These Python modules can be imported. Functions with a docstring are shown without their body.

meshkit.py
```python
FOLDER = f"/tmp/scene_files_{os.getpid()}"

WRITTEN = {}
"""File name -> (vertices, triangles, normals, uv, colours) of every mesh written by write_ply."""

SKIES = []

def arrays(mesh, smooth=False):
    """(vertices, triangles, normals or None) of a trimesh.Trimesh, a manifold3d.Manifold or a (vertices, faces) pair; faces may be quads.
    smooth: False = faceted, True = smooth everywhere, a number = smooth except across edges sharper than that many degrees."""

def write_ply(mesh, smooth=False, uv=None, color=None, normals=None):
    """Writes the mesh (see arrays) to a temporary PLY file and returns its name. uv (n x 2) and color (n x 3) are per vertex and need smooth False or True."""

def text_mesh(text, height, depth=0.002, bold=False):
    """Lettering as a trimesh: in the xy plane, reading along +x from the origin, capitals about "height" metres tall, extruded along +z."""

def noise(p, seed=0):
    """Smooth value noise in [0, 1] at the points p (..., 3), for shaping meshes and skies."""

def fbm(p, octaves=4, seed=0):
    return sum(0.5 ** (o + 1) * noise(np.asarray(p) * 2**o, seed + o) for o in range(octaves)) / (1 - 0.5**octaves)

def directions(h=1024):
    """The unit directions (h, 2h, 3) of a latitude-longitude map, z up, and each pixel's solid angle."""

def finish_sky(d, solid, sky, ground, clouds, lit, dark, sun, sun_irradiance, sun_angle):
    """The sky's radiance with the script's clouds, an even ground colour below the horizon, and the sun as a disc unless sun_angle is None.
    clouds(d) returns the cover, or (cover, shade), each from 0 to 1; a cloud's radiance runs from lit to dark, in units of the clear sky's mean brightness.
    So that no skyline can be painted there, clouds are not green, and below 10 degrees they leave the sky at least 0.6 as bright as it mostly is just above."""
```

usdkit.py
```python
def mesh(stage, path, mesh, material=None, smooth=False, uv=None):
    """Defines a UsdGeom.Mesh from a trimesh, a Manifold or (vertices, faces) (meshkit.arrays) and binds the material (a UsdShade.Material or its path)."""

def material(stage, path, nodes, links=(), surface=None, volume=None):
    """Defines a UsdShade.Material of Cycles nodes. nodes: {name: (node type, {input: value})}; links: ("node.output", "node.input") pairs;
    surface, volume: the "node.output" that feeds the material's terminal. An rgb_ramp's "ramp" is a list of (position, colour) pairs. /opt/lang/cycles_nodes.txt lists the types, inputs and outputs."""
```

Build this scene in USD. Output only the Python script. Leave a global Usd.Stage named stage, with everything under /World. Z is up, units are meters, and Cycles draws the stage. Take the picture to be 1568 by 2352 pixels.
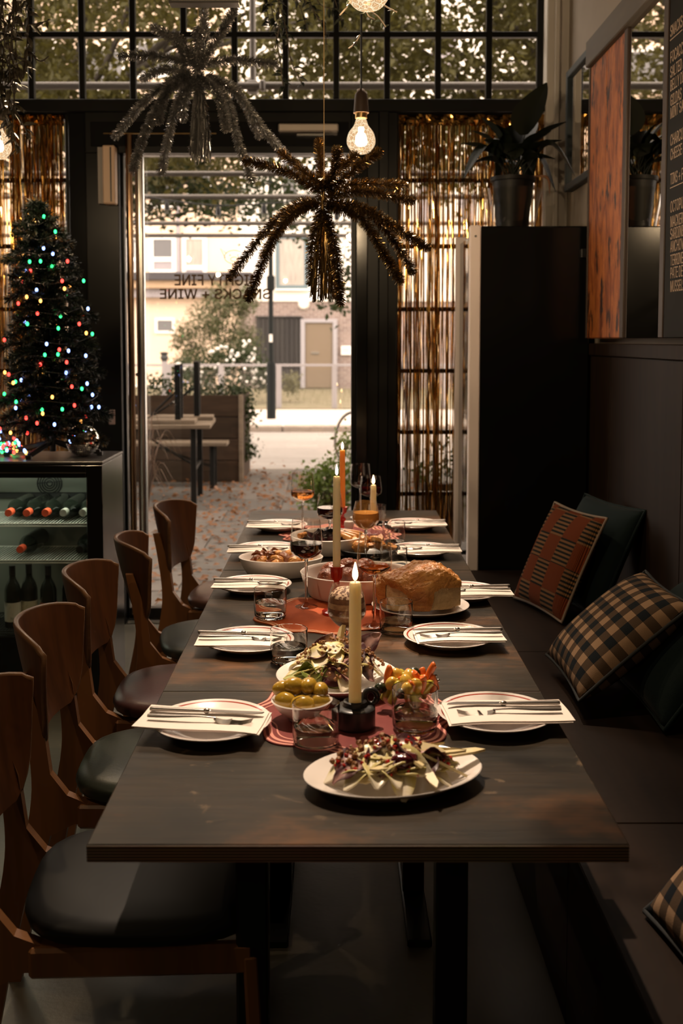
import math, random
import numpy as np, trimesh, usdkit, meshkit
import shapely
from shapely.geometry import Polygon, Point, LineString
from shapely import affinity
from pxr import Usd, UsdGeom, UsdLux, UsdShade, Gf, Sdf
PI = math.pi
stage = Usd.Stage.CreateInMemory()
UsdGeom.SetStageUpAxis(stage, 'Z')
UsdGeom.SetStageMetersPerUnit(stage, 1.0)
UsdGeom.Xform.Define(stage, '/World')
UsdGeom.Scope.Define(stage, '/World/Looks')

# ------------------------------------------------------------------ camera
HC, FPX, TILT = 1.476, 2450.0, math.radians(4.0)      # eye height, focal length in pixels of the 1568 px wide frame
CX, HORIZON = 775.0, 781.0
CY = HORIZON + FPX * math.tan(TILT)
cam = UsdGeom.Camera.Define(stage, '/World/camera')
cam.CreateProjectionAttr('perspective')
cam.CreateHorizontalApertureAttr(24.0)
cam.CreateVerticalApertureAttr(36.0)
cam.CreateFocalLengthAttr(24.0 * FPX / 1568)
cam.CreateHorizontalApertureOffsetAttr((784 - CX) * 24 / 1568)
cam.CreateVerticalApertureOffsetAttr(-(1176 - CY) * 24 / 1568)
cam.CreateFStopAttr(4.5)
cam.CreateFocusDistanceAttr(2.6)
cam.CreateClippingRangeAttr((0.05, 500.0))
cam.CreateExposureAttr(0.0)
cam.AddTranslateOp().Set((0, 0, HC))
cam.AddRotateXOp().Set(90 - 4.0)


def ray(px, py):
    u, v = (px - CX) / FPX, -(py - CY) / FPX
    c, s = math.cos(TILT), math.sin(TILT)
    return np.array([u, c + v * s, -s + v * c])


def at_y(px, py, Y):
    d = ray(px, py)
    return np.array([0, 0, HC]) + d * (Y / d[1])


def at_z(px, py, z):
    d = ray(px, py)
    return np.array([0, 0, HC]) + d * ((z - HC) / d[2])


def at_x(px, py, x):
    d = ray(px, py)
    return np.array([0, 0, HC]) + d * (x / d[0])


# ------------------------------------------------------------------ daylight
dome = UsdLux.DomeLight.Define(stage, '/World/sky')
dome.CreateColorAttr(Gf.Vec3f(1.0, 0.86, 0.76))
dome.CreateIntensityAttr(1.9)
sun = UsdLux.DistantLight.Define(stage, '/World/sun')
sun.CreateColorAttr(Gf.Vec3f(1.0, 0.87, 0.77))
sun.CreateIntensityAttr(15.0)
sun.CreateAngleAttr(3.0)
sun.AddRotateXYZOp().Set((52, 0, -14))       # from behind the camera, over the roof of this building
PENDANT_POWER = 1.0                            # scales the lamps inside the room (their lights are built with them)

# ------------------------------------------------------------------ naming
used = {}


def fresh(parent, name):
    k = (parent, name)
    n = used.get(k, -1) + 1
    used[k] = n
    return f'{parent}/{name}' + (f'_{n:03d}' if n else '')


def tag(prim, label=None, cat=None, group=None, kind=None):
    for k, v in (('label', label), ('category', cat), ('group', group), ('kind', kind)):
        if v:
            prim.SetCustomDataByKey(k, v)
    return prim


def matrix(loc=(0, 0, 0), rz=0.0, rx=0.0, ry=0.0, s=1.0, axes=None):
    m = np.eye(4)
    if axes is not None:
        m[:3, :3] = np.array(axes).T
    else:
        m = trimesh.transformations.euler_matrix(rx, ry, rz, 'sxyz')
    m[:3, :3] = m[:3, :3] * s
    m[:3, 3] = loc
    return m


def setm(x, m):
    x.AddTransformOp().Set(Gf.Matrix4d(*np.asarray(m, float).T.ravel().tolist()))


def thing(name, label, cat, loc=(0, 0, 0), rz=0.0, group=None, m=None, kind=None):
    x = UsdGeom.Xform.Define(stage, fresh('/World', name))
    setm(x, matrix(loc, rz) if m is None else m)
    return tag(x.GetPrim(), label, cat, group, kind)


def struct(name):
    x = UsdGeom.Xform.Define(stage, fresh('/World', name))
    return tag(x.GetPrim(), kind='structure')


def part(parent, name, mesh, m, label=None, smooth=False, kind=None):
    p = usdkit.mesh(stage, fresh(str(parent.GetPath()) if parent else '/World', name), mesh, m, smooth).GetPrim()
    return tag(p, label, kind=kind)


def solo(name, mesh, m, label, cat, group=None, smooth=False, kind=None):
    p = usdkit.mesh(stage, fresh('/World', name), mesh, m, smooth).GetPrim()
    return tag(p, label, cat, group, kind)


def dup(src, m, label=None, group=None):
    base = src.GetName()
    if base[-4:-3] == '_' and base[-3:].isdigit():
        base = base[:-4]
    was = src.GetCustomData()
    x = UsdGeom.Xform.Define(stage, fresh('/World', base))
    p = x.GetPrim()
    p.GetReferences().AddInternalReference(src.GetPath())
    x.ClearXformOpOrder()
    x.GetPrim().CreateAttribute('xformOp:transform', Sdf.ValueTypeNames.Matrix4d).Set(Gf.Matrix4d(*np.asarray(m, float).T.ravel().tolist()))
    x.GetPrim().CreateAttribute('xformOpOrder', Sdf.ValueTypeNames.TokenArray, False, Sdf.VariabilityUniform).Set(['xformOp:transform'])
    p.SetInstanceable(True)
    return tag(p, label or was.get('label'), was.get('category'), group or was.get('group'))


# ------------------------------------------------------------------ shapes: all return (vertices, triangles)
def join(ms):
    vs, fs, n = [], [], 0
    for m in ms:
        v, f = (m.vertices, m.faces) if hasattr(m, 'faces') else m
        vs.append(np.asarray(v, float)); fs.append(np.asarray(f, int) + n); n += len(v)
    return np.vstack(vs), np.vstack(fs)


def xf(mesh, m):
    v, f = (mesh.vertices, mesh.faces) if hasattr(mesh, 'faces') else mesh
    return np.asarray(v) @ m[:3, :3].T + m[:3, 3], np.asarray(f)


def quads(nu, nv, wrap_u=False, wrap_v=False):
    i, j = np.meshgrid(np.arange(nu if wrap_u else nu - 1), np.arange(nv if wrap_v else nv - 1), indexing='ij')
    a, b = i * nv + j, ((i + 1) % nu) * nv + j
    c, d = ((i + 1) % nu) * nv + (j + 1) % nv, i * nv + (j + 1) % nv
    a, b, c, d = (t.ravel() for t in (a, b, c, d))
    return np.vstack([np.stack([a, b, c], 1), np.stack([a, c, d], 1)])


_BOX = None


def cbox(c, s, b=0.003):
    """a box with chamfered edges (44 triangles), or plain when b is 0"""
    global _BOX
    c, h = np.asarray(c, float), np.asarray(s, float) / 2
    if b <= 0:
        m = trimesh.creation.box(2 * h)
        return np.array(m.vertices) + c, np.array(m.faces)
    b = min(b, 0.45 * 2 * h.min())
    if _BOX is None:
        sg = [(x, y, z) for x in (-1, 1) for y in (-1, 1) for z in (-1, 1)]
        pts = [(np.array(g, float), k) for g in sg for k in range(3)]
        v = np.array([g * 2 - np.eye(3)[k] * g * -1.0 * 0 - g * (1 - np.eye(3)[k]) * 0.5 for g, k in pts])
        hull = trimesh.Trimesh(v).convex_hull
        idx = [int(np.argmin(np.linalg.norm(v - p, axis=1))) for p in hull.vertices]
        _BOX = ([pts[i] for i in idx], np.array(hull.faces))
    v = np.array([g * (h - b * (1 - np.eye(3)[k])) for g, k in _BOX[0]])
    return v + c, _BOX[1].copy()


def span(a, b, bev=0.003):
    a, b = np.minimum(a, b), np.maximum(a, b)
    return cbox((a + b) / 2, b - a, bev)


def frame_of(t, up=(0, 0, 1)):
    t = np.asarray(t, float) / np.linalg.norm(t)
    u = np.asarray(up, float)
    if abs(t @ u) > 0.98:
        u = np.array([0, 1.0, 0])
    a = np.cross(t, u); a /= np.linalg.norm(a)
    return t, a, np.cross(a, t)


def bar(p, q, w, h, bev=0.002, up=(0, 0, 1)):
    p, q = np.asarray(p, float), np.asarray(q, float)
    t, a, n = frame_of(q - p, up)
    return xf(cbox((0, 0, 0), (np.linalg.norm(q - p), w, h), bev), matrix((p + q) / 2, axes=(t, a, n)))


def tube(pts, r, n=8, cap=True):
    p = np.asarray(pts, float)
    r = np.broadcast_to(np.asarray(r, float), (len(p),))
    t = np.gradient(p, axis=0); t /= np.linalg.norm(t, axis=1, keepdims=True) + 1e-12
    a = frame_of(t[0])[1]
    A = []
    for k in range(len(p)):
        a = a - t[k] * (a @ t[k]); a = a / (np.linalg.norm(a) + 1e-12); A.append(a)
    A = np.array(A); B = np.cross(t, A)
    w = np.arange(n) * 2 * PI / n
    v = p[:, None] + r[:, None, None] * (np.cos(w)[None, :, None] * A[:, None] + np.sin(w)[None, :, None] * B[:, None])
    f = quads(len(p), n, wrap_v=True)[:, ::-1]
    v = v.reshape(-1, 3)
    if cap:
        k = len(v)
        v = np.vstack([v, p[0], p[-1]])
        i = np.arange(n); j = (i + 1) % n; L = (len(p) - 1) * n
        f = np.vstack([f, np.stack([np.full(n, k), i, j], 1)[:, ::-1], np.stack([np.full(n, k + 1), L + j, L + i], 1)[:, ::-1]])
    return fix(v, f)


def fix(v, f):
    """outward triangles"""
    a, b, c = v[f[:, 0]], v[f[:, 1]], v[f[:, 2]]
    vol = np.einsum('ij,ij->i', a - v.mean(0), np.cross(b - v.mean(0), c - v.mean(0))).sum()
    return (v, f[:, ::-1]) if vol < 0 else (v, f)


def crom(pts, n=8):
    """Catmull-Rom through the points"""
    p = np.asarray(pts, float)
    q = np.vstack([2 * p[0] - p[1], p, 2 * p[-1] - p[-2]])
    out = []
    t = np.linspace(0, 1, n, endpoint=False)[:, None]
    for i in range(len(p) - 1):
        a, b, c, d = q[i:i + 4]
        out.append(0.5 * ((2 * b) + (-a + c) * t + (2 * a - 5 * b + 4 * c - d) * t ** 2 + (-a + 3 * b - 3 * c + d) * t ** 3))
    return np.vstack(out + [p[-1:]])


def lathe(prof, n=40, sx=1.0, sy=1.0):
    """profile (r, z) turned round z; ends with r = 0 are closed"""
    p = np.asarray(prof, float)
    w = np.arange(n) * 2 * PI / n
    v = np.stack([p[:, None, 0] * np.cos(w) * sx, p[:, None, 0] * np.sin(w) * sy, np.repeat(p[:, None, 1], n, 1)], -1).reshape(-1, 3)
    f = quads(len(p), n, wrap_v=True)
    m = trimesh.Trimesh(v, f, process=True)
    m.update_faces(m.nondegenerate_faces()); m.remove_unreferenced_vertices()
    return fix(np.array(m.vertices), np.array(m.faces))


def prism(poly, h, z=0.0):
    ps = getattr(poly, 'geoms', [poly])
    return xf(join([trimesh.creation.extrude_polygon(g, h, engine='earcut') for g in ps]), matrix((0, 0, z)))


def slab(fn, nu, nv, th):
    """a sheet fn(u, v) -> xyz, u and v in [0, 1], given thickness"""
    u, v = np.meshgrid(np.linspace(0, 1, nu), np.linspace(0, 1, nv), indexing='ij')
    p = np.stack(fn(u, v), -1)
    n = np.cross(np.gradient(p, axis=0), np.gradient(p, axis=1))
    n /= np.linalg.norm(n, axis=2, keepdims=True) + 1e-12
    t = th(u, v)[..., None] if callable(th) else th
    a, b = (p + n * t / 2).reshape(-1, 3), (p - n * t / 2).reshape(-1, 3)
    f = quads(nu, nv)
    k = nu * nv
    g = np.arange(k).reshape(nu, nv)
    rim = np.concatenate([g[:, 0], g[-1, 1:], g[::-1, -1][1:], g[0, ::-1][1:-1]])
    i, j = rim, np.roll(rim, -1)
    side = np.vstack([np.stack([i, j, j + k], 1), np.stack([i, j + k, i + k], 1)])
    return np.vstack([a, b]), np.vstack([f, f[:, ::-1] + k, side[:, ::-1]])


def blob(r, c=(0, 0, 0), sub=2, amp=0.0, freq=3.0, seed=0):
    m = trimesh.creation.icosphere(sub, 1.0)
    v = np.array(m.vertices)
    d = 1 + amp * (meshkit.fbm(v * freq + 11.3 * seed + 40, 3, seed) - 0.5) * 2
    return v * d[:, None] * np.asarray(r) + np.asarray(c), np.array(m.faces)


def leafblade(L, W, curl=0.3, fold=0.25, n=7, cup=0.0, wavy=0.0, seed=0, tip=1.0):
    """a leaf lying along +x: (vertices, triangles), three wide, curved in profile"""
    t = np.linspace(0, 1, n)
    w = W / 2 * np.sin(PI * np.clip(t, 0, 1) ** (0.75 * tip)) ** 0.8 + W * 0.04 * (1 - t)
    w[-1] = W * 0.01
    x = L * t
    z = -curl * L * t ** 2 + cup * L * np.sin(PI * t)
    rng = np.random.default_rng(seed)
    rows = []
    for k, s in enumerate((-1, -0.5, 0, 0.5, 1)):
        rows.append(np.stack([x, s * w, z + fold * abs(s) * w + wavy * W * rng.normal(size=n) * abs(s)], -1))
    v = np.stack(rows, 1).reshape(-1, 3)
    return v, quads(n, 5)


def scatter(mesh, mats):
    v, f = mesh
    M = np.asarray(mats)
    V = np.einsum('kij,nj->kni', M[:, :3, :3], v) + M[:, None, :3, 3]
    F = f[None] + (np.arange(len(M)) * len(v))[:, None, None]
    return V.reshape(-1, 3), F.reshape(-1, 3)


def rand_rot(rng, k):
    q = rng.normal(size=(k, 4)); q /= np.linalg.norm(q, axis=1, keepdims=True)
    w, x, y, z = q.T
    R = np.stack([1 - 2 * (y * y + z * z), 2 * (x * y - z * w), 2 * (x * z + y * w), 2 * (x * y + z * w), 1 - 2 * (x * x + z * z), 2 * (y * z - x * w), 2 * (x * z - y * w), 2 * (y * z + x * w), 1 - 2 * (x * x + y * y)], 1).reshape(-1, 3, 3)
    return R


def place_many(R, P, S):
    M = np.zeros((len(P), 4, 4)); M[:, :3, :3] = R * np.asarray(S).reshape(-1, 1, 1); M[:, :3, 3] = P; M[:, 3, 3] = 1
    return M


# ------------------------------------------------------------------ materials
LOOK = {}


def mat(name, base, rough=0.5, metal=0.0, n=None, bump=None, link=(), **extra):
    """principled; n = (scale, second colour, detail, (stretch x, y, z), low, high); bump = (scale, distance, strength)"""
    if name in LOOK:
        return LOOK[name]
    nodes = {'p': ('principled_bsdf', {'base_color': base, 'roughness': rough, 'metallic': metal, **extra})}
    links = list(link)
    if n or bump:
        nodes['tc'] = ('texture_coordinate', {})
    if n:
        sc, c2, det, st, lo, hi = n
        nodes['mp'] = ('mapping', {'scale': st})
        nodes['nz'] = ('noise_texture', {'scale': sc, 'detail': det, 'roughness': 0.6})
        nodes['rp'] = ('rgb_ramp', {'ramp': [(lo, base), (hi, c2)]})
        links += [('tc.object', 'mp.vector'), ('mp.vector', 'nz.vector'), ('nz.fac', 'rp.fac'), ('rp.color', 'p.base_color')]
    if bump:
        nodes['bn'] = ('noise_texture', {'scale': bump[0], 'detail': 4})
        nodes['bp'] = ('bump', {'distance': bump[1], 'strength': bump[2] if len(bump) > 2 else 1.0})
        links += [('tc.object', 'bn.vector'), ('bn.fac', 'bp.height'), ('bp.normal', 'p.normal')]
    LOOK[name] = usdkit.material(stage, f'/World/Looks/{name}', nodes, links, surface='p.BSDF')
    return LOOK[name]


def raw(name, nodes, links, surface):
    LOOK[name] = usdkit.material(stage, f'/World/Looks/{name}', nodes, links, surface=surface)
    return LOOK[name]


def emit(name, color, strength):
    return raw(name, {'e': ('emission', {'color': color, 'strength': strength})}, [], 'e.emission')


def leaf_mat(name, c1, c2, trans=0.35, rough=0.5, scale=3.0, lo=0.3, hi=0.7):
    return raw(name, {
        'g': ('geometry', {}), 'rp': ('rgb_ramp', {'ramp': [(lo, c1), (hi, c2)]}),
        'p': ('principled_bsdf', {'roughness': rough}), 't': ('translucent_bsdf', {}), 'm': ('mix_closure', {'fac': trans})},
        [('g.random_per_island', 'rp.fac'), ('rp.color', 'p.base_color'), ('rp.color', 't.color'), ('p.BSDF', 'm.closure1'), ('t.BSDF', 'm.closure2')], 'm.closure')


def pane_mat(name, tint=(1, 1, 1), ior=1.5):
    return raw(name, {'t': ('transparent_bsdf', {'color': tint}), 'g': ('glossy_bsdf', {'color': (1, 1, 1), 'roughness': 0.0}), 'w': ('layer_weight', {'blend': 0.5}), 'pw': ('math', {'math_type': 'power', 'value2': 4.5}), 'f': ('math', {'math_type': 'multiply_add', 'value2': 0.75, 'value3': ((ior - 1) / (ior + 1)) ** 2})  , 'm': ('mix_closure', {})},
               [('w.facing', 'pw.value1'), ('pw.value', 'f.value1'), ('f.value', 'm.fac'), ('t.BSDF', 'm.closure1'), ('g.BSDF', 'm.closure2')], 'm.closure')


PANE = pane_mat('window_glass', (0.97, 0.96, 0.93), 1.45)
BLACK_STEEL = mat('black_painted_steel', (0.008, 0.008, 0.008), 0.35, n=(3, (0.012, 0.0115, 0.010), 4, (1, 1, 1), .3, .7), specular_ior_level=0.18)
GLOSS_BLACK = mat('glossy_black_paint', (0.008, 0.008, 0.008), 0.16, specular_ior_level=0.35)
STEEL = mat('brushed_steel', (0.62, 0.60, 0.57), 0.25, 1.0)
CHROME = mat('chrome', (0.8, 0.79, 0.76), 0.1, 1.0)
BRASS = mat('brass', (0.75, 0.50, 0.22), 0.25, 1.0)
WHITE_PAINT = mat('white_paint', (0.62, 0.57, 0.51), 0.6, n=(2.5, (0.5, 0.46, 0.41), 5, (1, 1, 1), .35, .8))
BLACK_PLASTIC = mat('black_plastic', (0.012, 0.012, 0.013), 0.4)
# ------------------------------------------------------------------ the room
YW = 5.5                                     # inner face of the window wall
wx = lambda px, py=700: at_y(px, py, YW)[0]
wz = lambda py: at_y(775, py, YW)[2]
XR = 1.15                                    # right wall
CONCRETE = mat('polished_concrete_floor', (0.15, 0.135, 0.105), 0.4, n=(1.6, (0.09, 0.08, 0.062), 6, (1, 1, 1), .3, .7), bump=(60, 0.0006), specular_ior_level=0.35)
CEIL = mat('dark_ceiling', (0.10, 0.095, 0.085), 0.8, n=(2, (0.08, 0.075, 0.07), 3, (1, 1, 1), .3, .7))
PLASTER = mat('off_white_plaster', (0.32, 0.265, 0.21), 0.8, n=(1.3, (0.25, 0.205, 0.16), 5, (1, 1, 1), .3, .75), bump=(30, 0.001))
DARK_WALL = mat('dark_olive_wall', (0.05, 0.047, 0.042), 0.7, n=(1.5, (0.035, 0.033, 0.03), 4, (1, 1, 1), .3, .7), specular_ior_level=0.2)
part(None, 'floor', span((-5, -4, -0.1), (XR + 0.3, YW + 0.06, 0.0), 0), CONCRETE)
part(None, 'ceiling', span((-5, -4, 3.9), (XR + 0.3, YW + 0.3, 4.1), 0), CEIL)
part(None, 'wall_right', span((XR, -4, 0), (XR + 0.25, YW + 0.3, 3.9), 0), PLASTER)
part(None, 'wall_left', span((-5.2, -4, 0), (-5, YW + 0.3, 3.9), 0), DARK_WALL)
part(None, 'wall_back', span((-5, -4.2, 0), (XR + 0.3, -4, 3.9), 0), DARK_WALL)
XL = -2.75
part(None, 'wall_front', join([span((-5, YW, 0), (XL, YW + 0.25, 3.9), 0), span((-5.2, YW, 4.0), (6, YW + 0.3, 7.2), 0), span((XR, YW, 0), (6, YW + 0.3, 4.1), 0)]), DARK_WALL)
for n in ('floor', 'ceiling', 'wall_right', 'wall_left', 'wall_back', 'wall_front'):
    stage.GetPrimAtPath('/World/' + n).SetCustomDataByKey('kind', 'structure')

# upper glazed band: muntins 0.27 m apart over the transom beam
zt0, zt1, ztop = wz(262), wz(234), 3.62
w1 = struct('window_1')
xend = wx(1245, 100)
part(w1, 'transom_beam', span((XL, YW - 0.07, zt0), (XR, YW + 0.09, zt1)), BLACK_STEEL)
part(w1, 'top_rail', span((XL, YW - 0.01, ztop - 0.05), (XR, YW + 0.07, ztop + 0.3)), BLACK_STEEL)
pitch_x = (wx(1240, 150) - wx(70, 150)) / 10
xs = [wx(70, 150) + pitch_x * k for k in range(-6, 11)]
zm = wz(78)
for x in xs:
    if x > XL:
        part(w1, 'muntin', span((x - 0.015, YW, zt1), (x + 0.015, YW + 0.04, ztop - 0.05)), BLACK_STEEL)
part(w1, 'glazing_bar', span((XL, YW + 0.002, zm - 0.014), (xs[-1], YW + 0.038, zm + 0.014)), BLACK_STEEL)
edges = [x for x in xs if x > XL]
for a, b in zip(edges, edges[1:]):
    for z0, z1 in ((zt1, zm - 0.014), (zm + 0.014, ztop - 0.05)):
        part(w1, 'pane', span((a + 0.015, YW + 0.016, z0), (b - 0.015, YW + 0.022, z1), 0), PANE)
tr = struct('trim_1')
xa, xb = wx(1247, 300), wx(1300, 300)
part(tr, 'pilaster', span((xs[-1] + 0.015, YW - 0.10, 0), (XR, YW + 0.12, 3.9), 0.004), WHITE_PAINT)
part(tr, 'fillet', span((xs[-1] + 0.05, YW - 0.125, 0), (xs[-1] + 0.075, YW - 0.10, 3.9), 0.004), WHITE_PAINT)


def grid_window(name, x0, x1, z0, z1, vx, hz, gap=0.018):
    w = struct(name)
    fr = 0.025
    part(w, 'window_frame', join([span((x0, YW, z0), (x0 + fr, YW + 0.06, z1)), span((x1 - fr, YW, z0), (x1, YW + 0.06, z1)),
                                  span((x0 + fr, YW, z0), (x1 - fr, YW + 0.06, z0 + fr)), span((x0 + fr, YW, z1 - fr), (x1 - fr, YW + 0.06, z1))]), BLACK_STEEL)
    cx = [x0 + fr] + list(vx) + [x1 - fr]
    cz = [z0 + fr] + sorted(hz) + [z1 - fr]
    for x in vx:
        part(w, 'muntin', span((x - 0.012, YW + 0.005, z0 + fr), (x + 0.012, YW + 0.045, z1 - fr)), BLACK_STEEL)
    for z in hz:
        part(w, 'glazing_bar', span((x0 + fr, YW + 0.008, z - 0.011), (x1 - fr, YW + 0.042, z + 0.011)), BLACK_STEEL)
    for a, b in zip(cx, cx[1:]):
        for c, d in zip(cz, cz[1:]):
            part(w, 'pane', span((a + 0.012, YW + 0.02, c + 0.011), (b - 0.012, YW + 0.026, d - 0.011), 0), PANE)
    return w


hz = [wz(y) for y in (413, 565, 710, 852, 993, 1135, 1270)]
xr0 = wx(910, 600)
grid_window('window_2', xr0, xs[-1] + 0.015, 0.12, zt0, [wx(1003, 700), wx(1127, 700)], hz)
xl1 = wx(163, 500)
grid_window('window_3', XL, xl1, 0.12, zt0, [xl1 - 0.27 * k for k in (1, 2, 3, 4)], hz)
tr2 = struct('trim_2')
part(tr2, 'plinth', span((XL, YW - 0.02, 0), (wx(200, 800), YW + 0.1, 0.12)), BLACK_STEEL)
part(tr2, 'plinth', span((wx(910, 800), YW - 0.02, 0), (XR, YW + 0.1, 0.12)), BLACK_STEEL)

# the street door: posts, lintel, leaf with two tall pull tubes
d1 = struct('door_1')
zl = wz(355)
part(d1, 'door_post', span((xl1, YW - 0.03, 0), (xl1 + 0.09, YW + 0.1, zt0)), GLOSS_BLACK)
part(d1, 'door_post', span((xl1 + 0.09, YW - 0.05, 0), (wx(281, 700), YW + 0.09, zl)), BLACK_STEEL)
part(d1, 'door_head', span((xl1 + 0.09, YW - 0.05, zl), (wx(806, 500), YW + 0.09, zt0)), BLACK_STEEL)
part(d1, 'door_head', span((xl1 + 0.12, YW - 0.058, zl + 0.03), (wx(800, 500), YW - 0.05, zt0 - 0.05), 0.002), GLOSS_BLACK)
for a, b, m, dy in ((806, 817, BLACK_STEEL, 0.0), (817, 842, GLOSS_BLACK, -0.035), (842, 868, BLACK_STEEL, 0.0), (868, 889, BLACK_STEEL, -0.02), (889, 910, BLACK_STEEL, 0.01)):
    part(d1, 'door_post', span((wx(a, 800), YW - 0.05 + dy, 0), (wx(b, 800), YW + 0.09, zt0)), m)
DX0, DX1 = wx(286, 800), wx(805, 800)
part(d1, 'door_stile', span((DX0 - 0.012, YW + 0.005, 0.02), (DX0 + 0.006, YW + 0.055, zl - 0.002)), BLACK_STEEL)
part(d1, 'door_rail', span((DX0 + 0.006, YW + 0.005, 0.02), (DX1, YW + 0.055, wz(1397))), BLACK_STEEL)
part(d1, 'threshold', span((DX0, YW - 0.03, 0.0), (DX1, YW + 0.1, 0.018)), STEEL)
DOOR_GLASS_Y = YW + 0.03
part(d1, 'door_pane', span((DX0 + 0.006, DOOR_GLASS_Y, wz(1397)), (DX1 - 0.002, DOOR_GLASS_Y + 0.008, zl - 0.002), 0), PANE)
BRONZE = mat('bronze_tube', (0.35, 0.22, 0.13), 0.22, 1.0)
for px, m, dy, r in ((309, BRONZE, -0.07, 0.017), (330, STEEL, -0.045, 0.024)):
    x = wx(px, 900)
    part(d1, 'door_handle', tube([(x, YW + dy, 0.06), (x, YW + dy, wz(345 if px > 320 else 315))], r, 16), m, smooth=40)
part(d1, 'handle_bracket', join([tube([(wx(320, 900), YW - 0.05, z), (wx(320, 900), YW + 0.03, z)], 0.01, 8) for z in (0.35, 1.3, 2.2)]), STEEL)
part(d1, 'latch_rod', bar((wx(243, 312), YW - 0.062, wz(312)), (wx(500, 312), YW - 0.062, wz(312)), 0.006, 0.006), BRASS)
PINK_PLATE = mat('pale_lock_plate', (0.55, 0.42, 0.45), 0.4)
lk = part(d1, 'lock_plate', span(at_y(249, 941, YW - 0.06), at_y(265, 975, YW - 0.05)), PINK_PLATE)
q = at_y(257, 957, YW - 0.06)
part(d1, 'lock_cylinder', xf(lathe([(0, 0), (0.008, 0), (0.008, 0.008), (0, 0.008)], 14), matrix(q + (0, -0.006, 0), rx=-PI / 2)), STEEL, smooth=40)
c0, c1 = at_y(640, 306, YW - 0.06), at_y(777, 283, YW - 0.11)
cl = thing('door_closer', 'silver rectangular door closer box on the dark head over the street door', 'door closer')
part(cl, 'closer_body', span((c0[0], YW - 0.11, c0[2]), (c1[0], YW - 0.06, c1[2]), 0.006), mat('satin_silver', (0.55, 0.48, 0.42), 0.35, 0.6))
part(cl, 'closer_arm', bar((c0[0] + 0.09, YW - 0.08, c0[2] - 0.012), (c0[0] + 0.23, YW - 0.08, c0[2] - 0.012), 0.02, 0.012), STEEL)
bx0, bx1 = at_y(236, 468, YW - 0.12), at_y(268, 338, YW - 0.06)
hb = thing('wall_heater', 'beige upright box fixed beside the top left of the street door', 'heater')
part(hb, 'heater_body', span((bx0[0], YW - 0.12, bx0[2]), (bx1[0], YW - 0.05, bx1[2]), 0.006), mat('beige_enamel', (0.52, 0.36, 0.25), 0.5))
part(hb, 'heater_rib', span((bx1[0] - 0.022, YW - 0.126, bx0[2] + 0.01), (bx1[0] - 0.016, YW - 0.12, bx1[2] - 0.01), 0.001), BLACK_PLASTIC)
part(hb, 'wall_bracket', span((bx0[0] - 0.03, YW - 0.09, bx0[2] + 0.004), (bx0[0], YW - 0.05, bx1[2] - 0.004), 0.002), mat('grey_bracket', (0.25, 0.22, 0.2), 0.5))
# writing on the door glass: faces the street, so it reads backwards from here
SIGN = mat('dark_vinyl_letters', (0.10, 0.055, 0.03), 0.6)
lt = thing('window_lettering', 'dark brown two-line vinyl lettering, reversed, on the street door glass', 'lettering')


def back_to_front(m, px_right, py_base, px_left):
    v, f = (np.array(m.vertices), np.array(m.faces))
    p, q2 = at_y(px_right, py_base, DOOR_GLASS_Y), at_y(px_left, py_base, DOOR_GLASS_Y)
    s = (p[0] - q2[0]) / (v[:, 0].max() - v[:, 0].min())
    v[:, 0] -= v[:, 0].min()
    return np.stack([p[0] - v[:, 0] * s, DOOR_GLASS_Y + 0.009 + v[:, 2] * 0 + np.clip(v[:, 2], 0, 0.001), p[2] + v[:, 1]], -1), f


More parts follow.
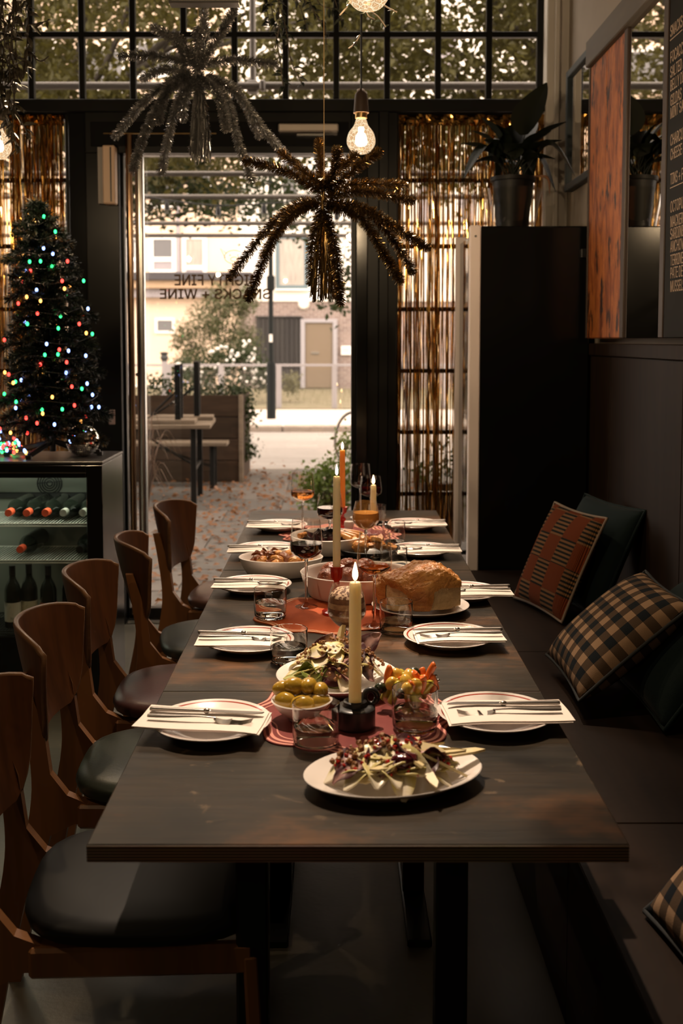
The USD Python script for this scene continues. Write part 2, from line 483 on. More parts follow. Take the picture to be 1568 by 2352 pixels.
part(lt, 'lettering_line', back_to_front(meshkit.text_mesh('MIGHTY FINE', 0.054, 0.001, True), 597, 655, 400), SIGN)
part(lt, 'lettering_line', back_to_front(meshkit.text_mesh('SNACKS + WINE', 0.05, 0.001, True), 621, 686, 366), SIGN)
pg = thing('pig_head_emblem', 'line-drawn pig head emblem above the lettering on the door glass', 'emblem')
pc = at_y(537, 590, DOOR_GLASS_Y)
k = 1 / 440.0
circ = lambda cx, cy, rx, ry, a0=0, a1=2 * PI, n=24: [(pc[0] + k * (cx + rx * math.cos(t)), DOOR_GLASS_Y + 0.01, pc[2] - k * (cy + ry * math.sin(t))) for t in np.linspace(a0, a1, n)]
pl = lambda pts: [(pc[0] + k * x, DOOR_GLASS_Y + 0.01, pc[2] - k * y) for x, y in pts]
part(pg, 'head_outline', tube(circ(0, 0, 22, 15), 0.0016, 5), SIGN)
part(pg, 'ear_outline', tube(pl([(-17, -8), (-31, -19), (-20, 2)]), 0.0016, 5), SIGN)
part(pg, 'ear_outline', tube(pl([(12, -12), (26, -25), (21, -4)]), 0.0016, 5), SIGN)
part(pg, 'snout_outline', tube(circ(0, 5, 8, 5), 0.0016, 5), SIGN)
part(pg, 'eye', tube(circ(-9, -4, 1.2, 1.2), 0.0012, 5), SIGN)
part(pg, 'eye', tube(circ(9, -4, 1.2, 1.2), 0.0012, 5), SIGN)

# right wall: dark panelling up to eye height, ledge, bench
PANEL = mat('dark_stained_panel', (0.022, 0.012, 0.007), 0.55, n=(3, (0.011, 0.0065, 0.004), 6, (6, 6, 0.7), .3, .7), specular_ior_level=0.12)
dado = struct('trim_3')
zd = at_x(1450, 822, XR - 0.03)[2]
y = -3.0
while y < 4.7:
    part(dado, 'panel', span((XR - 0.025, y, 0), (XR, min(y + 0.92, 4.75), zd), 0.002), PANEL)
    y += 0.925
part(dado, 'ledge', span((XR - 0.035, -3, zd), (XR, 4.75, 1.462), 0.004), PANEL)
BENCH = mat('dark_bench_wood', (0.020, 0.0105, 0.006), 0.55, n=(2.2, (0.010, 0.006, 0.004), 6, (8, 0.8, 8), .3, .7), bump=(40, 0.0006), specular_ior_level=0.12)
bn = thing('wall_bench', 'dark wooden bench seat built along the right wall beside the tables', 'bench')
y = -0.3
while y < 4.6:
    part(bn, 'seat_board', span((0.474, y, 0.405), (XR - 0.03, min(y + 1.25, 4.72), 0.45), 0.003), BENCH)
    part(bn, 'front_panel', span((0.492, y, 0.0), (0.512, min(y + 1.25, 4.72), 0.405), 0.002), BENCH)
    y += 1.253
# ------------------------------------------------------------------ the street outside
rng = np.random.default_rng(5)
SLAB = [mat(f'paving_slab_{i}', c, 0.85, n=(8, tuple(x * 0.8 for x in c), 5, (1, 1, 1), .3, .7), bump=(90, 0.002)) for i, c in enumerate([(0.10, 0.086, 0.074), (0.12, 0.10, 0.086), (0.09, 0.078, 0.068)])]
GRND = mat('dark_joint_sand', (0.045, 0.038, 0.032), 0.9)
st = struct('terrace_paving')
part(st, 'sub_base', span((-9, YW + 0.06, -0.2), (9, 12.2, -0.012), 0), GRND)
yy = YW + 0.1
row = 0
while yy < 11.6:
    x = -5.0 + (row % 2) * 0.45
    dy = 0.6
    while x < 4.2:
        part(st, 'paving_slab', span((x + 0.004, yy + 0.004, -0.05), (x + 0.896, min(yy + dy, 12.2) - 0.004, rng.normal() * 0.0015), 0.004), SLAB[rng.integers(3)])
        x += 0.9
    yy += dy; row += 1
ROAD = mat('pale_asphalt', (0.29, 0.26, 0.24), 0.9, n=(1.2, (0.23, 0.205, 0.19), 6, (0.3, 1.5, 1), .35, .7), bump=(60, 0.003))
FOOTWAY = mat('far_footway', (0.52, 0.46, 0.42), 0.9, n=(1.5, (0.42, 0.37, 0.33), 4, (1, 1, 1), .3, .7))
s2 = struct('road')
part(s2, 'carriageway', span((-45, 12.2, -0.2), (45, 17.8, -0.06), 0), ROAD)
s3 = struct('far_pavement')
part(s3, 'footway', span((-45, 18.0, -0.2), (45, 22.4, 0.02), 0), FOOTWAY)
KERB = mat('kerb_stone', (0.33, 0.27, 0.22), 0.85, n=(5, (0.25, 0.2, 0.17), 4, (1, 1, 1), .3, .7))
kb = struct('kerb')
for i in range(-7, 6):
    part(kb, 'kerb_stone', span((i * 0.915, 17.78, -0.15), (i * 0.915 + 0.9, 18.02, 0.045), 0.02), KERB)
kn = struct('near_kerb')
for i in range(-7, 6):
    part(kn, 'kerb_stone', span((i * 0.915, 12.1, -0.15), (i * 0.915 + 0.9, 12.28, -0.005), 0.015), KERB)
VERGE = mat('dry_grass_soil', (0.19, 0.155, 0.10), 0.95, n=(3, (0.14, 0.125, 0.07), 5, (1, 1, 1), .35, .65))
s4 = struct('verge')
part(s4, 'soil_bank', span((-45, 22.4, -0.2), (45, 34, 0.04), 0), VERGE)
GRASS = leaf_mat('dry_grass', (0.16, 0.15, 0.075), (0.30, 0.25, 0.16), 0.3)
tri = (np.array([[-0.5, 0, 0], [0.5, 0, 0], [0.15, 0.35, 1.0], [-0.1, 0.2, 0.6]]), np.array([[0, 1, 3], [1, 2, 3]]))
k = 5200
P = np.stack([rng.uniform(-7, 3, k), rng.uniform(22.9, 31, k), np.full(k, 0.03)], 1)
R = np.array([matrix(rz=a)[:3, :3] for a in rng.uniform(0, 2 * PI, k)]) * np.array([0.02, 0.25, 1.0])[None, None, :]
solo('verge_grass', scatter(tri, place_many(R, P, rng.uniform(0.08, 0.28, k))), GRASS, 'dry yellow-green grass behind the far railing', 'grass', kind='stuff')

# railing on the far side
GREY_RAIL = mat('grey_painted_rail', (0.24, 0.22, 0.225), 0.6)
rl = thing('street_railing', 'grey metal railing with wide flat posts along the far verge', 'railing')
YR = 22.5
zr = at_y(700, 836, YR)[2]
part(rl, 'top_rail', span((-9, YR - 0.03, zr - 0.05), (6, YR + 0.03, zr)), GREY_RAIL)
for px in (143, 290, 387, 508, 640, 768, 895, 1020):
    x = at_y(px, 880, YR)[0]
    part(rl, 'rail_post', span((x - 0.055, YR - 0.035, 0), (x + 0.055, YR + 0.035, zr - 0.05)), GREY_RAIL)
mesh_w = []
for i in range(16):
    z = 0.1 + i * (zr - 0.2) / 16
    mesh_w.append(bar((-9, YR, z), (6, YR, z), 0.006, 0.006, 0))
part(rl, 'wire_infill', join(mesh_w), mat('dark_wire', (0.12, 0.11, 0.1), 0.6))
bo = at_y(381, 850, 22.1)
bl = thing('bollard', 'slim grey bollard with a dark cap in front of the cream house', 'bollard', (bo[0], 21.9, 0.02))
part(bl, 'post', lathe([(0, 0), (0.06, 0), (0.06, 1.02), (0, 1.02)], 14), GREY_RAIL, smooth=40)
part(bl, 'cap', lathe([(0, 1.02), (0.05, 1.02), (0.09, 1.1), (0.06, 1.15), (0.10, 1.2), (0, 1.22)], 14), BLACK_PLASTIC, smooth=40)

# lamp column
lp = at_z(623, 962, 0.02)
lc = thing('lamp_column', 'tall dark street lamp column standing on the far footway', 'lamp post', (lp[0], lp[1], 0.02))
DKP = mat('dark_green_column_paint', (0.012, 0.014, 0.014), 0.6, specular_ior_level=0.1)
part(lc, 'base_section', lathe([(0, 0), (0.085, 0), (0.085, 1.0), (0.06, 1.06), (0.0, 1.06)], 18), DKP, smooth=40)
part(lc, 'upper_section', lathe([(0.0, 1.05), (0.046, 1.06), (0.042, 3.2), (0.038, 6.2), (0, 6.2)], 16), DKP, smooth=40)
part(lc, 'collar', lathe([(0.05, 2.36), (0.075, 2.38), (0.075, 2.62), (0.05, 2.64)], 16), DKP, smooth=40)
part(lc, 'sticker', span((-0.03, -0.055, 1.42), (0.03, -0.044, 1.56), 0), mat('white_sticker', (0.75, 0.72, 0.68), 0.6))
part(lc, 'lamp_arm', tube(crom([(0, 0, 6.15), (0.1, 0, 6.5), (0.5, 0, 6.7), (0.9, 0, 6.72)], 5), 0.03, 8), DKP, smooth=True)

# the buildings opposite
YB = 31.5
bz = lambda py, Y=YB: at_y(775, py, Y)[2]
bxx = lambda px, Y=YB: at_y(px, 650, Y)[0]
CREAM = mat('cream_render', (0.76, 0.58, 0.45), 0.9, n=(1.0, (0.70, 0.53, 0.41), 5, (1, 1, 1), .3, .7), bump=(40, 0.004))
WHITE_R = mat('white_render', (0.82, 0.76, 0.70), 0.9, n=(1.0, (0.78, 0.72, 0.66), 4, (1, 1, 1), .3, .7))
UPVC = mat('white_window_frame', (0.80, 0.76, 0.72), 0.4)
TEAL_FR = mat('teal_grey_frame', (0.10, 0.14, 0.16), 0.5)
ROOMIN = mat('net_curtain', (0.42, 0.38, 0.34), 0.8, n=(4, (0.25, 0.22, 0.2), 3, (9, 1, .5), .3, .7))
DKGLASS = mat('dim_room_glass', (0.10, 0.095, 0.10), 0.08)
SLATE = mat('lilac_grey_panel', (0.30, 0.27, 0.29), 0.7)
DK_BAND = mat('dark_roof_edge', (0.045, 0.04, 0.045), 0.7)
TAN = mat('tan_soffit', (0.42, 0.29, 0.19), 0.8)
hs = thing('cream_house', 'cream rendered house across the street with white framed windows and a flat porch roof', 'house')
xe = bxx(549)
part(hs, 'facade', span((-16, YB, 0), (xe, YB + 6, 14.5), 0), CREAM)


def far_window(parent, px0, py0, px1, py1, frame, glass, Y, panel=None, mid=None, fr=0.09):
    a, b = at_y(px0, py1, Y), at_y(px1, py0, Y)
    x0, x1, z0, z1 = a[0], b[0], a[2], b[2]
    fm = part(parent, 'window_frame', join([span((x0, Y - 0.06, z0), (x0 + fr, Y + 0.05, z1)), span((x1 - fr, Y - 0.06, z0), (x1, Y + 0.05, z1)), span((x0 + fr, Y - 0.06, z0), (x1 - fr, Y + 0.05, z0 + fr)), span((x0 + fr, Y - 0.06, z1 - fr), (x1 - fr, Y + 0.05, z1))]), frame)
    zc = z0 + fr
    if mid:
        zm_ = at_y(px0, mid, Y)[2]
        part(fm, 'mid_rail', span((x0 + fr, Y - 0.06, zm_ - fr / 2), (x1 - fr, Y + 0.04, zm_ + fr / 2)), frame)
        part(fm, 'lower_panel', span((x0 + fr, Y - 0.03, z0 + fr), (x1 - fr, Y - 0.01, zm_ - fr / 2), 0), panel or glass)
        zc = zm_ + fr / 2
    part(fm, 'window_glass', span((x0 + fr, Y - 0.035, zc), (x1 - fr, Y - 0.02, z1 - fr), 0), glass)
    return fm


far_window(hs, 343, 540, 405, 630, UPVC, DKGLASS, YB, SLATE, 596, 0.13)
far_window(hs, 418, 540, 475, 636, UPVC, ROOMIN, YB, SLATE, 615, 0.12)
far_window(hs, 290, 540, 318, 630, UPVC, DKGLASS, YB, SLATE, 596, 0.1)
fm = far_window(hs, 356, 730, 402, 766, UPVC, DKGLASS, YB, fr=0.08)
for px0, py0, px1, py1 in ((345, 395, 405, 480), (180, 110, 290, 215), (310, 90, 400, 180), (430, 395, 490, 475), (60, 90, 130, 190)):
    far_window(hs, px0, py0, px1, py1, UPVC, DKGLASS, YB, fr=0.12)
pr = part(hs, 'porch_roof', span((-16, YB - 0.75, bz(643, YB - 0.75)), (bxx(598) - 0.2, YB, bz(625, YB - 0.75)), 0.01), DK_BAND)
part(hs, 'porch_soffit', span((-16, YB - 0.6, bz(662, YB - 0.6)), (bxx(520), YB, bz(643, YB - 0.75) - 0.002), 0.01), TAN)
part(hs, 'porch_fascia', span((-16, YB - 0.4, bz(683, YB - 0.4)), (bxx(500), YB, bz(662, YB - 0.6) - 0.002), 0.01), SLATE)
part(hs, 'downpipe', tube([(bxx(411), YB - 0.1, bz(640)), (bxx(411), YB - 0.1, 9.5)], 0.06, 8), SLATE, smooth=40)
part(hs, 'sill_band', span((-16, YB - 0.1, bz(889)), (xe - 2, YB, bz(884)), 0.01), UPVC)

BRICK = raw('pale_brick_bond', {'tc': ('texture_coordinate', {}), 'mp': ('mapping', {'rotation': (PI / 2, 0, 0)}),
    'b': ('brick_texture', {'color1': (0.25, 0.185, 0.165), 'color2': (0.18, 0.13, 0.12), 'mortar': (0.32, 0.275, 0.25), 'scale': 1.0, 'mortar_size': 0.008, 'brick_width': 0.22, 'row_height': 0.078}),
    'p': ('principled_bsdf', {'roughness': 0.9})}, [('tc.object', 'mp.vector'), ('mp.vector', 'b.vector'), ('b.color', 'p.base_color')], 'p.BSDF')
wh = thing('white_house', 'white rendered house over a brick ground floor with a brown door and dark timber store', 'house')
zb = bz(692)
part(wh, 'upper_facade', span((xe, YB, zb), (15, YB + 6, 14.5), 0), WHITE_R)
part(wh, 'brick_ground_floor', span((xe + 0.01, YB + 0.05, 0), (15, YB + 6, zb), 0), BRICK)
far_window(wh, 633, 540, 707, 664, TEAL_FR, ROOMIN, YB, mid=None, fr=0.11)
part(wh, 'window_sill', span((bxx(630), YB - 0.15, bz(668)), (bxx(710), YB, bz(664)), 0.01), UPVC)
far_window(wh, 640, 360, 690, 470, UPVC, DKGLASS, YB, fr=0.12)
for px0, py0, px1, py1 in ((850, 60, 930, 160), (980, 70, 1060, 170), (950, 420, 1010, 520), (1040, 440, 1100, 540)):
    far_window(wh, px0, py0, px1, py1, UPVC, SLATE, YB, fr=0.12)
dr = part(wh, 'house_door', span((bxx(700), YB - 0.03, 0.06), (bxx(764), YB + 0.05, bz(741)), 0.01), mat('brown_door', (0.17, 0.125, 0.085), 0.6))
LILAC = mat('lilac_grey_door_frame', (0.30, 0.28, 0.30), 0.6)
part(dr, 'door_frame', join([span((bxx(690), YB - 0.08, 0.06), (bxx(700), YB + 0.04, bz(733))), span((bxx(764), YB - 0.08, 0.06), (bxx(774), YB + 0.04, bz(733))), span((bxx(700), YB - 0.08, bz(741)), (bxx(764), YB + 0.04, bz(733)))]), LILAC)
part(dr, 'letter_slot', span((bxx(714), YB - 0.05, bz(814)), (bxx(732), YB - 0.03, bz(809)), 0.005), STEEL)
part(wh, 'bulkhead_light', xf(lathe([(0, 0), (0.17, 0), (0.17, 0.05), (0.12, 0.12), (0, 0.14)], 20), matrix((bxx(697), YB + 0.05, bz(699)), rx=PI / 2)), mat('opal_lamp', (0.7, 0.65, 0.6), 0.4), smooth=40)
TIMB = mat('dark_timber_boards', (0.03, 0.026, 0.024), 0.8, n=(2, (0.018, 0.015, 0.015), 4, (1, 1, .15), .3, .7))
x = bxx(588)
while x < bxx(688):
    part(wh, 'timber_board', span((x, YB - 0.06, 0.06), (x + 0.13, YB + 0.05, bz(730)), 0.008), TIMB)
    x += 0.14
part(wh, 'timber_lintel', span((bxx(586), YB - 0.1, bz(730)), (bxx(692), YB + 0.05, bz(726)), 0.008), TIMB)
sg = thing('wall_notice', 'small white notice plate on the brick wall right of the brown door', 'sign', (bxx(794), YB - 0.02, bz(805)))
part(sg, 'plate', span((-0.14, -0.03, -0.13), (0.16, 0.06, 0.13), 0.005), UPVC)
part(sg, 'printed_line', join([span((-0.10, -0.034, z), (0.10, -0.03, z + 0.02), 0) for z in (0.05, 0.0, -0.05)]), SLATE)

# trees and bushes
BARK = mat('tree_bark', (0.10, 0.08, 0.065), 0.9, n=(12, (0.06, 0.05, 0.04), 4, (1, 1, .3), .3, .7))
LEAF_T = leaf_mat('autumn_leaf', (0.10, 0.088, 0.018), (0.50, 0.29, 0.07), 0.5, lo=0.30, hi=1.0)
LEAF_D = leaf_mat('green_leaf', (0.03, 0.045, 0.011), (0.11, 0.105, 0.036), 0.4)
LEAF_B = leaf_mat('pale_bush_leaf', (0.08, 0.085, 0.032), (0.22, 0.19, 0.09), 0.3)
small_leaf = leafblade(1.0, 0.62, 0.25, 0.3, 3)
small_leaf = (small_leaf[0].reshape(3, 5, 3)[:, [0, 2, 4]].reshape(-1, 3), quads(3, 3))


def leaf_cloud(rng, centers, radii, k, size, flat=0.6, rot=None):
    """leaves gathered on twigs inside the given ellipsoids"""
    c = rng.integers(len(centers), size=k // 9)
    d = rng.normal(size=(k // 9, 3)); d /= np.linalg.norm(d, axis=1, keepdims=True)
    tw = np.asarray(centers)[c] + d * (rng.uniform(0.25, 1, (k // 9, 1)) ** 0.5) * np.asarray(radii)[c]
    P = np.repeat(tw, 9, 0) + rng.normal(size=(len(tw) * 9, 3)) * size * 1.3
    return scatter(small_leaf, place_many(rand_rot(rng, len(P)), P, rng.uniform(0.6, 1.2, len(P)) * size))


def tree(name, label, trunk, branches, centers, radii, k, size, seed, lm, tr_r=0.09, group=None):
    rng = np.random.default_rng(seed)
    t = thing(name, label, 'tree', group=group)
    part(t, 'trunk', tube(crom(trunk, 6), np.linspace(tr_r, tr_r * 0.55, 6 * (len(trunk) - 1) + 1), 9), BARK, smooth=True)
    for b in branches:
        pts = crom(b, 5)
        part(t, 'branch', tube(pts, np.linspace(tr_r * 0.36, tr_r * 0.10, len(pts)), 6), BARK, smooth=True)
    part(t, 'foliage', leaf_cloud(rng, centers, radii, k, size), lm, kind='stuff')
    return t


def crown(rng, n, x0, x1, y0, y1, z0, z1, r0, r1):
    c = np.stack([rng.uniform(x0, x1, n), rng.uniform(y0, y1, n), rng.uniform(z0, z1, n)], 1)
    r = rng.uniform(r0, r1, (n, 1)) * np.array([[1.25, 1.0, 0.6]])
    return c, r


def limbs(rng, root, cs, n):
    out = []
    for i in range(n):
        e = cs[rng.integers(len(cs))]
        mid = (np.asarray(root) + e) / 2 + rng.normal(size=3) * 0.25
        out.append([root, mid, e, e + (e - mid) * 0.4])
    return out


r1 = np.random.default_rng(11)
c, r = crown(r1, 60, -5.6, 0.2, 10.6, 14.5, 3.5, 7.0, 0.5, 0.9)
tree('street_tree', 'autumn-leaved street tree whose trunk stands left of the door view', [(-3.9, 12.6, 0), (-3.85, 12.6, 1.6), (-3.6, 12.5, 3.0), (-3.0, 12.4, 4.6)], limbs(r1, (-3.5, 12.5, 3.4), c, 16), c, r, 52000, 0.095, 21, LEAF_T, 0.13, 'street trees')
c, r = crown(r1, 60, 0.2, 6.0, 10.8, 14.5, 3.5, 7.0, 0.5, 0.9)
tree('street_tree', 'autumn-leaved street tree whose bare limbs show in the upper right panes', [(4.6, 13.2, 0), (4.5, 13.2, 1.6), (4.2, 13.0, 3.0), (3.4, 12.8, 4.6)], limbs(r1, (4.1, 13.0, 3.2), c, 18) + [[(4.1, 13, 3.0), (3.4, 12.6, 3.7), (2.6, 12.2, 4.0), (1.4, 12, 4.6)], [(4.2, 13, 3.3), (3.0, 12.8, 4.4), (1.8, 12.5, 4.9), (0.6, 12.2, 5.0)]], c, r, 52000, 0.095, 22, LEAF_T, 0.13, 'street trees')
c, r = crown(r1, 20, -3.6, 0.5, 13.2, 15.5, 3.0, 4.6, 0.35, 0.6)
tree('street_tree', 'lower green street tree hanging behind the tubes at the top of the door', [(-4.3, 14.6, 0), (-4.2, 14.6, 1.5), (-3.9, 14.5, 2.8), (-3.0, 14.4, 3.6)], limbs(r1, (-3.8, 14.5, 2.8), c, 9), c, r, 9500, 0.085, 23, LEAF_D, 0.08, 'street trees')
c = np.array([at_y(795, 560, 13.0), at_y(770, 690, 13.0), at_y(800, 640, 13.0), at_y(805, 500, 13)]); r = np.full((4, 3), 0.16)
tree('street_tree', 'thin trailing sapling beside the right edge of the door opening', [(0.9, 13.0, 0), (0.8, 13.0, 1.0), (0.55, 13, 1.9), (0.3, 13, 2.9)], limbs(r1, (0.45, 13, 2.2), c, 4), c, r, 330, 0.085, 24, LEAF_D, 0.03, 'street trees')


def bush(name, label, centers, radii, k, size, seed, lm, stems=True, cat='bush', group=None):
    rng = np.random.default_rng(seed)
    t = thing(name, label, cat, group=group)
    if stems:
        b = centers.mean(0)
        part(t, 'stem', join([tube(crom([(b[0] + rng.normal() * 0.1, b[1], 0.0), (b[0] + (c_[0] - b[0]) * 0.4, b[1], c_[2] * 0.5), c_], 4), 0.015, 5) for c_ in centers[:8]]), BARK, smooth=True)
    part(t, 'foliage', leaf_cloud(rng, centers, radii, k, size), lm, kind='stuff')
    return t


def blobs_px(list_, Y):
    cs, rs = [], []
    for px, py, rp in list_:
        c_ = at_y(px, py, Y); cs.append(c_); rs.append(np.full(3, rp / FPX * Y))
    return np.array(cs), np.array(rs)


c, r = blobs_px([(475, 730, 45), (430, 780, 35), (520, 745, 50), (560, 790, 40), (500, 800, 60), (450, 840, 45), (560, 690, 30), (505, 690, 35)], 25.5)
bush('hedge_bush', 'large pale sage bush leaning against the cream house', c, r, 9000, 0.07, 31, LEAF_B)
c, r = blobs_px([(560, 850, 45), (510, 830, 35), (420, 850, 22), (600, 860, 28), (560, 810, 30), (470, 860, 30)], 24.2)
t = bush('flowering_bush', 'dark green bush dotted with white flowers behind the railing', c, r, 5200, 0.07, 32, LEAF_D)
rr = np.random.default_rng(33)
cc = rr.integers(len(c), size=130); d = rr.normal(size=(130, 3)); d[:, 1] = -abs(d[:, 1]); d /= np.linalg.norm(d, axis=1, keepdims=True)
part(t, 'blossom', scatter(blob(1.0, sub=1), place_many(rand_rot(rr, 130), c[cc] + d * r[cc] * 0.98, np.full(130, 0.035))), UPVC, kind='stuff')
c, r = blobs_px([(668, 872, 12), (664, 884, 10), (672, 888, 9)], 24.5)
bush('tuft_plant', 'small straw coloured tuft in front of the brown door', c, r, 500, 0.07, 34, GRASS, False, 'plant')
c, r = blobs_px([(735, 1110, 34), (715, 1125, 20), (760, 1095, 30), (790, 1075, 28), (735, 1160, 25), (800, 1130, 30), (770, 1150, 30), (795, 1020, 10)], 8.2)
bush('pavement_shrub', 'bright green leafy shrub outside the door behind the wine glasses', c, r, 1500, 0.045, 35, leaf_mat('fresh_leaf', (0.10, 0.14, 0.02), (0.30, 0.30, 0.06), 0.4))
# steel hoop (cycle stand)
hp = at_y(812, 1010, 9.2)
solo('cycle_stand', tube([(hp[0] + 0.16 * math.cos(a), 9.2, hp[2] + 0.24 * math.sin(a)) for a in np.linspace(0, 2 * PI, 33)], 0.014, 10), mat('galvanised', (0.32, 0.29, 0.26), 0.4, 0.8), 'round galvanised steel hoop at the right edge of the door opening', 'cycle stand', smooth=True)

# scaffold tube pergola over the terrace
SCAF = mat('grey_scaffold_tube', (0.15, 0.13, 0.115), 0.5, 0.2)
pgo = thing('tube_pergola', 'pergola of grey scaffold tubes spanning the terrace outside', 'pergola')
for py, Y, r_ in ((197, 7.4, 0.026), (399, 8.2, 0.020), (452, 9.0, 0.021), (513, 10.2, 0.020), (541, 11.2, 0.021)):
    z = at_y(575, py, Y)[2]
    part(pgo, 'cross_tube', tube([(-6, Y, z), (6, Y, z)], r_, 12), SCAF, smooth=40)
x = at_y(581, 100, 7.5)[0]
part(pgo, 'upright_tube', tube([(x, 7.47, at_y(575, 197, 7.4)[2]), (x, 7.47, 6)], 0.022, 12), SCAF, smooth=40)
for sx in (-4.5, 4.5):
    part(pgo, 'upright_tube', tube([(sx, 9.0, 0), (sx, 9.0, 4)], 0.024, 10), SCAF, smooth=40)
    part(pgo, 'side_tube', tube([(sx, 7.2, at_y(575, 197, 7.4)[2] - 0.04), (sx, 9, at_y(575, 452, 9)[2]), (sx, 11.4, at_y(575, 541, 11.2)[2])], 0.022, 10), SCAF, smooth=40)
part(pgo, 'tube_coupler', join([cbox((x, 7.44, at_y(575, 197, 7.4)[2]), (0.075, 0.09, 0.08), 0.01), cbox((at_y(603, 195, 7.4)[0], 7.4, at_y(575, 197, 7.4)[2]), (0.04, 0.07, 0.07), 0.01)]), SCAF)
# festoon lights (unlit by day)
fl = thing('festoon_lights', 'black festoon cable with hanging clear bulbs under the pergola tubes', 'string lights')
YF = 8.95
pts = [at_y(px, py, YF) for px, py in ((250, 440), (340, 452), (383, 460), (500, 472), (606, 468), (694, 462), (750, 478), (830, 490))]
part(fl, 'cable', tube(crom(pts, 5), 0.006, 6), BLACK_PLASTIC, smooth=True)
CLEAR = pane_mat('clear_bulb_glass', (0.95, 0.93, 0.88), 1.35)
for px, py in ((383, 462), (501, 474), (606, 470), (694, 464), (773, 484)):
    q = at_y(px, py, YF)
    sk = part(fl, 'bulb_holder', xf(lathe([(0, 0.0), (0.012, 0), (0.022, -0.03), (0.022, -0.075), (0, -0.075)], 12), matrix(q)), BLACK_PLASTIC, smooth=40)
    part(sk, 'festoon_bulb', xf(lathe(crom([(0.012, -0.075), (0.018, -0.09), (0.03, -0.12), (0.022, -0.148), (0, -0.155)], 4), 12), matrix(q)), CLEAR, smooth=True)

# planter box, benches and stacked table left of the view
PLANK = [mat(f'weathered_plank_{i}', cc_, 0.8, n=(3, tuple(x_ * .6 for x_ in cc_), 6, (1, 6, 6), .3, .7), specular_ior_level=0.12) for i, cc_ in enumerate([(0.042, 0.025, 0.015), (0.05, 0.030, 0.019), (0.034, 0.021, 0.013)])]
GREYWOOD = mat('grey_bench_top', (0.20, 0.15, 0.105), 0.75, n=(3, (0.12, 0.09, 0.065), 6, (1, 6, 6), .3, .7), specular_ior_level=0.15)
px0 = at_z(556, 1108, 0)
Yp = px0[1]
ztp = at_y(500, 907, Yp)[2]
pb = thing('planter_box', 'tall weathered plank planter box at the terrace edge', 'planter')
hh = ztp / 4
for i in range(4):
    part(pb, 'plank', span((-3.4, Yp, i * hh + 0.004), (px0[0] - 0.03, Yp + 0.04, (i + 1) * hh - 0.004), 0.004), PLANK[i % 3])
    part(pb, 'plank', span((px0[0] - 0.03, Yp + 0.03, i * hh + 0.004), (px0[0] + 0.01, Yp + 0.9, (i + 1) * hh - 0.004), 0.004), PLANK[(i + 1) % 3])
part(pb, 'liner', span((-3.4, Yp + 0.042, 0.02), (px0[0] - 0.034, Yp + 0.06, ztp - 0.03), 0), LOOK['dark_soil'] if 'dark_soil' in LOOK else mat('dark_soil', (0.04, 0.03, 0.025), 0.95))
part(pb, 'corner_post', span((px0[0] - 0.03, Yp - 0.015, 0), (px0[0] + 0.012, Yp + 0.03, ztp), 0.004), GREYWOOD)
part(pb, 'soil', span((-3.4, Yp + 0.04, ztp - 0.12), (px0[0] - 0.03, Yp + 0.9, ztp - 0.06), 0), mat('dark_soil', (0.04, 0.03, 0.025), 0.95))
c, r = blobs_px([(480, 905, 20), (520, 898, 22), (440, 900, 22), (400, 895, 22), (550, 905, 12), (360, 890, 25), (565, 940, 8), (560, 975, 6), (565, 1030, 6)], Yp + 0.35)
bush('planter_greenery', 'trailing dark greenery growing out of the plank planter', c, r, 1700, 0.05, 36, LEAF_D, False, 'plant')


def trestle(name, label, L, W, H, loc, rz, flip=False, cat='table'):
    m = matrix(loc, rz) @ (matrix((0, 0, H), rx=PI) if flip else np.eye(4))
    t = thing(name, label, cat, m=m)
    w3 = W / 3
    for i in range(3):
        part(t, 'top_plank', cbox((0, -W / 2 + w3 * (i + 0.5), H - 0.018), (L, w3 - 0.006, 0.036), 0.004), GREYWOOD)
    for sx in (-1, 1):
        for sy in (-1, 1):
            part(t, 'leg', bar((sx * (L / 2 - 0.15), sy * (W / 2 - 0.05), H - 0.036), (sx * (L / 2 - 0.15), sy * (W / 2 - 0.03), 0), 0.05, 0.04), BLACK_STEEL)
        part(t, 'leg_brace', bar((sx * (L / 2 - 0.15), -W / 2 + 0.06, H * 0.45), (sx * (L / 2 - 0.15), W / 2 - 0.06, H * 0.45), 0.025, 0.025), BLACK_STEEL)
    part(t, 'diagonal_stay', join([bar((-L / 2 + 0.17, 0, H * 0.45), (-0.1, 0, H - 0.04), 0.018, 0.018), bar((L / 2 - 0.17, 0, H * 0.45), (0.1, 0, H - 0.04), 0.018, 0.018)]), BLACK_STEEL)
    return t


trestle('beer_table', 'weathered plank table on thin steel legs outside the door', 1.7, 0.86, 0.74, (-1.98, 9.62, 0), 0.06)
trestle('beer_bench', 'upturned plank bench with black legs in the air, nearer one on the outdoor table', 1.05, 0.3, 0.52, (-1.78, 9.42, 0.742), 0.05, True, cat='bench')
trestle('beer_bench', 'upturned plank bench with black legs in the air, farther one on the outdoor table', 1.3, 0.3, 0.54, (-1.80, 9.84, 0.742), 0.08, True, cat='bench')
trestle('terrace_bench', 'low plank bench along the planter box', 1.7, 0.3, 0.46, (-1.95, Yp - 0.35, 0), 0.02, cat='bench')
pb2 = thing('planter_box', 'low dark plank planter outside the curtained window right of the door', 'planter')
for i in range(3):
    part(pb2, 'plank', span((0.55, 6.7, i * 0.19 + 0.003), (2.9, 6.74, (i + 1) * 0.19 - 0.003), 0.004), PLANK[i])
    part(pb2, 'plank', span((0.55, 6.74, i * 0.19 + 0.003), (0.59, 7.3, (i + 1) * 0.19 - 0.003), 0.004), PLANK[(i + 1) % 3])
part(pb2, 'liner', span((0.592, 6.742, 0.01), (2.9, 7.3, 0.50), 0), LOOK['dark_soil'])
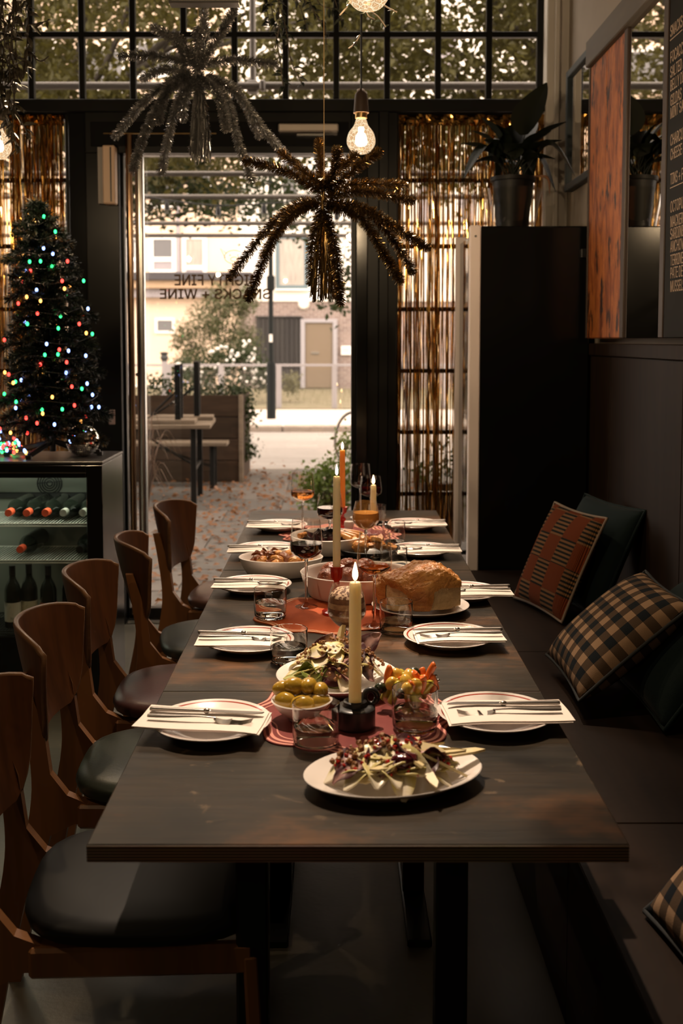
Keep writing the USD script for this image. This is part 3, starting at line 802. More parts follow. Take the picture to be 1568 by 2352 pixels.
c = np.stack([np.linspace(0.75, 2.7, 12), np.full(12, 7.0), 0.62 + 0.06 * np.sin(np.arange(12) * 2.1)], 1)
bush('planter_greenery', 'dark low greenery in the planter outside the right window', c, np.full((12, 3), 0.19), 2600, 0.05, 37, LEAF_D, False, 'plant')
# tall dry grass plant by the door pole
rng = np.random.default_rng(8)
dg = thing('ornamental_grass', 'arching straw coloured grass clump beside the door handle tubes', 'plant', (-1.32, 7.2, 0))
bl_ = []
for i in range(26):
    a_ = rng.uniform(-1.2, 1.9); L_ = rng.uniform(0.55, 1.05); dx = rng.uniform(0.06, 0.24)
    pts = crom([(0, 0, 0), (dx * 0.25 * math.cos(a_), dx * 0.25 * math.sin(a_), L_ * 0.6), (dx * 0.7 * math.cos(a_), dx * 0.7 * math.sin(a_), L_ * 0.95), (dx * 1.2 * math.cos(a_), dx * 1.2 * math.sin(a_), L_ * 0.78)], 4)
    bl_.append(tube(pts, np.linspace(0.005, 0.0012, len(pts)), 3))
part(dg, 'blade', join(bl_), leaf_mat('straw_blade', (0.16, 0.085, 0.045), (0.34, 0.20, 0.11), 0.3), kind='stuff')
# leaf litter on the terrace
k = 1500
P = np.stack([rng.normal(-0.75, 0.75, k), rng.uniform(5.75, 11.8, k), rng.uniform(0.004, 0.03, k)], 1)
k2 = 260
P = np.vstack([P, np.stack([rng.uniform(-2.2, 1.2, k2), rng.uniform(5.7, 13, k2), rng.uniform(0.004, 0.02, k2)], 1)])
R = np.array([matrix(rx=a, ry=b, rz=c_)[:3, :3] for a, b, c_ in zip(rng.normal(0, .35, len(P)), rng.normal(0, .35, len(P)), rng.uniform(0, 6.28, len(P)))])
solo('fallen_leaves', scatter(small_leaf, place_many(R, P, rng.uniform(0.035, 0.075, len(P)))), leaf_mat('dead_leaf', (0.20, 0.075, 0.018), (0.62, 0.29, 0.065), 0.25), 'fallen orange-brown leaves scattered over the terrace paving', 'leaves', kind='stuff')
# ------------------------------------------------------------------ tables
TZ = 0.75
TX0, TX1 = at_z(200, 1935, TZ)[0], at_z(1443, 1935, TZ)[0]
TOP = raw('worn_dark_tabletop', {
    'tc': ('texture_coordinate', {}), 'mp': ('mapping', {'scale': (1.0, 1.6, 1.0)}),
    'a': ('noise_texture', {'scale': 3.2, 'detail': 8, 'roughness': 0.62}), 'ra': ('rgb_ramp', {'ramp': [(0.40, (0.022, 0.018, 0.0125)), (0.54, (0.038, 0.025, 0.014)), (0.68, (0.13, 0.056, 0.019))]}),
    'm2': ('mapping', {'scale': (3.0, 60.0, 1.0)}), 'g': ('noise_texture', {'scale': 1.2, 'detail': 5}), 'rg': ('rgb_ramp', {'ramp': [(0.35, (0.65, 0.65, 0.65)), (0.7, (1.1, 1.1, 1.1))]}),
    'mx': ('mix_color', {'blend_type': 'multiply', 'fac': 1.0, 'use_clamp': False}),
    's': ('noise_texture', {'scale': 9.0, 'detail': 8, 'distortion': 1.6}), 'rs': ('rgb_ramp', {'ramp': [(0.66, (0, 0, 0)), (0.71, (1, 1, 1))]}),
    'mw': ('mix_color', {'blend_type': 'mix', 'b': (0.11, 0.075, 0.045)}), 'rr': ('map_range', {'from_min': 0.3, 'from_max': 0.75, 'to_min': 0.34, 'to_max': 0.50}),
    'bp': ('bump', {'distance': 0.0008, 'strength': 0.6}), 'p': ('principled_bsdf', {'specular_ior_level': 0.17})},
    [('tc.object', 'mp.vector'), ('mp.vector', 'a.vector'), ('a.fac', 'ra.fac'), ('tc.object', 'm2.vector'), ('m2.vector', 'g.vector'), ('g.fac', 'rg.fac'), ('ra.color', 'mx.a'), ('rg.color', 'mx.b'),
     ('tc.object', 's.vector'), ('s.fac', 'rs.fac'), ('rs.color', 'mw.fac'), ('mx.result', 'mw.a'), ('mw.result', 'p.base_color'), ('a.fac', 'rr.value'), ('rr.result', 'p.roughness'), ('g.fac', 'bp.height'), ('bp.normal', 'p.normal')], 'p.BSDF')
PLY = raw('plywood_edge', {'tc': ('texture_coordinate', {}), 'w': ('wave_texture', {'wave_type': 'bands', 'bands_direction': 'z', 'scale': 70.0, 'distortion': 0.3}),
    'n': ('noise_texture', {'scale': 7, 'detail': 4}), 'r': ('rgb_ramp', {'ramp': [(0.3, (0.020, 0.014, 0.010)), (0.75, (0.42, 0.27, 0.16))]}), 'mx': ('mix_color', {'blend_type': 'multiply', 'fac': 0.7}), 'p': ('principled_bsdf', {'roughness': 0.6})},
    [('tc.object', 'w.vector'), ('tc.object', 'n.vector'), ('w.fac', 'r.fac'), ('r.color', 'mx.a'), ('n.color', 'mx.b'), ('mx.result', 'p.base_color')], 'p.BSDF')
yA, yB1, yB2, yC = at_z(800, 1940, TZ)[1], at_z(1200, 1589, TZ)[1], at_z(800, 1310, TZ)[1], at_z(800, 1172, TZ)[1]
for nm, a, b in (('nearest dark worn plywood-topped dining table, under the oval salad dish', yA, yB1), ('middle dark dining table under the bread and the meatballs', yB1 + 0.004, yB2), ('farthest dark dining table by the street door', yB2 + 0.004, yC)):
    t = thing('dining_table', nm, 'table')
    part(t, 'tabletop', span((TX0, a, TZ - 0.026), (TX1, b, TZ), 0.002), TOP)
    part(t, 'edge_band', span((TX0 + 0.001, a - 0.0015, TZ - 0.0255), (TX1 - 0.001, a + 0.001, TZ - 0.0015), 0), PLY)
    yc = (a + b) / 2
    for x in (-0.15, 0.2):
        c = part(t, 'leg', span((x - 0.028, yc - 0.028, 0.02), (x + 0.028, yc + 0.028, TZ - 0.05), 0.004), BLACK_STEEL)
        part(c, 'foot_plate', span((x - 0.03, yc - 0.25, 0), (x + 0.03, yc + 0.25, 0.02), 0.004), BLACK_STEEL)
    part(t, 'underframe', join([span((TX0 + 0.1, yc - 0.03, TZ - 0.055), (TX1 - 0.1, yc + 0.03, TZ - 0.026), 0.002)]), BLACK_STEEL)

# ------------------------------------------------------------------ chairs: local +x is forward, towards the table
def wood(name, c1, c2, st):
    return mat(name, c1, 0.42, n=(2.0, c2, 7, st, .35, .7), bump=(50, 0.0003), coat_weight=0.12, coat_roughness=0.25, specular_ior_level=0.3)


CH_BACK = [wood(f'walnut_ply_back_{i}', a, b, (6, 9, 0.7)) for i, (a, b) in enumerate([((0.16, 0.060, 0.022), (0.06, 0.023, 0.010)), ((0.13, 0.050, 0.020), (0.055, 0.022, 0.010))])]
CH_LEG = wood('oak_chair_leg', (0.24, 0.10, 0.034), (0.11, 0.046, 0.017), (5, 5, 0.6))
CH_EDGE = wood('pale_ply_rim', (0.22, 0.105, 0.045), (0.11, 0.052, 0.024), (4, 4, 12))


def vinyl(name, c):
    return mat(name, c, 0.36, n=(6, tuple(x * 0.7 for x in c), 4, (1, 1, 1), .3, .7), bump=(140, 0.0006, 0.5), specular_ior_level=0.3)


def chair(label, loc, rz, back_mat, seat_mat, bt=0.81):
    t = thing('dining_chair', label, 'chair', loc, rz, 'plywood-backed chairs along the left of the tables')
    tilt = math.radians(17)
    ca, sa = math.cos(tilt), math.sin(tilt)
    zb, H, R = bt - 0.255, 0.255, 0.205
    xb = lambda z: -0.265 - (z - 0.46) * math.tan(tilt)

    def back(u, v):          # u across, v up; concave towards the sitter
        half = 0.213 * np.interp(v, [0, 0.05, 0.14, 0.28, 0.5, 0.85, 0.94, 1.0], [0.60, 0.72, 0.82, 0.90, 0.95, 1.0, 0.98, 0.91])
        y = (u * 2 - 1) * half
        x = xb(zb + H * v) + (y ** 2) / (2 * R) * (0.55 + 0.45 * v) + 0.012 * v ** 3
        z = zb + H * v - 0.020 * (2 * u - 1) ** 4 * (v > 0.9) - 0.0 * y
        return x, y, z
    part(t, 'backrest', slab(back, 25, 15, 0.013), back_mat, smooth=50)
    rim = []
    for u in np.linspace(0.0, 1, 19):
        x, y, z = back(np.array(u), np.array(1.0)); rim.append((float(x), float(y), float(z)))
    side = lambda u, vs: [tuple(float(q) for q in back(np.array(u), np.array(v))) for v in vs]
    part(t, 'backrest_rim', tube(side(0.0, np.linspace(0.05, 0.97, 10)) + rim + side(1.0, np.linspace(0.97, 0.05, 10)), 0.0072, 6), CH_EDGE, smooth=True)
    # rear legs: up-posts that flare into the seat rail
    for s in (-1, 1):
        top = bt - 0.09
        px = lambda z: xb(z) - 0.012 + 0.048 * min(1.0, max(0.0, (z - 0.46) / 0.12))
        outer = [(px(top) - 0.02, top), (px(0.62) - 0.032, 0.62), (px(0.50) - 0.022, 0.50), (-0.300, 0.40), (-0.335, 0.22), (-0.355, 0.0)]
        inner = [(-0.328, 0.0), (-0.285, 0.22), (-0.255, 0.345), (-0.20, 0.372), (0.02, 0.378), (0.02, 0.418), (-0.17, 0.42), (-0.215, 0.44), (-0.252, 0.49), (px(0.60) + 0.006, 0.60), (px(top) + 0.004, top)]
        pr_ = Polygon(list(crom(outer, 4)) + inner).buffer(0)
        m = prism(pr_, 0.026, -0.013)
        v = np.stack([m[0][:, 0], m[0][:, 2] + s * 0.155, m[0][:, 1]], 1)
        part(t, 'leg', fix(v, m[1]), CH_LEG)
    for s in (-1, 1):
        part(t, 'leg', bar((0.195, s * 0.185, 0.40), (0.215, s * 0.19, 0.0), 0.030, 0.034, 0.006), CH_LEG)
        part(t, 'seat_rail', bar((-0.19, s * 0.168, 0.392), (0.20, s * 0.188, 0.392), 0.024, 0.055, 0.006), CH_LEG)
    part(t, 'seat_rail', bar((0.20, -0.19, 0.392), (0.20, 0.19, 0.392), 0.024, 0.055, 0.006), CH_LEG)
    w = np.linspace(0, 2 * PI, 40, endpoint=False)
    prof = [(0.0, 0.425), (0.9, 0.425), (0.98, 0.432), (1.0, 0.447), (0.97, 0.462), (0.86, 0.472), (0.6, 0.479), (0.3, 0.482), (0, 0.483)]
    sq = lambda a: (abs(math.cos(a)) ** 3.2 + abs(math.sin(a)) ** 3.2) ** (-1 / 3.2)
    ring = np.array([[0.005 + 0.222 * sq(a) * math.cos(a), (0.213 + 0.012 * math.cos(a)) * sq(a) * math.sin(a)] for a in w])
    v = np.array([[0.005 + (q[0] - 0.005) * r_, q[1] * r_, z] for r_, z in prof for q in ring])
    m = trimesh.Trimesh(v, quads(len(prof), 40, wrap_v=True), process=True); m.update_faces(m.nondegenerate_faces())
    part(t, 'seat_cushion', fix(np.array(m.vertices), np.array(m.faces)), seat_mat, smooth=50)
    return t


def chair_at(label, near, far, zt, bm, sm, bt=0.81):
    """near, far: pixels of the two top corners of the backrest"""
    a, b = at_z(*near, zt), at_z(*far, zt)
    d = b - a
    rz = math.atan2(-d[0], d[1])
    c = (a + b) / 2
    off = -0.265 - (bt - 0.46) * math.tan(math.radians(17)) + 0.085
    return chair(label, (c[0] - off * math.cos(rz), c[1] - off * math.sin(rz), 0), rz, bm, sm, bt)


chair_at('plywood-backed chair farthest down the row, brown seat, beside the door', (370, 1191), (427, 1156), 0.785, CH_BACK[1], vinyl('brown_vinyl', (0.10, 0.050, 0.036)))
chair_at('plywood-backed chair second from the door with a dark grey-green seat', (318, 1276), (314, 1229), 0.785, CH_BACK[1], vinyl('grey_green_vinyl', (0.032, 0.036, 0.033)))
chair_at('plywood-backed chair with a maroon seat in the middle of the row', (177, 1360), (237, 1296), 0.785, CH_BACK[0], vinyl('maroon_vinyl', (0.055, 0.020, 0.018)))
chair_at('plywood-backed chair with a bottle-green seat', (65, 1496), (155, 1393), 0.785, CH_BACK[0], vinyl('bottle_green_vinyl', (0.028, 0.034, 0.024)))
chair_at('nearest plywood-backed chair with a black seat, cut by the left edge', (-100, 1745), (34, 1543), 0.785, CH_BACK[0], mat('black_vinyl', (0.010, 0.010, 0.010), 0.5, specular_ior_level=0.15))

# ------------------------------------------------------------------ fridges
f0, f1 = at_y(1098, 1200, 4.74), at_y(1336, 700, 4.74)
fzt = at_y(1200, 519, 4.74)[2]
SIDE = mat('gloss_black_panel', (0.005, 0.005, 0.005), 0.16, specular_ior_level=0.3)
tf = thing('tall_fridge', 'tall black display fridge with a pale front frame standing at the end of the bench', 'fridge')
part(tf, 'cabinet', span((f0[0], 4.74, 0.06), (XR - 0.035, 5.33, fzt), 0.006), SIDE)
part(tf, 'front_frame', span((f0[0] - 0.048, 4.735, 0.08), (f0[0], 4.78, fzt + 0.002), 0.004), mat('pale_grey_frame', (0.88, 0.78, 0.76), 0.45))
part(tf, 'front_frame', span((f0[0] - 0.048, 5.28, 0.08), (f0[0], 5.33, fzt + 0.002), 0.004), LOOK['pale_grey_frame'])
part(tf, 'glass_door', span((f0[0] - 0.03, 4.782, 0.12), (f0[0] - 0.012, 5.278, fzt - 0.03), 0.002), mat('dark_door_glass', (0.01, 0.01, 0.01), 0.05))
part(tf, 'frame_screw', xf(lathe([(0, 0), (0.005, 0), (0.005, 0.003), (0, 0.003)], 10), matrix((f0[0] - 0.024, 4.735, fzt - 0.045), rx=PI / 2)), STEEL)
part(tf, 'kick_plate', span((f0[0] + 0.03, 4.77, 0), (XR - 0.05, 5.3, 0.06), 0.003), BLACK_PLASTIC)
part(tf, 'hinge', span((f1[0] - 0.01, 4.72, fzt - 0.14), (f1[0] + 0.02, 4.745, fzt - 0.1), 0.003), BLACK_PLASTIC)

zt = 1.0
FY = at_z(100, 1060, zt)[1]
FXR = at_y(236, 1200, FY)[0]
FXL = FXR - 0.86
FYB = FY + 0.40
wf = thing('wine_fridge', 'black glass-fronted wine fridge with lit shelves left of the door', 'fridge')
gx0, gx1 = FXL + 0.05, at_y(200, 1250, FY)[0]
gz0, gz1 = 0.30, at_y(100, 1098, FY)[2]
part(wf, 'side_panel', span((FXR - 0.03, FY + 0.02, 0.0), (FXR, FYB, zt - 0.012), 0.004), SIDE)
part(wf, 'side_panel', span((FXL, FY + 0.02, 0.0), (FXL + 0.03, FYB, zt - 0.012), 0.004), SIDE)
LINER = mat('pale_liner', (0.42, 0.45, 0.38), 0.5)
part(wf, 'back_liner', span((FXL + 0.03, FYB - 0.03, 0.0), (FXR - 0.03, FYB, zt - 0.012), 0), mat('grey_liner', (0.20, 0.21, 0.18), 0.45))
part(wf, 'side_liner', span((FXL + 0.03, FY + 0.03, 0.28), (FXL + 0.045, FYB - 0.03, gz1 + 0.03), 0), LINER)
part(wf, 'side_liner', span((FXR - 0.045, FY + 0.03, 0.28), (FXR - 0.03, FYB - 0.03, gz1 + 0.03), 0), LINER)
part(wf, 'cabinet_base', span((FXL + 0.03, FY + 0.03, 0.0), (FXR - 0.03, FYB - 0.03, 0.28), 0), BLACK_PLASTIC)
part(wf, 'top_box', span((FXL + 0.03, FY + 0.03, gz1 + 0.02), (FXR - 0.03, FYB - 0.03, zt - 0.012), 0), LINER)
part(wf, 'top_panel', span((FXL, FY, zt - 0.012), (FXR + 0.002, FYB, zt), 0.003), mat('satin_black_top', (0.05, 0.045, 0.045), 0.35))
fr = part(wf, 'door', join([span((FXL, FY, 0.06), (gx0, FY + 0.025, zt - 0.014)), span((gx1, FY, 0.06), (FXR, FY + 0.025, zt - 0.014)), span((gx0, FY, gz1), (gx1, FY + 0.025, zt - 0.014)), span((gx0, FY, 0.06), (gx1, FY + 0.025, gz0))]), GLOSS_BLACK)
part(fr, 'door_glass', span((gx0, FY + 0.010, gz0), (gx1, FY + 0.016, gz1), 0), pane_mat('fridge_glass', (0.95, 0.97, 0.95), 1.35))
arc = [(gx0, gz1 + 0.002)] + [(gx0 + (gx1 - gx0) * t_, gz1 - 0.006 - 0.040 * (abs(t_ - 0.72) / 0.72) ** 1.6) for t_ in np.linspace(0, 1, 15)] + [(gx1, gz1 + 0.002)]
av, af = prism(Polygon(arc).buffer(0), 0.006)
part(wf, 'header_panel', fix(np.stack([av[:, 0], FY + 0.15 + av[:, 2], av[:, 1]], 1), af), mat('pale_peach_plastic', (0.62, 0.42, 0.30), 0.5))
part(fr, 'trim_line', span((gx0, FY - 0.002, at_y(100, 1087, FY)[2]), (gx1, FY, at_y(100, 1085, FY)[2]), 0), STEEL)
GRILLE = mat('dark_grille', (0.02, 0.02, 0.02), 0.5)
fan_c = ((gx0 + gx1) / 2 + 0.13, FYB - 0.034, at_y(100, 1108, FYB)[2])
part(wf, 'fan_grille', join([tube([(fan_c[0] + r_ * math.cos(a), fan_c[1], fan_c[2] + r_ * math.sin(a)) for a in np.linspace(0, 2 * PI, 29)], 0.0028, 5) for r_ in (0.012, 0.022, 0.032, 0.042, 0.052)] + [bar((fan_c[0] - 0.055, fan_c[1], fan_c[2]), (fan_c[0] + 0.055, fan_c[1], fan_c[2] + 0.01), 0.004, 0.004, 0)]), GRILLE)
part(wf, 'cooling_slot', span((gx0 + 0.02, FYB - 0.05, at_y(100, 1141, FYB)[2]), (gx1, FYB - 0.03, at_y(100, 1128, FYB)[2]), 0.003), GRILLE)
WIRE = mat('white_wire_shelf', (0.72, 0.72, 0.66), 0.35)
shelf_z = []
for py in (1202, 1286, 1449):
    z = at_y(100, py, FY + 0.05)[2]
    shelf_z.append(z)
    sh = part(wf, 'shelf', join([span((FXL + 0.05, FY + 0.035, z - 0.011), (gx1 + 0.02, FY + 0.04, z - 0.007), 0), span((FXL + 0.05, FY + 0.035, z - 0.001), (gx1 + 0.02, FY + 0.04, z + 0.003), 0), span((FXL + 0.05, FYB - 0.06, z - 0.004), (gx1 + 0.02, FYB - 0.055, z), 0)]), WIRE if py < 1400 else GRILLE)
    part(sh, 'shelf_wires', join([bar((x, FY + 0.04, z - 0.002), (x, FYB - 0.06, z - 0.002), 0.0025, 0.0025, 0) for x in np.arange(FXL + 0.06, gx1 + 0.015, 0.013)]), WIRE if py < 1400 else GRILLE, kind='stuff')
lr = UsdLux.RectLight.Define(stage, '/World/wine_fridge/light_strip')
lr.CreateWidthAttr(0.7); lr.CreateHeightAttr(0.06)
lr.CreateColorAttr(Gf.Vec3f(0.93, 1.0, 0.80)); lr.CreateIntensityAttr(18.0)
setm(lr, matrix(((FXL + FXR) / 2, FY + 0.10, gz1 + 0.018)))

DKGLS = mat('dark_bottle_glass', (0.006, 0.008, 0.006), 0.06, coat_weight=0.5)
CAPS = [mat('red_foil_cap', (0.72, 0.10, 0.04), 0.4), mat('silver_foil_cap', (0.62, 0.60, 0.55), 0.3, 0.4), mat('black_foil_cap', (0.02, 0.02, 0.02), 0.3)]
PAPERL = [mat(f'bottle_label_{i}', c, 0.7, n=(26, tuple(x * .45 for x in c), 4, (1, 1, .6), .52, .64)) for i, c in enumerate([(0.62, 0.58, 0.50), (0.60, 0.55, 0.40), (0.45, 0.09, 0.05)])]


def bottle(label, m, cap, lab, group, wide=0.038):
    t = thing('wine_bottle', label, 'bottle', m=m, group=group)
    R_ = wide
    part(t, 'bottle_glass', lathe([(0, 0.004), (R_ * .7, 0), (R_, 0.006), (R_, 0.175)] + [tuple(q) for q in crom([(R_, 0.18), (R_ * .8, 0.207), (0.016, 0.235), (0.0142, 0.26)], 4)] + [(0.0142, 0.292), (0, 0.294)], 24), DKGLS, smooth=40)
    part(t, 'cap', lathe([(0.0, 0.296), (0.0145, 0.296), (0.0150, 0.294), (0.0150, 0.252), (0.0, 0.252)], 18), CAPS[cap], smooth=40)
    if lab is not None:
        part(t, 'bottle_label', lathe([(0, 0.035), (R_ + 0.0006, 0.035), (R_ + 0.0006, 0.125), (0, 0.125)], 24), PAPERL[lab], smooth=40)
    return t


ordn = ['first', 'second', 'third', 'fourth', 'fifth', 'sixth']
for i, (px, cap) in enumerate(((18, 0), (60, 0), (103, 0), (144, 1), (189, 1))):
    q = at_y(px, 1181, FY + 0.045)
    bottle(f'dark wine bottle lying on the top fridge shelf, {ordn[i]} from the left, {"red" if cap == 0 else "silver"} capped', matrix((q[0], FY + 0.345, shelf_z[0] + 0.0385 + 0.003), axes=((1, 0, 0), (0, 0, 1), (0, -1, 0))), cap, None, 'bottles lying on the top fridge shelf')
for i, (px, cap) in enumerate(((45, 0), (182, 2))):
    q = at_y(px, 1268, FY + 0.045)
    bottle(['red capped dark bottle lying on the middle fridge shelf', 'black capped dark bottle lying at the right of the middle fridge shelf'][i], matrix((q[0], FY + 0.345, shelf_z[1] + 0.0385 + 0.003), axes=((1, 0, 0), (0, 0, 1), (0, -1, 0))), cap, None, 'bottles lying on the middle fridge shelf')
for i, (px, lab) in enumerate(((31, 0), (64, 1), (113, 2), (158, None))):
    q = at_y(px, 1449, FY + 0.09)
    bottle(['upright dark bottle with a white label low in the wine fridge', 'upright dark bottle with a cream label low in the wine fridge', 'upright dark bottle with a red label low in the wine fridge', 'upright plain dark bottle at the right, low in the wine fridge'][i], matrix((q[0], FY + 0.09 + 0.03 * (i % 2), shelf_z[2] + 0.003)) @ np.diag([0.86, 0.86, 0.86, 1]), 2, lab, 'upright bottles in the wine fridge')

# ------------------------------------------------------------------ things on the right wall
XP = 1.085
FRAME_DK = mat('dark_mirror_frame', (0.035, 0.018, 0.010), 0.5)
MIRROR = mat('mirror_silver', (0.88, 0.86, 0.83), 0.015, 1.0)
WOODP = raw('reclaimed_orange_wood', {'tc': ('texture_coordinate', {}), 'mp': ('mapping', {'scale': (9, 9, 2.2)}), 'n': ('noise_texture', {'scale': 2.6, 'detail': 8, 'roughness': 0.65, 'distortion': 0.6}),
    'r': ('rgb_ramp', {'ramp': [(0.30, (0.08, 0.016, 0.003)), (0.45, (0.24, 0.058, 0.010)), (0.56, (0.42, 0.13, 0.026)), (0.72, (0.16, 0.038, 0.008))]}),
    'm2': ('mapping', {'scale': (9, 9, 3.4)}), 'k': ('noise_texture', {'scale': 2.1, 'detail': 5, 'roughness': 0.55}), 'rk': ('rgb_ramp', {'ramp': [(0.57, (1, 1, 1)), (0.63, (0.07, 0.06, 0.08))]}),
    'mx': ('mix_color', {'blend_type': 'multiply', 'fac': 1.0}), 'bp': ('bump', {'distance': 0.004}), 'p': ('principled_bsdf', {'roughness': 0.55})},
    [('tc.object', 'mp.vector'), ('mp.vector', 'n.vector'), ('n.fac', 'r.fac'), ('tc.object', 'm2.vector'), ('m2.vector', 'k.vector'), ('k.fac', 'rk.fac'), ('r.color', 'mx.a'), ('rk.color', 'mx.b'), ('mx.result', 'p.base_color'), ('n.fac', 'bp.height'), ('bp.normal', 'p.normal')], 'p.BSDF')
ax = lambda px, py: at_x(px, py, XP)
yW0, yW1 = ax(1350, 600)[1], ax(1426, 600)[1]
yM0, yM1 = ax(1434, 600)[1], ax(1516, 600)[1]
yBk = ax(1526, 600)[1]
zbot = ax(1400, 777)[2]
ztopP = ax(1352, 160)[2]
wpn = thing('wood_panel', 'upright reclaimed orange-brown wood panel with dark pits beside the wall mirror', 'wood panel')
ys = np.linspace(yW0, yW1, 3)
for i in range(2):
    part(wpn, 'wood_board', span((XP, min(ys[i], ys[i + 1]) + 0.001, zbot), (XR - 0.002, max(ys[i], ys[i + 1]) - 0.001, ztopP), 0.004), WOODP)
part(wpn, 'edge_strip', span((XP - 0.004, yW0, zbot), (XR - 0.002, yW0 + 0.02, ztopP)), FRAME_DK)
mr = thing('wall_mirror', 'tall dark-framed wall mirror between the orange wood panel and the blackboard', 'mirror')
part(mr, 'mirror_glass', span((XP + 0.004, yM1, zbot + 0.0), (XR - 0.01, yM0, ztopP), 0), MIRROR)
part(mr, 'mirror_frame', span((XP - 0.004, yM0, zbot), (XR - 0.002, yW1 - 0.001, ztopP)), FRAME_DK)
part(mr, 'mirror_frame', span((XP - 0.004, yBk, zbot), (XR - 0.002, yM1, ztopP)), FRAME_DK)
rail = thing('picture_rail', 'grey-brown timber rail running along the top of the wood panel and mirror', 'rail')
part(rail, 'rail_board', span((XP - 0.02, yBk - 1.6, ztopP), (XR - 0.002, yW0 + 0.02, ztopP + 0.11), 0.004), mat('grey_brown_timber', (0.09, 0.072, 0.055), 0.6, n=(3, (0.06, 0.048, 0.036), 5, (6, 1, 6), .3, .7)))
CHALKB = mat('blackboard_paint', (0.008, 0.008, 0.008), 0.7, specular_ior_level=0.1, n=(3, (0.016, 0.015, 0.014), 5, (1, 1, 1), .3, .7))
CHALK = mat('chalk_writing', (0.34, 0.25, 0.19), 0.9)
bb = thing('menu_blackboard', 'black menu board with hand-lettered dishes at the right edge', 'blackboard')
part(bb, 'board', span((XP, yBk - 1.2, zbot), (XR - 0.003, yBk - 0.001, ztopP), 0.003), CHALKB)
LINES = [('SNACKS', 86, 1), ('FOCACCIA', 146, 0), ('SALTED ALMONDS', 180, 0), ('BELLY DI CHIPS', 211, 0), ('GILDAS', 245, 0), ('MINT SAUCE', 274, 0), ('CHARCUTERIE', 336, 0), ('CHEESE PLATE', 369, 0), ('TINS + FOCACCIA', 425, 1),
         ('OCTOPUS STEW', 489, 0), ('MACKEREL', 523, 0), ('SARDINES', 551, 0), ('ANCHOVIES', 580, 0), ('TERRINE FORESTIERE', 611, 0), ('PATE DE CAMPAGNE', 640, 0), ('MUSSELS IN PICKLE', 671, 0)]
for s, py, und in LINES:
    q = ax(1539, py)
    v, f = (lambda m: (np.array(m.vertices), np.array(m.faces)))(meshkit.text_mesh(s, 0.036, 0.0012))
    v[:, 0] *= 0.62
    pts = np.stack([XP - v[:, 2], q[1] - v[:, 0], q[2] + v[:, 1]], 1)
    ms = [fix(pts, f)]
    if und:
        ms.append(span((XP - 0.0012, q[1] - v[:, 0].max(), q[2] - 0.012), (XP, q[1], q[2] - 0.009), 0))
    part(bb, 'menu_line', join(ms), CHALK)
# teal framed mirror on the bare wall
sm = thing('small_mirror', 'teal-framed mirror on the pale wall beyond the wood panel', 'mirror')
TEAL = mat('dark_teal_frame', (0.020, 0.032, 0.040), 0.5)
XS = XR - 0.04
y0, y1 = at_x(1298, 250, XS)[1], at_x(1364, 250, XS)[1]
y0 = min(y0, 5.36)
z0, z1 = at_x(1298, 440, XS)[2], at_x(1298, 168, XS)[2]
part(sm, 'mirror_glass', span((XS + 0.015, y1 + 0.02, z0 + 0.03), (XR - 0.004, y0 - 0.02, z1 - 0.03), 0), MIRROR)
part(sm, 'mirror_frame', join([span((XS, y1, z0), (XR - 0.002, y1 + 0.035, z1)), span((XS, y0 - 0.035, z0), (XR - 0.002, y0, z1)), span((XS, y1 + 0.035, z0), (XR - 0.002, y0 - 0.035, z0 + 0.035)), span((XS, y1 + 0.035, z1 - 0.035), (XR - 0.002, y0 - 0.035, z1))]), TEAL)

# ------------------------------------------------------------------ cushions on the bench
def pillow(w, h, T, n=25):
    """a pillow lying in xy, centre at the origin"""
    u = np.linspace(-1, 1, n)
    U, V = np.meshgrid(u, u, indexing='ij')
    pin = 1 - 0.055 * (1 - U ** 2) * (abs(V) ** 3)
    pin2 = 1 - 0.055 * (1 - V ** 2) * (abs(U) ** 3)
    t = T / 2 * ((1 - U ** 4) * (1 - V ** 4)) ** 0.55 * (0.72 + 0.28 * (1 - U ** 2) * (1 - V ** 2))
    a = np.stack([U * w / 2 * pin2, V * h / 2 * pin, t], -1).reshape(-1, 3)
    b = np.stack([U * w / 2 * pin2, V * h / 2 * pin, -t], -1).reshape(-1, 3)
    f = quads(n, n)
    m = trimesh.Trimesh(np.vstack([a, b]), np.vstack([f, f[:, ::-1] + n * n]), process=True)
    edge = []
    g = np.arange(n * n).reshape(n, n)
    rim = np.concatenate([g[:, 0], g[-1, 1:], g[::-1, -1][1:], g[0, ::-1][1:]])
    return (np.array(m.vertices), np.array(m.faces)), a[rim]


def step_wave(nodes, links, name, axis, freq, duty, phase=0.0):
    """nodes for a square stripe along x, y or z of sep: name.value is 0 or 1"""
    nodes[name + 'm'] = ('math', {'math_type': 'multiply_add', 'value2': freq, 'value3': phase + 50.0})
    nodes[name + 'f'] = ('math', {'math_type': 'fraction'})
    nodes[name] = ('math', {'math_type': 'less_than', 'value2': duty})
    links += [(f'sep.{axis}', name + 'm.value1'), (name + 'm.value', name + 'f.value1'), (name + 'f.value', name + '.value1')]


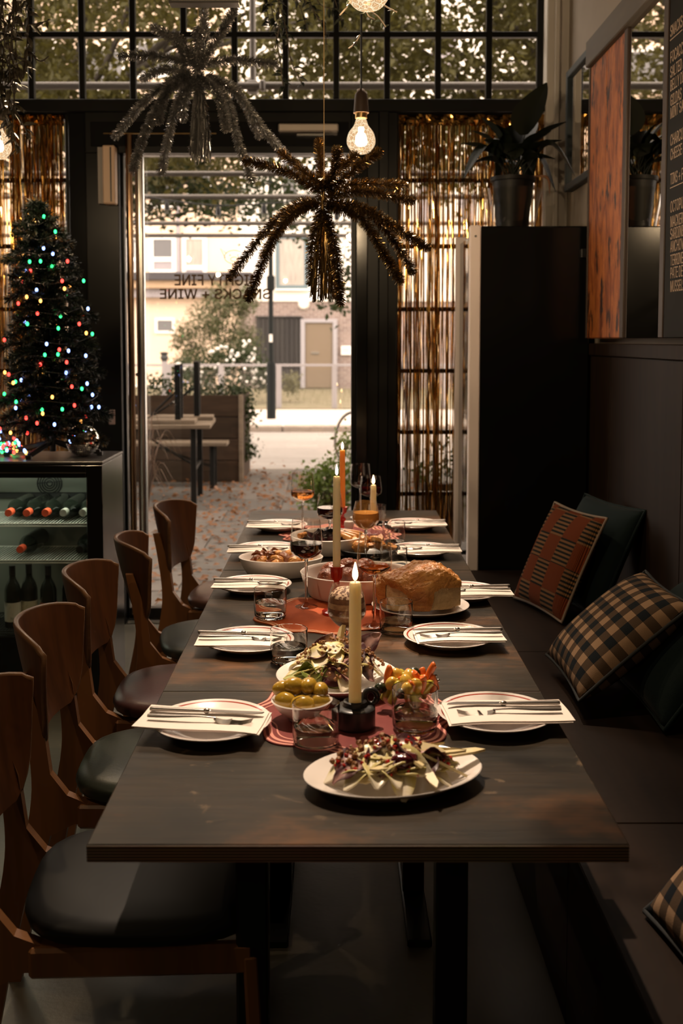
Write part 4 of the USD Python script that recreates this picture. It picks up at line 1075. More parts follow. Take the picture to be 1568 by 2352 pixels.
def gingham_mat(name, dark, light, freq):
    nodes = {'tc': ('texture_coordinate', {}), 'sep': ('separate_xyz', {}), 'add': ('math', {'math_type': 'add'}), 'h': ('math', {'math_type': 'multiply', 'value2': 0.5}),
             'r': ('rgb_ramp', {'ramp': [(0.0, dark), (0.5, tuple((a + b) * 0.24 for a, b in zip(dark, light))), (1.0, light)]}), 'p': ('principled_bsdf', {'roughness': 0.9, 'specular_ior_level': 0.1}),
             'wn': ('noise_texture', {'scale': 500}), 'bp': ('bump', {'distance': 0.0006})}
    links = [('tc.object', 'sep.vector')]
    step_wave(nodes, links, 'sx', 'x', freq, 0.5)
    step_wave(nodes, links, 'sy', 'y', freq, 0.5, 0.3)
    links += [('sx.value', 'add.value1'), ('sy.value', 'add.value2'), ('add.value', 'h.value1'), ('h.value', 'r.fac'), ('r.color', 'p.base_color'), ('tc.object', 'wn.vector'), ('wn.fac', 'bp.height'), ('bp.normal', 'p.normal')]
    return raw(name, nodes, links, 'p.BSDF')


def patch_mat():
    nodes = {'tc': ('texture_coordinate', {}), 'sep': ('separate_xyz', {}), 'x1': ('math', {'math_type': 'add'}), 'md': ('math', {'math_type': 'modulo', 'value2': 2.0}),
             'ms': ('mix_color', {'a': (0.014, 0.014, 0.012), 'b': (0.20, 0.10, 0.042)}), 'w': ('wave_texture', {'bands_direction': 'x', 'scale': 60, 'distortion': 2.0}), 'mo': ('mix_color', {'a': (0.11, 0.021, 0.006), 'b': (0.18, 0.045, 0.012)}),
             'mx': ('mix_color', {}), 'p': ('principled_bsdf', {'roughness': 0.9, 'specular_ior_level': 0.1}), 'bp': ('bump', {'distance': 0.003})}
    links = [('tc.object', 'sep.vector')]
    step_wave(nodes, links, 'cx', 'x', 5.4, 0.5, 0.25)
    step_wave(nodes, links, 'cy', 'y', 5.0, 0.5, 0.1)
    step_wave(nodes, links, 'st', 'y', 62.0, 0.5)
    links += [('cx.value', 'x1.value1'), ('cy.value', 'x1.value2'), ('x1.value', 'md.value1'), ('st.value', 'ms.fac'), ('tc.object', 'w.vector'), ('w.fac', 'mo.fac'), ('md.value', 'mx.fac'), ('mo.result', 'mx.a'), ('ms.result', 'mx.b'), ('mx.result', 'p.base_color'), ('w.fac', 'bp.height'), ('bp.normal', 'p.normal')]
    return raw('striped_patchwork_fabric', nodes, links, 'p.BSDF')


def cushion(name, label, o, ex, ey, w, h, T, m, piping, cat='cushion'):
    """o: centre; ex, ey: directions of the pillow's width and height"""
    ex = np.asarray(ex, float) / np.linalg.norm(ex)
    ey = np.asarray(ey, float); ey = ey - ex * (ey @ ex); ey /= np.linalg.norm(ey)
    t = thing(name, label, cat, m=matrix(o, axes=(ex, ey, np.cross(ex, ey))))
    body, rim = pillow(w, h, T)
    part(t, 'cover', body, m, smooth=60)
    part(t, 'piping', tube(rim, 0.005, 6), piping, smooth=True)
    return t


TEALF = mat('dark_teal_velvet', (0.008, 0.016, 0.017), 0.85, sheen_weight=0.05, bump=(300, 0.0005), specular_ior_level=0.1)
BL, BR = np.array([0.70, 4.14, 0.455]), np.array([0.80, 3.79, 0.455])
ex = BR - BL
up = np.array([0.17, 0.05, 0.375])
cushion('patchwork_cushion', 'orange and striped patchwork cushion propped at the far end of the bench', (BL + BR) / 2 + up * 0.5 + np.array([0.0, 0, 0.005]), ex, up, 0.40, 0.41, 0.11, patch_mat(), mat('grey_piping', (0.20, 0.15, 0.11), 0.9))
cushion('bench_cushion', 'dark teal cushion behind the orange patchwork one', (BL + BR) / 2 + up * 0.55 + np.array([0.13, 0.05, 0.0]), ex, up, 0.44, 0.43, 0.13, TEALF, TEALF)
GING = gingham_mat('gingham_cloth', (0.010, 0.013, 0.017), (0.30, 0.19, 0.115), 17.0)
gc = np.array([0.80, 3.03, 0.635])
cushion('gingham_cushion', 'black and cream gingham cushion leaning on a teal one mid-bench', gc, (0.01, -1, 0.0), (0.29, 0.03, 0.25), 0.43, 0.40, 0.15, GING, mat('dark_piping', (0.02, 0.022, 0.024), 0.9))
cushion('bench_cushion', 'large dark teal cushion under the gingham one', (0.965, 2.96, 0.61), (0.02, -1, 0.0), (0.25, 0, 0.30), 0.50, 0.38, 0.17, TEALF, TEALF)
cushion('bench_cushion', 'dark teal cushion nearest the camera on the bench', (1.0, 2.40, 0.67), (0.03, -1, 0.0), (0.14, 0, 0.40), 0.55, 0.46, 0.20, TEALF, TEALF)
ng = at_y(1640, 2010, 1.62)
cushion('gingham_cushion', 'gingham cushion half cut off by the right edge of the picture', (0.72, 1.64, 0.605), (0.10, -1, 0.0), (0.30, 0, 0.28), 0.42, 0.42, 0.15, GING, LOOK['dark_piping'])
# ------------------------------------------------------------------ lamps over the tables
WARM = (1.0, 0.74, 0.46)
BULB = raw('cut_glass_bulb', {'tc': ('texture_coordinate', {}), 'v': ('voronoi_texture', {'feature': 'distance_to_edge', 'scale': 75.0}), 'r': ('rgb_ramp', {'ramp': [(0.0, (1.0, 0.85, 0.6)), (0.12, (0.42, 0.24, 0.11)), (0.5, (0.75, 0.45, 0.22))]}),
    'e': ('emission', {'strength': 2.2}), 't': ('transparent_bsdf', {'color': (1, 0.97, 0.92)}), 'g': ('glossy_bsdf', {'roughness': 0.05}), 'm': ('mix_closure', {'fac': 0.42}), 'm2': ('mix_closure', {'fac': 0.06})},
    [('tc.object', 'v.vector'), ('v.distance', 'r.fac'), ('r.color', 'e.color'), ('t.BSDF', 'm.closure1'), ('e.emission', 'm.closure2'), ('m.closure', 'm2.closure1'), ('g.BSDF', 'm2.closure2')], 'm2.closure')
GLOW = emit('glowing_filament', (1.0, 0.80, 0.52), 28.0)
SOCKET = mat('dark_wood_socket', (0.05, 0.028, 0.016), 0.5)


def pendant(label, c, power=1.0):
    """c: centre of the bulb's globe"""
    c = np.asarray(c, float)
    t = thing('pendant_lamp', label, 'pendant lamp', c, group='cut-glass pendant bulbs')
    R_ = 0.05
    prof = [(0, -R_), (R_ * .55, -R_ * .86), (R_ * .92, -R_ * .42), (R_, 0.0), (R_ * .86, R_ * .52), (R_ * .52, R_ * .98), (0.020, R_ * 1.3), (0.016, R_ * 1.55)]
    part(t, 'bulb', lathe([tuple(q) for q in crom(prof, 4)], 28), BULB, smooth=True)
    part(t, 'filament', lathe([(0, -0.006), (0.006, 0), (0.006, 0.032), (0, 0.036)], 10), GLOW, smooth=True)
    part(t, 'bulb_collar', lathe([(0, R_ * 1.5), (0.021, R_ * 1.5), (0.021, R_ * 1.86), (0, R_ * 1.86)], 20), BRASS, smooth=40)
    part(t, 'socket', lathe([(0, R_ * 1.86), (0.027, R_ * 1.86), (0.026, R_ * 2.1), (0.022, R_ * 3.1), (0.010, R_ * 3.5), (0, R_ * 3.55)], 20), SOCKET, smooth=40)
    part(t, 'cable', tube([(0, 0, R_ * 3.5), (0, 0, 3.9 - c[2])], 0.0035, 6), BLACK_PLASTIC)
    l = UsdLux.SphereLight.Define(stage, str(t.GetPath()) + '/light')
    l.CreateRadiusAttr(0.02); l.CreateColorAttr(Gf.Vec3f(*WARM)); l.CreateIntensityAttr(LAMP * power * PENDANT_POWER)
    return t


LAMP = 2000.0
pA, pB = at_y(829, 322, 3.78), at_y(845, -27, 2.42)
pendant('lit cut-glass bulb pendant over the far table, in front of the door head', pA, 1.0)
pendant('lit cut-glass bulb pendant cut by the top edge of the picture', pB, 1.0)
pendant('lit cut-glass bulb pendant cut by the left edge of the picture', at_y(-5, 336, 4.05), 1.0)
pendant('lit cut-glass bulb pendant left of the camera over the aisle', (-1.33, 1.46, 2.2), 0.7)
pendant('lit cut-glass bulb pendant behind the camera over the aisle', (-1.33, -0.9, 2.2), 0.4)
pendant('lit cut-glass bulb pendant at the back of the room', (-0.64, -2.1, 2.2), 0.4)



def spot(label, p, target, power, cone, soft=0.6):
    p, d = np.asarray(p, float), np.asarray(target, float) - np.asarray(p, float)
    t_, a_, n_ = frame_of(d, (0, 1, 0.2))
    s_ = thing('ceiling_spotlight', label, 'spotlight', m=matrix(p, axes=(a_, np.cross(-t_, a_), -t_)))
    part(s_, 'housing', lathe([(0, 0.16), (0.04, 0.16), (0.045, 0.15), (0.045, 0.0), (0.040, 0.0), (0.038, 0.03), (0, 0.03)], 24), BLACK_PLASTIC, smooth=40)
    part(s_, 'stem', tube([(0, 0, 0.15), (0, 0, 0.24)], 0.008, 8), BLACK_PLASTIC)
    l = UsdLux.SphereLight.Define(stage, str(s_.GetPath()) + '/light')
    l.CreateRadiusAttr(0.022); l.CreateColorAttr(Gf.Vec3f(1.0, 0.77, 0.57)); l.CreateIntensityAttr(power * PENDANT_POWER)
    sh = UsdLux.ShapingAPI.Apply(l.GetPrim()); sh.CreateShapingConeAngleAttr(cone); sh.CreateShapingConeSoftnessAttr(soft)
    setm(l, matrix((0, 0, 0.0)))


spot('black ceiling spotlight aimed at the far plates', (0.12, 5.0, 3.55), (0.03, 3.92, 0.75), 24000, 14, 0.9)
spot('black ceiling spotlight aimed at the middle of the tables', (0.12, 4.25, 3.55), (0.04, 2.95, 0.75), 27000, 14, 0.9)
spot('black ceiling spotlight aimed at the nearer plates', (-0.22, 3.2, 3.55), (0.04, 2.02, 0.75), 27000, 14, 0.9)
# ------------------------------------------------------------------ crockery and cutlery
STONE = mat('white_stoneware', (0.80, 0.735, 0.69), 0.22, coat_weight=0.3)


def rim_mat(name, bands, R_):
    st = [(0.0, (0.80, 0.735, 0.69))]
    for a, b in bands:
        st += [(a / R_, (0.80, 0.735, 0.69)), (a / R_ + 0.004, (0.36, 0.040, 0.018)), (b / R_ - 0.004, (0.36, 0.040, 0.018)), (b / R_, (0.80, 0.735, 0.69))]
    return raw(name, {'tc': ('texture_coordinate', {}), 'mp': ('mapping', {'scale': (1 / R_, 1 / R_, 0)}), 'l': ('vector_math', {'math_type': 'length'}), 'r': ('rgb_ramp', {'ramp': st}), 'p': ('principled_bsdf', {'roughness': 0.2, 'coat_weight': 0.3})},
               [('tc.object', 'mp.vector'), ('mp.vector', 'l.vector1'), ('l.value', 'r.fac'), ('r.color', 'p.base_color')], 'p.BSDF')


PLATE = rim_mat('red_lined_stoneware', [(0.076, 0.0785), (0.099, 0.103)], 0.11)
PAPER = mat('cream_paper_napkin', (0.80, 0.71, 0.645), 0.9, bump=(40, 0.0008))
CUT = mat('polished_cutlery', (0.34, 0.31, 0.28), 0.30, 1.0)
PD = [(0, 0.006), (0.058, 0.006), (0.075, 0.010), (0.095, 0.019), (0.109, 0.0235), (0.1105, 0.0225), (0.108, 0.0195), (0.095, 0.0145), (0.072, 0.004), (0.062, 0.0), (0, 0.0)]
plate_body = lathe([tuple(q) for q in PD], 56)


def knife_mesh():
    blade = Polygon([(0.0, -0.007), (0.085, -0.009), (0.102, -0.002), (0.104, 0.004), (0.0, 0.006)])
    b = prism(blade, 0.0018, -0.0009)
    h = tube(crom([(-0.112, 0, 0), (-0.10, 0, 0), (-0.05, 0, 0), (-0.01, 0, 0), (0.004, 0, 0)], 4), np.interp(np.linspace(0, 1, 17), [0, .1, .6, .93, 1], [0.005, 0.0062, 0.0052, 0.0036, 0.003]), 10)
    h[0][:, 2] *= 0.7
    bol = blob((0.007, 0.006, 0.005), (-0.004, 0, 0), 2)
    return b, join([h, bol])


def fork_mesh():
    pts = [(-0.098, 0, 0.0), (-0.05, 0, 0.001), (-0.005, 0, 0.0035), (0.03, 0, 0.001)]
    h = tube(crom(pts, 5), np.interp(np.linspace(0, 1, 16), [0, .12, .7, 1], [0.005, 0.0058, 0.003, 0.0026]), 8)
    h[0][:, 2] *= 0.6
    xs_ = np.linspace(0.028, 0.062, 7)
    hd = slab(lambda u, v: (0.026 + 0.032 * u, (v - 0.5) * np.interp(u, [0, .25, .6, 1], [0.008, 0.018, 0.023, 0.0225]), -0.002 - 0.006 * np.sin(PI * u * 0.8) + 0.001), 8, 5, 0.0018)
    ti = [tube(crom([(0.056, y, -0.0066), (0.075, y * 0.95, -0.007), (0.097, y * 0.9, -0.002)], 4), np.linspace(0.0016, 0.0009, 9), 5) for y in (-0.0095, -0.0032, 0.0032, 0.0095)]
    return h, join([hd] + ti)


KN, FK = knife_mesh(), fork_mesh()
protos = {}


def get(key, make, label, m, group=None):
    if key in protos:
        return dup(protos[key], m, label, group)
    protos[key] = make(label, m)
    return protos[key]


def mk_plate(label, m):
    t = thing('side_plate', label, 'plate', m=m, group='red-lined plates laid along the tables')
    part(t, 'plate_body', plate_body, PLATE, smooth=40)
    return t


def mk_knife(label, m):
    t = thing('table_knife', label, 'knife', m=m, group='knives on the napkins')
    part(t, 'blade', KN[0], CUT); part(t, 'handle', KN[1], CUT, smooth=50)
    return t


def mk_fork(label, m):
    t = thing('table_fork', label, 'fork', m=m, group='forks on the napkins')
    part(t, 'handle', FK[0], CUT, smooth=50); part(t, 'fork_head', FK[1], CUT, smooth=40)
    return t


def napkin(label, m, w=0.245, h=0.125, seed=0):
    r_ = np.random.default_rng(seed)
    a = r_.uniform(-0.5, 0.5, 4)

    def fn(u, v, dz=0.0, sh=0.0):
        x, y = (u - 0.5) * w, (v - 0.5) * h
        return x + sh, y + sh * 0.6, 0.0265 + dz + 0.0012 * np.sin(5 * u + a[0] * 4) + 0.001 * np.sin(6 * v + a[1] * 5) - 0.0035 * (abs(u - 0.5) * 2) ** 3 * (u < 0.5)
    t = thing('paper_napkin', label, 'napkin', m=m, group='folded paper napkins on the plates')
    part(t, 'napkin_fold', slab(lambda u, v: fn(u, v, 0.0), 12, 8, 0.0014), PAPER, smooth=40)
    part(t, 'napkin_fold', slab(lambda u, v: fn(u, v, 0.0028, 0.004), 12, 8, 0.0014), PAPER, smooth=40)
    return t


PL = [('bench side', 'nearest', 1137, 1641, 1, (1145, 1636), 0.06), ('bench side', 'second', 1032, 1464, 1, (1040, 1460), 0.04), ('bench side', 'third', 1062, 1361, 1, (1075, 1358), 0.05), ('bench side', 'fourth', 968, 1264, 1, (975, 1261), 0.02), ('bench side', 'farthest', 950, 1205, 1, (952, 1203), 0.03),
      ('chair side', 'nearest', 487, 1660, -1, (484, 1654), -0.14), ('chair side', 'second', 572, 1473, -1, (570, 1468), -0.03), ('chair side', 'third', 582, 1345, -1, (585, 1342), -0.04), ('chair side', 'fourth', 612, 1262, -1, (605, 1262), 0.02), ('chair side', 'farthest', 640, 1208, -1, (640, 1206), -0.02)]
for i, (side, o, px, py, s, nap, rz) in enumerate(PL):
    c = at_z(px, py, TZ + 0.015); c[2] = TZ
    where = f'{o} place setting on the {side}'
    get('plate', mk_plate, f'white red-lined plate of the {where}', matrix(c, rz=i * 0.7))
    n_ = at_z(*nap, TZ + 0.027); n_[2] = TZ
    nm = matrix((n_[0] + s * 0.012, n_[1] + 0.002, TZ), rz=rz + (0 if s > 0 else PI))
    napkin(f'folded cream paper napkin of the {where}', nm, seed=i, w=0.205 if i not in (5, 0) else 0.23, h=0.115)
    # blades point to the middle of the table, handles stick out over the edge
    base = nm @ matrix((0, 0, 0.0355))
    get('knife', mk_knife, f'steel knife of the {where}', base @ matrix((-0.002 - 0.0, 0.024 * s, 0.0), rz=PI + 0.03 * (i % 3 - 1)))
    get('fork', mk_fork, f'steel fork of the {where}', base @ matrix((0.004, -0.016 * s, 0.0015), rz=PI + 0.05 * (i % 2) - 0.02))

# ------------------------------------------------------------------ placemats
def mat_rings(R_, k, a, b, w0=0.0):
    th = np.linspace(0, 2 * PI, 240, endpoint=False)
    r = lambda R2, amp: np.stack([(R2 + amp * np.cos(k * th + w0)) * np.cos(th), (R2 + amp * np.cos(k * th + w0)) * np.sin(th)], 1)
    return r


def placemat(label, c, R_, k, amp, cols, stripes, sx=1.0, w0=0.0):
    t = thing('placemat', label, 'placemat', (c[0], c[1], TZ), group=None)
    th = np.linspace(0, 2 * PI, 240, endpoint=False)
    pt = lambda R2, A: Polygon([((R2 + A * math.cos(k * q + w0)) * math.cos(q) * sx, (R2 + A * math.cos(k * q + w0)) * math.sin(q)) for q in th])
    part(t, 'mat_base', prism(pt(R_, amp), 0.0025), cols[0])
    for f0_, f1_, m in stripes:
        part(t, 'stripe', prism(pt(R_ * f1_, amp * (0.4 + 0.6 * f1_)).difference(pt(R_ * f0_, amp * (0.4 + 0.6 * f0_))), 0.0006, 0.0025), m)
    return t


MAROON = mat('maroon_felt', (0.16, 0.022, 0.018), 0.85, bump=(200, 0.0005))
PINK = mat('pink_felt', (0.62, 0.26, 0.20), 0.85)
ORANGE = mat('burnt_orange_felt', (0.50, 0.088, 0.014), 0.85, n=(5, (0.42, 0.07, 0.012), 4, (1, 1, 1), .3, .7), bump=(200, 0.0005))
PALEO = mat('pale_orange_felt', (0.80, 0.42, 0.26), 0.85)
INK = mat('black_felt', (0.015, 0.015, 0.016), 0.85)
CREAMF = mat('cream_felt', (0.62, 0.55, 0.45), 0.85)
placemat('maroon scalloped placemat with pink stripes under the olives and candle', at_z(812, 1640, TZ), 0.203, 8, 0.012, (MAROON,), [(0.965, 0.99, PINK), (0.90, 0.935, PINK), (0.84, 0.855, PINK)])
placemat('burnt-orange scalloped placemat under the big wine glass', at_z(752, 1412, TZ), 0.190, 9, 0.010, (ORANGE,), [(0.955, 0.985, PALEO), (0.905, 0.93, PALEO)], w0=0.5)
placemat('red and pink wavy-edged placemat at the far end of the tables', at_z(783, 1229, TZ), 0.222, 14, 0.013, (MAROON,), [(0.95, 0.985, PINK), (0.86, 0.91, PINK), (0.78, 0.815, PALEO)])
placemat('black and white wavy-edged placemat mostly under the bread', at_z(872, 1318, TZ), 0.185, 12, 0.012, (INK,), [(0.955, 0.99, CREAMF), (0.88, 0.925, CREAMF)])

# ------------------------------------------------------------------ glassware
GLASS = pane_mat('thin_clear_glassware', (0.985, 0.98, 0.97), 1.5)
SOLIDG = raw('solid_glass', {'g': ('glass_bsdf', {'color': (0.99, 0.99, 0.985), 'IOR': 1.45, 'roughness': 0.0})}, [], 'g.BSDF')
REDWINE = mat('red_wine', (0.020, 0.001, 0.002), 0.02, specular_ior_level=0.5)


def liquid(name, col, glassy=0.6, ior=1.33):
    return raw(name, {'g': ('refraction_bsdf', {'color': col, 'IOR': 1.2, 'roughness': 0.0}), 't': ('transparent_bsdf', {'color': col}), 'm': ('mix_closure', {'fac': 0.15}), 's': ('glossy_bsdf', {'roughness': 0.01}), 'f': ('value', {'value': 0.05}), 'm2': ('mix_closure', {})},
               [('g.BSDF', 'm.closure1'), ('t.BSDF', 'm.closure2'), ('f.value', 'm2.fac'), ('m.closure', 'm2.closure1'), ('s.BSDF', 'm2.closure2')], 'm2.closure')


WATER = raw('water', {'g': ('glass_bsdf', {'color': (0.99, 0.985, 0.97), 'IOR': 1.33, 'roughness': 0.0})}, [], 'g.BSDF')
ROSE = liquid('amber_rose_wine', (0.90, 0.55, 0.25))
JUICE = mat('cloudy_orange_wine', (0.80, 0.36, 0.09), 0.08, subsurface_weight=0.0, transmission_weight=0.25)


def stem_glass(label, foot, top_z, R_, fill, lm, bowl_frac=0.45, tulip=False, foot_r=0.041):
    h = top_z - TZ
    t = thing('wine_glass', label, 'wine glass', (foot[0], foot[1], TZ + 0.0031 if len(foot) > 2 and foot[2] > 0 else TZ), group='stemmed glasses')
    zb = h * (1 - bowl_frac)
    bh = h - zb
    w = 0.0011
    if tulip:
        out = [(0.006, zb), (R_ * .55, zb + bh * .10), (R_ * .93, zb + bh * .30), (R_, zb + bh * .45), (R_ * .92, zb + bh * .72), (R_ * .78, h)]
    else:
        out = [(0.006, zb), (R_ * .50, zb + bh * .05), (R_ * .90, zb + bh * .16), (R_, zb + bh * .30), (R_ * .965, zb + bh * .6), (R_ * .865, h)]
    oc = crom(out, 6)
    inn = oc.copy(); inn[:, 0] = np.maximum(inn[:, 0] - w, 0.0); inn[:6, 1] += 0.0015; inn[0, 0] = 0
    stem = crom([(foot_r, 0.0015), (foot_r * .6, 0.0035), (0.012, 0.008), (0.0045, 0.016), (0.0038, 0.035), (0.0036, zb * .8), (0.0048, zb * .96)], 4)
    part(t, 'stem', lathe([(0, 0), (foot_r * .98, 0)] + [tuple(q) for q in stem] + [(0.0058, zb - 0.0002), (0, zb - 0.0002)], 32), SOLIDG, smooth=40)
    prof = [(0, oc[0, 1])] + [tuple(q) for q in oc] + [(oc[-1, 0] - w / 2, h + 0.0006)] + [tuple(q) for q in inn[::-1]]
    prof[-1] = (0, inn[0, 1])
    part(t, 'bowl', lathe(prof, 40), GLASS, smooth=40)
    if fill > 0:
        zl = zb + bh * fill
        k = inn[inn[:, 1] < zl]
        rl = float(np.interp(zl, inn[:, 1], inn[:, 0]))
        lp = [(0, inn[0, 1] + 0.0003)] + [(max(q[0] - 0.0002, 0.0001), q[1] + 0.0002) for q in k[1:]] + [(rl - 0.0002, zl), (0, zl)]
        part(t, 'drink', lathe(lp, 36), lm, smooth=50)
    return t


def zat(px, py, Y):
    return at_y(px, py, Y)[2]


def glass_px(label, px, Y, top_py, R_, fill, lm, tulip=False, bf=0.45):
    f = at_y(px, 1200, Y)
    return stem_glass(label, (f[0], Y), zat(px, top_py, Y), R_, fill, lm, bf, tulip)


g1 = at_z(703, 1395, TZ)
glass_px('large wine glass of red wine on the burnt-orange placemat', 703, g1[1], 1193, 0.044, 0.40, REDWINE)
g2 = at_z(855, 1440, TZ)
glass_px('large wine glass with a little rosé beside the bread', 860, g2[1], 1222, 0.0445, 0.17, ROSE)
glass_px('wine glass of amber rosé against the bright street, left of the candles', 695, 3.93, 1086, 0.0445, 0.36, ROSE)
glass_px('wine glass of red wine behind the tall white candle', 757, 3.62, 1133, 0.0440, 0.47, REDWINE)
glass_px('tulip wine glass filled with cloudy orange wine', 840, 3.42, 1152, 0.0445, 0.62, JUICE, True)
glass_px('wine glass of red wine in front of the dark door post', 851, 4.22, 1094, 0.0440, 0.46, REDWINE)
glass_px('empty wine glass farthest down the table by the door post', 827, 4.33, 1066, 0.0430, 0.0, None)


def tumbler(label, c, R_, h, fill, lm=None, base=0.009):
    t = thing('tumbler', label, 'glass', (c[0], c[1], TZ + (0.0032 if len(c) > 3 else 0.0)), group='water tumblers')
    w = 0.0016
    part(t, 'base', lathe([(0, 0.0012), (R_ * .80, 0.0), (R_ * .93, 0.002), (R_ * .965, 0.007), (R_ * .94, base - 0.0004), (0, base - 0.0004)], 40), SOLIDG, smooth=40)
    prof = [(R_ * .968, 0.0075), (R_ * .98, 0.012), (R_, h * .4), (R_, h - 0.0008), (R_ - w / 2, h), (R_ - w, h - 0.0008), (R_ - w, h * .4), (R_ * .975 - w, base + 0.006), (R_ * .94 - w * .5, base - 0.0001), (R_ * .968, 0.0075)]
    part(t, 'wall', lathe(prof, 40), SOLIDG, smooth=40)
    if fill > 0:
        zl = base + (h - base) * fill
        part(t, 'water', lathe([(0, base + 0.0003), (R_ * .6, base + 0.0003), (R_ * .88 - 0.0002, base + 0.0013), (R_ * .975 - w - 0.0002, base + 0.0062), (R_ - w - 0.0002, max(h * .4, base + 0.012)) if zl > h * .4 else (R_ - w - 0.0003, zl - 0.0005), (R_ - w - 0.0002, zl), (0, zl)], 40), lm or WATER, smooth=40)
    return t


def tum_px(label, px, base_py, wpx, fill, on=False, hh=0.078):
    c = at_z(px, base_py, TZ)
    R_ = wpx / 2 * (c[1] / 0.985) / FPX
    c = np.array([c[0], c[1] + R_ * 0.75])
    R_ = wpx / 2 * (c[1] / 0.982) / FPX
    return tumbler(label, (c[0], c[1], 0, 1) if on else (c[0], c[1]), R_, hh, fill)


tum_px('water tumbler nearest the camera, left of the black candle holder', 725, 1726, 110, 0.40)
tum_px('water tumbler on the maroon placemat, right of the black candle holder', 955, 1691, 106, 0.40, True)
tum_px('water tumbler beside the second plate on the chair side', 662, 1531, 86, 0.42)
tum_px('half-full water tumbler on the orange placemat, left of the big wine glass', 619, 1428, 75, 0.46, True)
tum_px('water tumbler in front of the bread', 911, 1459, 76, 0.30)
tum_px('tumbler behind the bread with only its rim showing', 905, 1318, 62, 0.0)
tum_px('tumbler beside the farthest bench-side plate', 867, 1207, 40, 0.0)
tum_px('tumbler in front of the fourth plate on the bench side', 905, 1252, 52, 0.0)

# ------------------------------------------------------------------ candles
WAX = mat('ivory_wax', (0.78, 0.66, 0.46), 0.45, subsurface_weight=0.35, subsurface_radius=(0.02, 0.012, 0.006), subsurface_scale=0.6)
WAXO = mat('orange_wax', (0.72, 0.24, 0.05), 0.45, subsurface_weight=0.35, subsurface_radius=(0.02, 0.008, 0.003), subsurface_scale=0.6)
FLAME = raw('candle_flame', {'tc': ('texture_coordinate', {}), 's': ('separate_xyz', {}), 'r': ('rgb_ramp', {'ramp': [(0.0, (0.9, 0.25, 0.04)), (0.25, (1.0, 0.62, 0.22)), (0.6, (1.0, 0.80, 0.45)), (1.0, (1.0, 0.60, 0.22))]}), 'mr': ('map_range', {'from_min': 0.0, 'from_max': 0.036}), 'e': ('emission', {'strength': 26.0})},
            [('tc.object', 's.vector'), ('s.z', 'mr.value'), ('mr.result', 'r.fac'), ('r.color', 'e.color')], 'e.emission')
WICK = mat('burnt_wick', (0.02, 0.015, 0.012), 0.9)


def candle(label, x, Y, z0, z1, r, wax, fl=0.036):
    t = thing('candle', label, 'candle', (x, Y, z0))
    h = z1 - z0
    part(t, 'wax_stick', lathe([(0, 0), (r * 1.06, 0), (r * 1.06, h * .3), (r, h * .8), (r * .96, h - 0.003), (r * .8, h), (r * .45, h - 0.002), (0, h - 0.003)], 22), wax, smooth=50)
    part(t, 'wick', tube([(0, 0, h - 0.003), (0.0004, 0, h + 0.004), (0.001, 0, h + 0.009)], 0.0008, 5), WICK)
    m = lathe([(0, 0), (0.0035, 0.004), (0.0052, 0.010), (0.0048, 0.017), (0.0026, 0.027), (0.0008, 0.034), (0, 0.036)], 14)
    t2 = UsdGeom.Xform.Define(stage, str(t.GetPath()) + '/flame')
    setm(t2, matrix((0, 0, h + 0.002), s=fl / 0.036))
    part(t2.GetPrim(), 'flame_body', m, FLAME, smooth=True)
    return t


def holder(name, label, x, Y, prof, m, z0=TZ):
    t = thing(name, label, 'candle holder', (x, Y, z0))
    part(t, 'holder_body', lathe(prof, 32), m, smooth=40)
    return t


REDG = mat('red_lacquer', (0.48, 0.020, 0.012), 0.15, coat_weight=0.6)
BLKCER = mat('matt_black_ceramic', (0.014, 0.014, 0.015), 0.35)
MZ = TZ + 0.0032
# tall ivory candle in the black holder, nearest
c2 = at_z(815, 1668, MZ)
Y2 = c2[1]
x2 = at_y(807, 1600, Y2)[0]
zt2, zs2 = zat(809, 1337, Y2), zat(807, 1617, Y2)
hd = holder('black_candle_holder', 'matt black stepped candle holder on the maroon placemat', c2[0], Y2, [(0, 0), (0.036, 0), (0.038, 0.003), (0.038, 0.036), (0.035, 0.039), (0.024, 0.040), (0.022, 0.043), (0.022, zs2 - MZ + 0.006), (0.0185, zs2 - MZ + 0.008), (0.014, zs2 - MZ + 0.003), (0.0135, zs2 - MZ - 0.012), (0, zs2 - MZ - 0.012)], BLKCER, MZ)
hx = x2 - c2[0]
part(hd, 'handle_ring', tube([(0.030 + 0.012 * math.cos(a), 0.012, 0.052 + 0.014 * math.sin(a)) for a in np.linspace(0, 2 * PI, 19)], 0.006, 8), BLKCER, smooth=True)
candle('tall ivory candle burning in the black holder, nearest the camera', c2[0], Y2, zs2 - 0.011, zt2, 0.0112, WAX)
# ivory candle in the red turned holder
c1 = at_z(773, 1408, MZ); Y1 = c1[1]
zs1, zt1 = zat(773, 1303, Y1), zat(772, 1094, Y1)


def turned(h, r0=0.040):
    return [(0, 0), (r0, 0), (r0 * .98, 0.006), (r0 * .55, 0.012), (0.010, 0.022), (0.0075, h * .35), (0.013, h * .42), (0.0135, h * .5), (0.0075, h * .57), (0.0075, h * .68), (0.016, h * .76), (0.0185, h * .97), (0.021, h), (0.013, h), (0.0122, h - 0.012), (0, h - 0.012)]


holder('red_candle_holder', 'turned red candle holder between the meatballs and the dessert glass', c1[0], Y1, turned(zs1 - MZ + 0.004), REDG, MZ)
candle('tall ivory candle burning in the red holder by the meatballs', c1[0], Y1, zs1 - 0.007, zt1, 0.0098, WAX, 0.030)
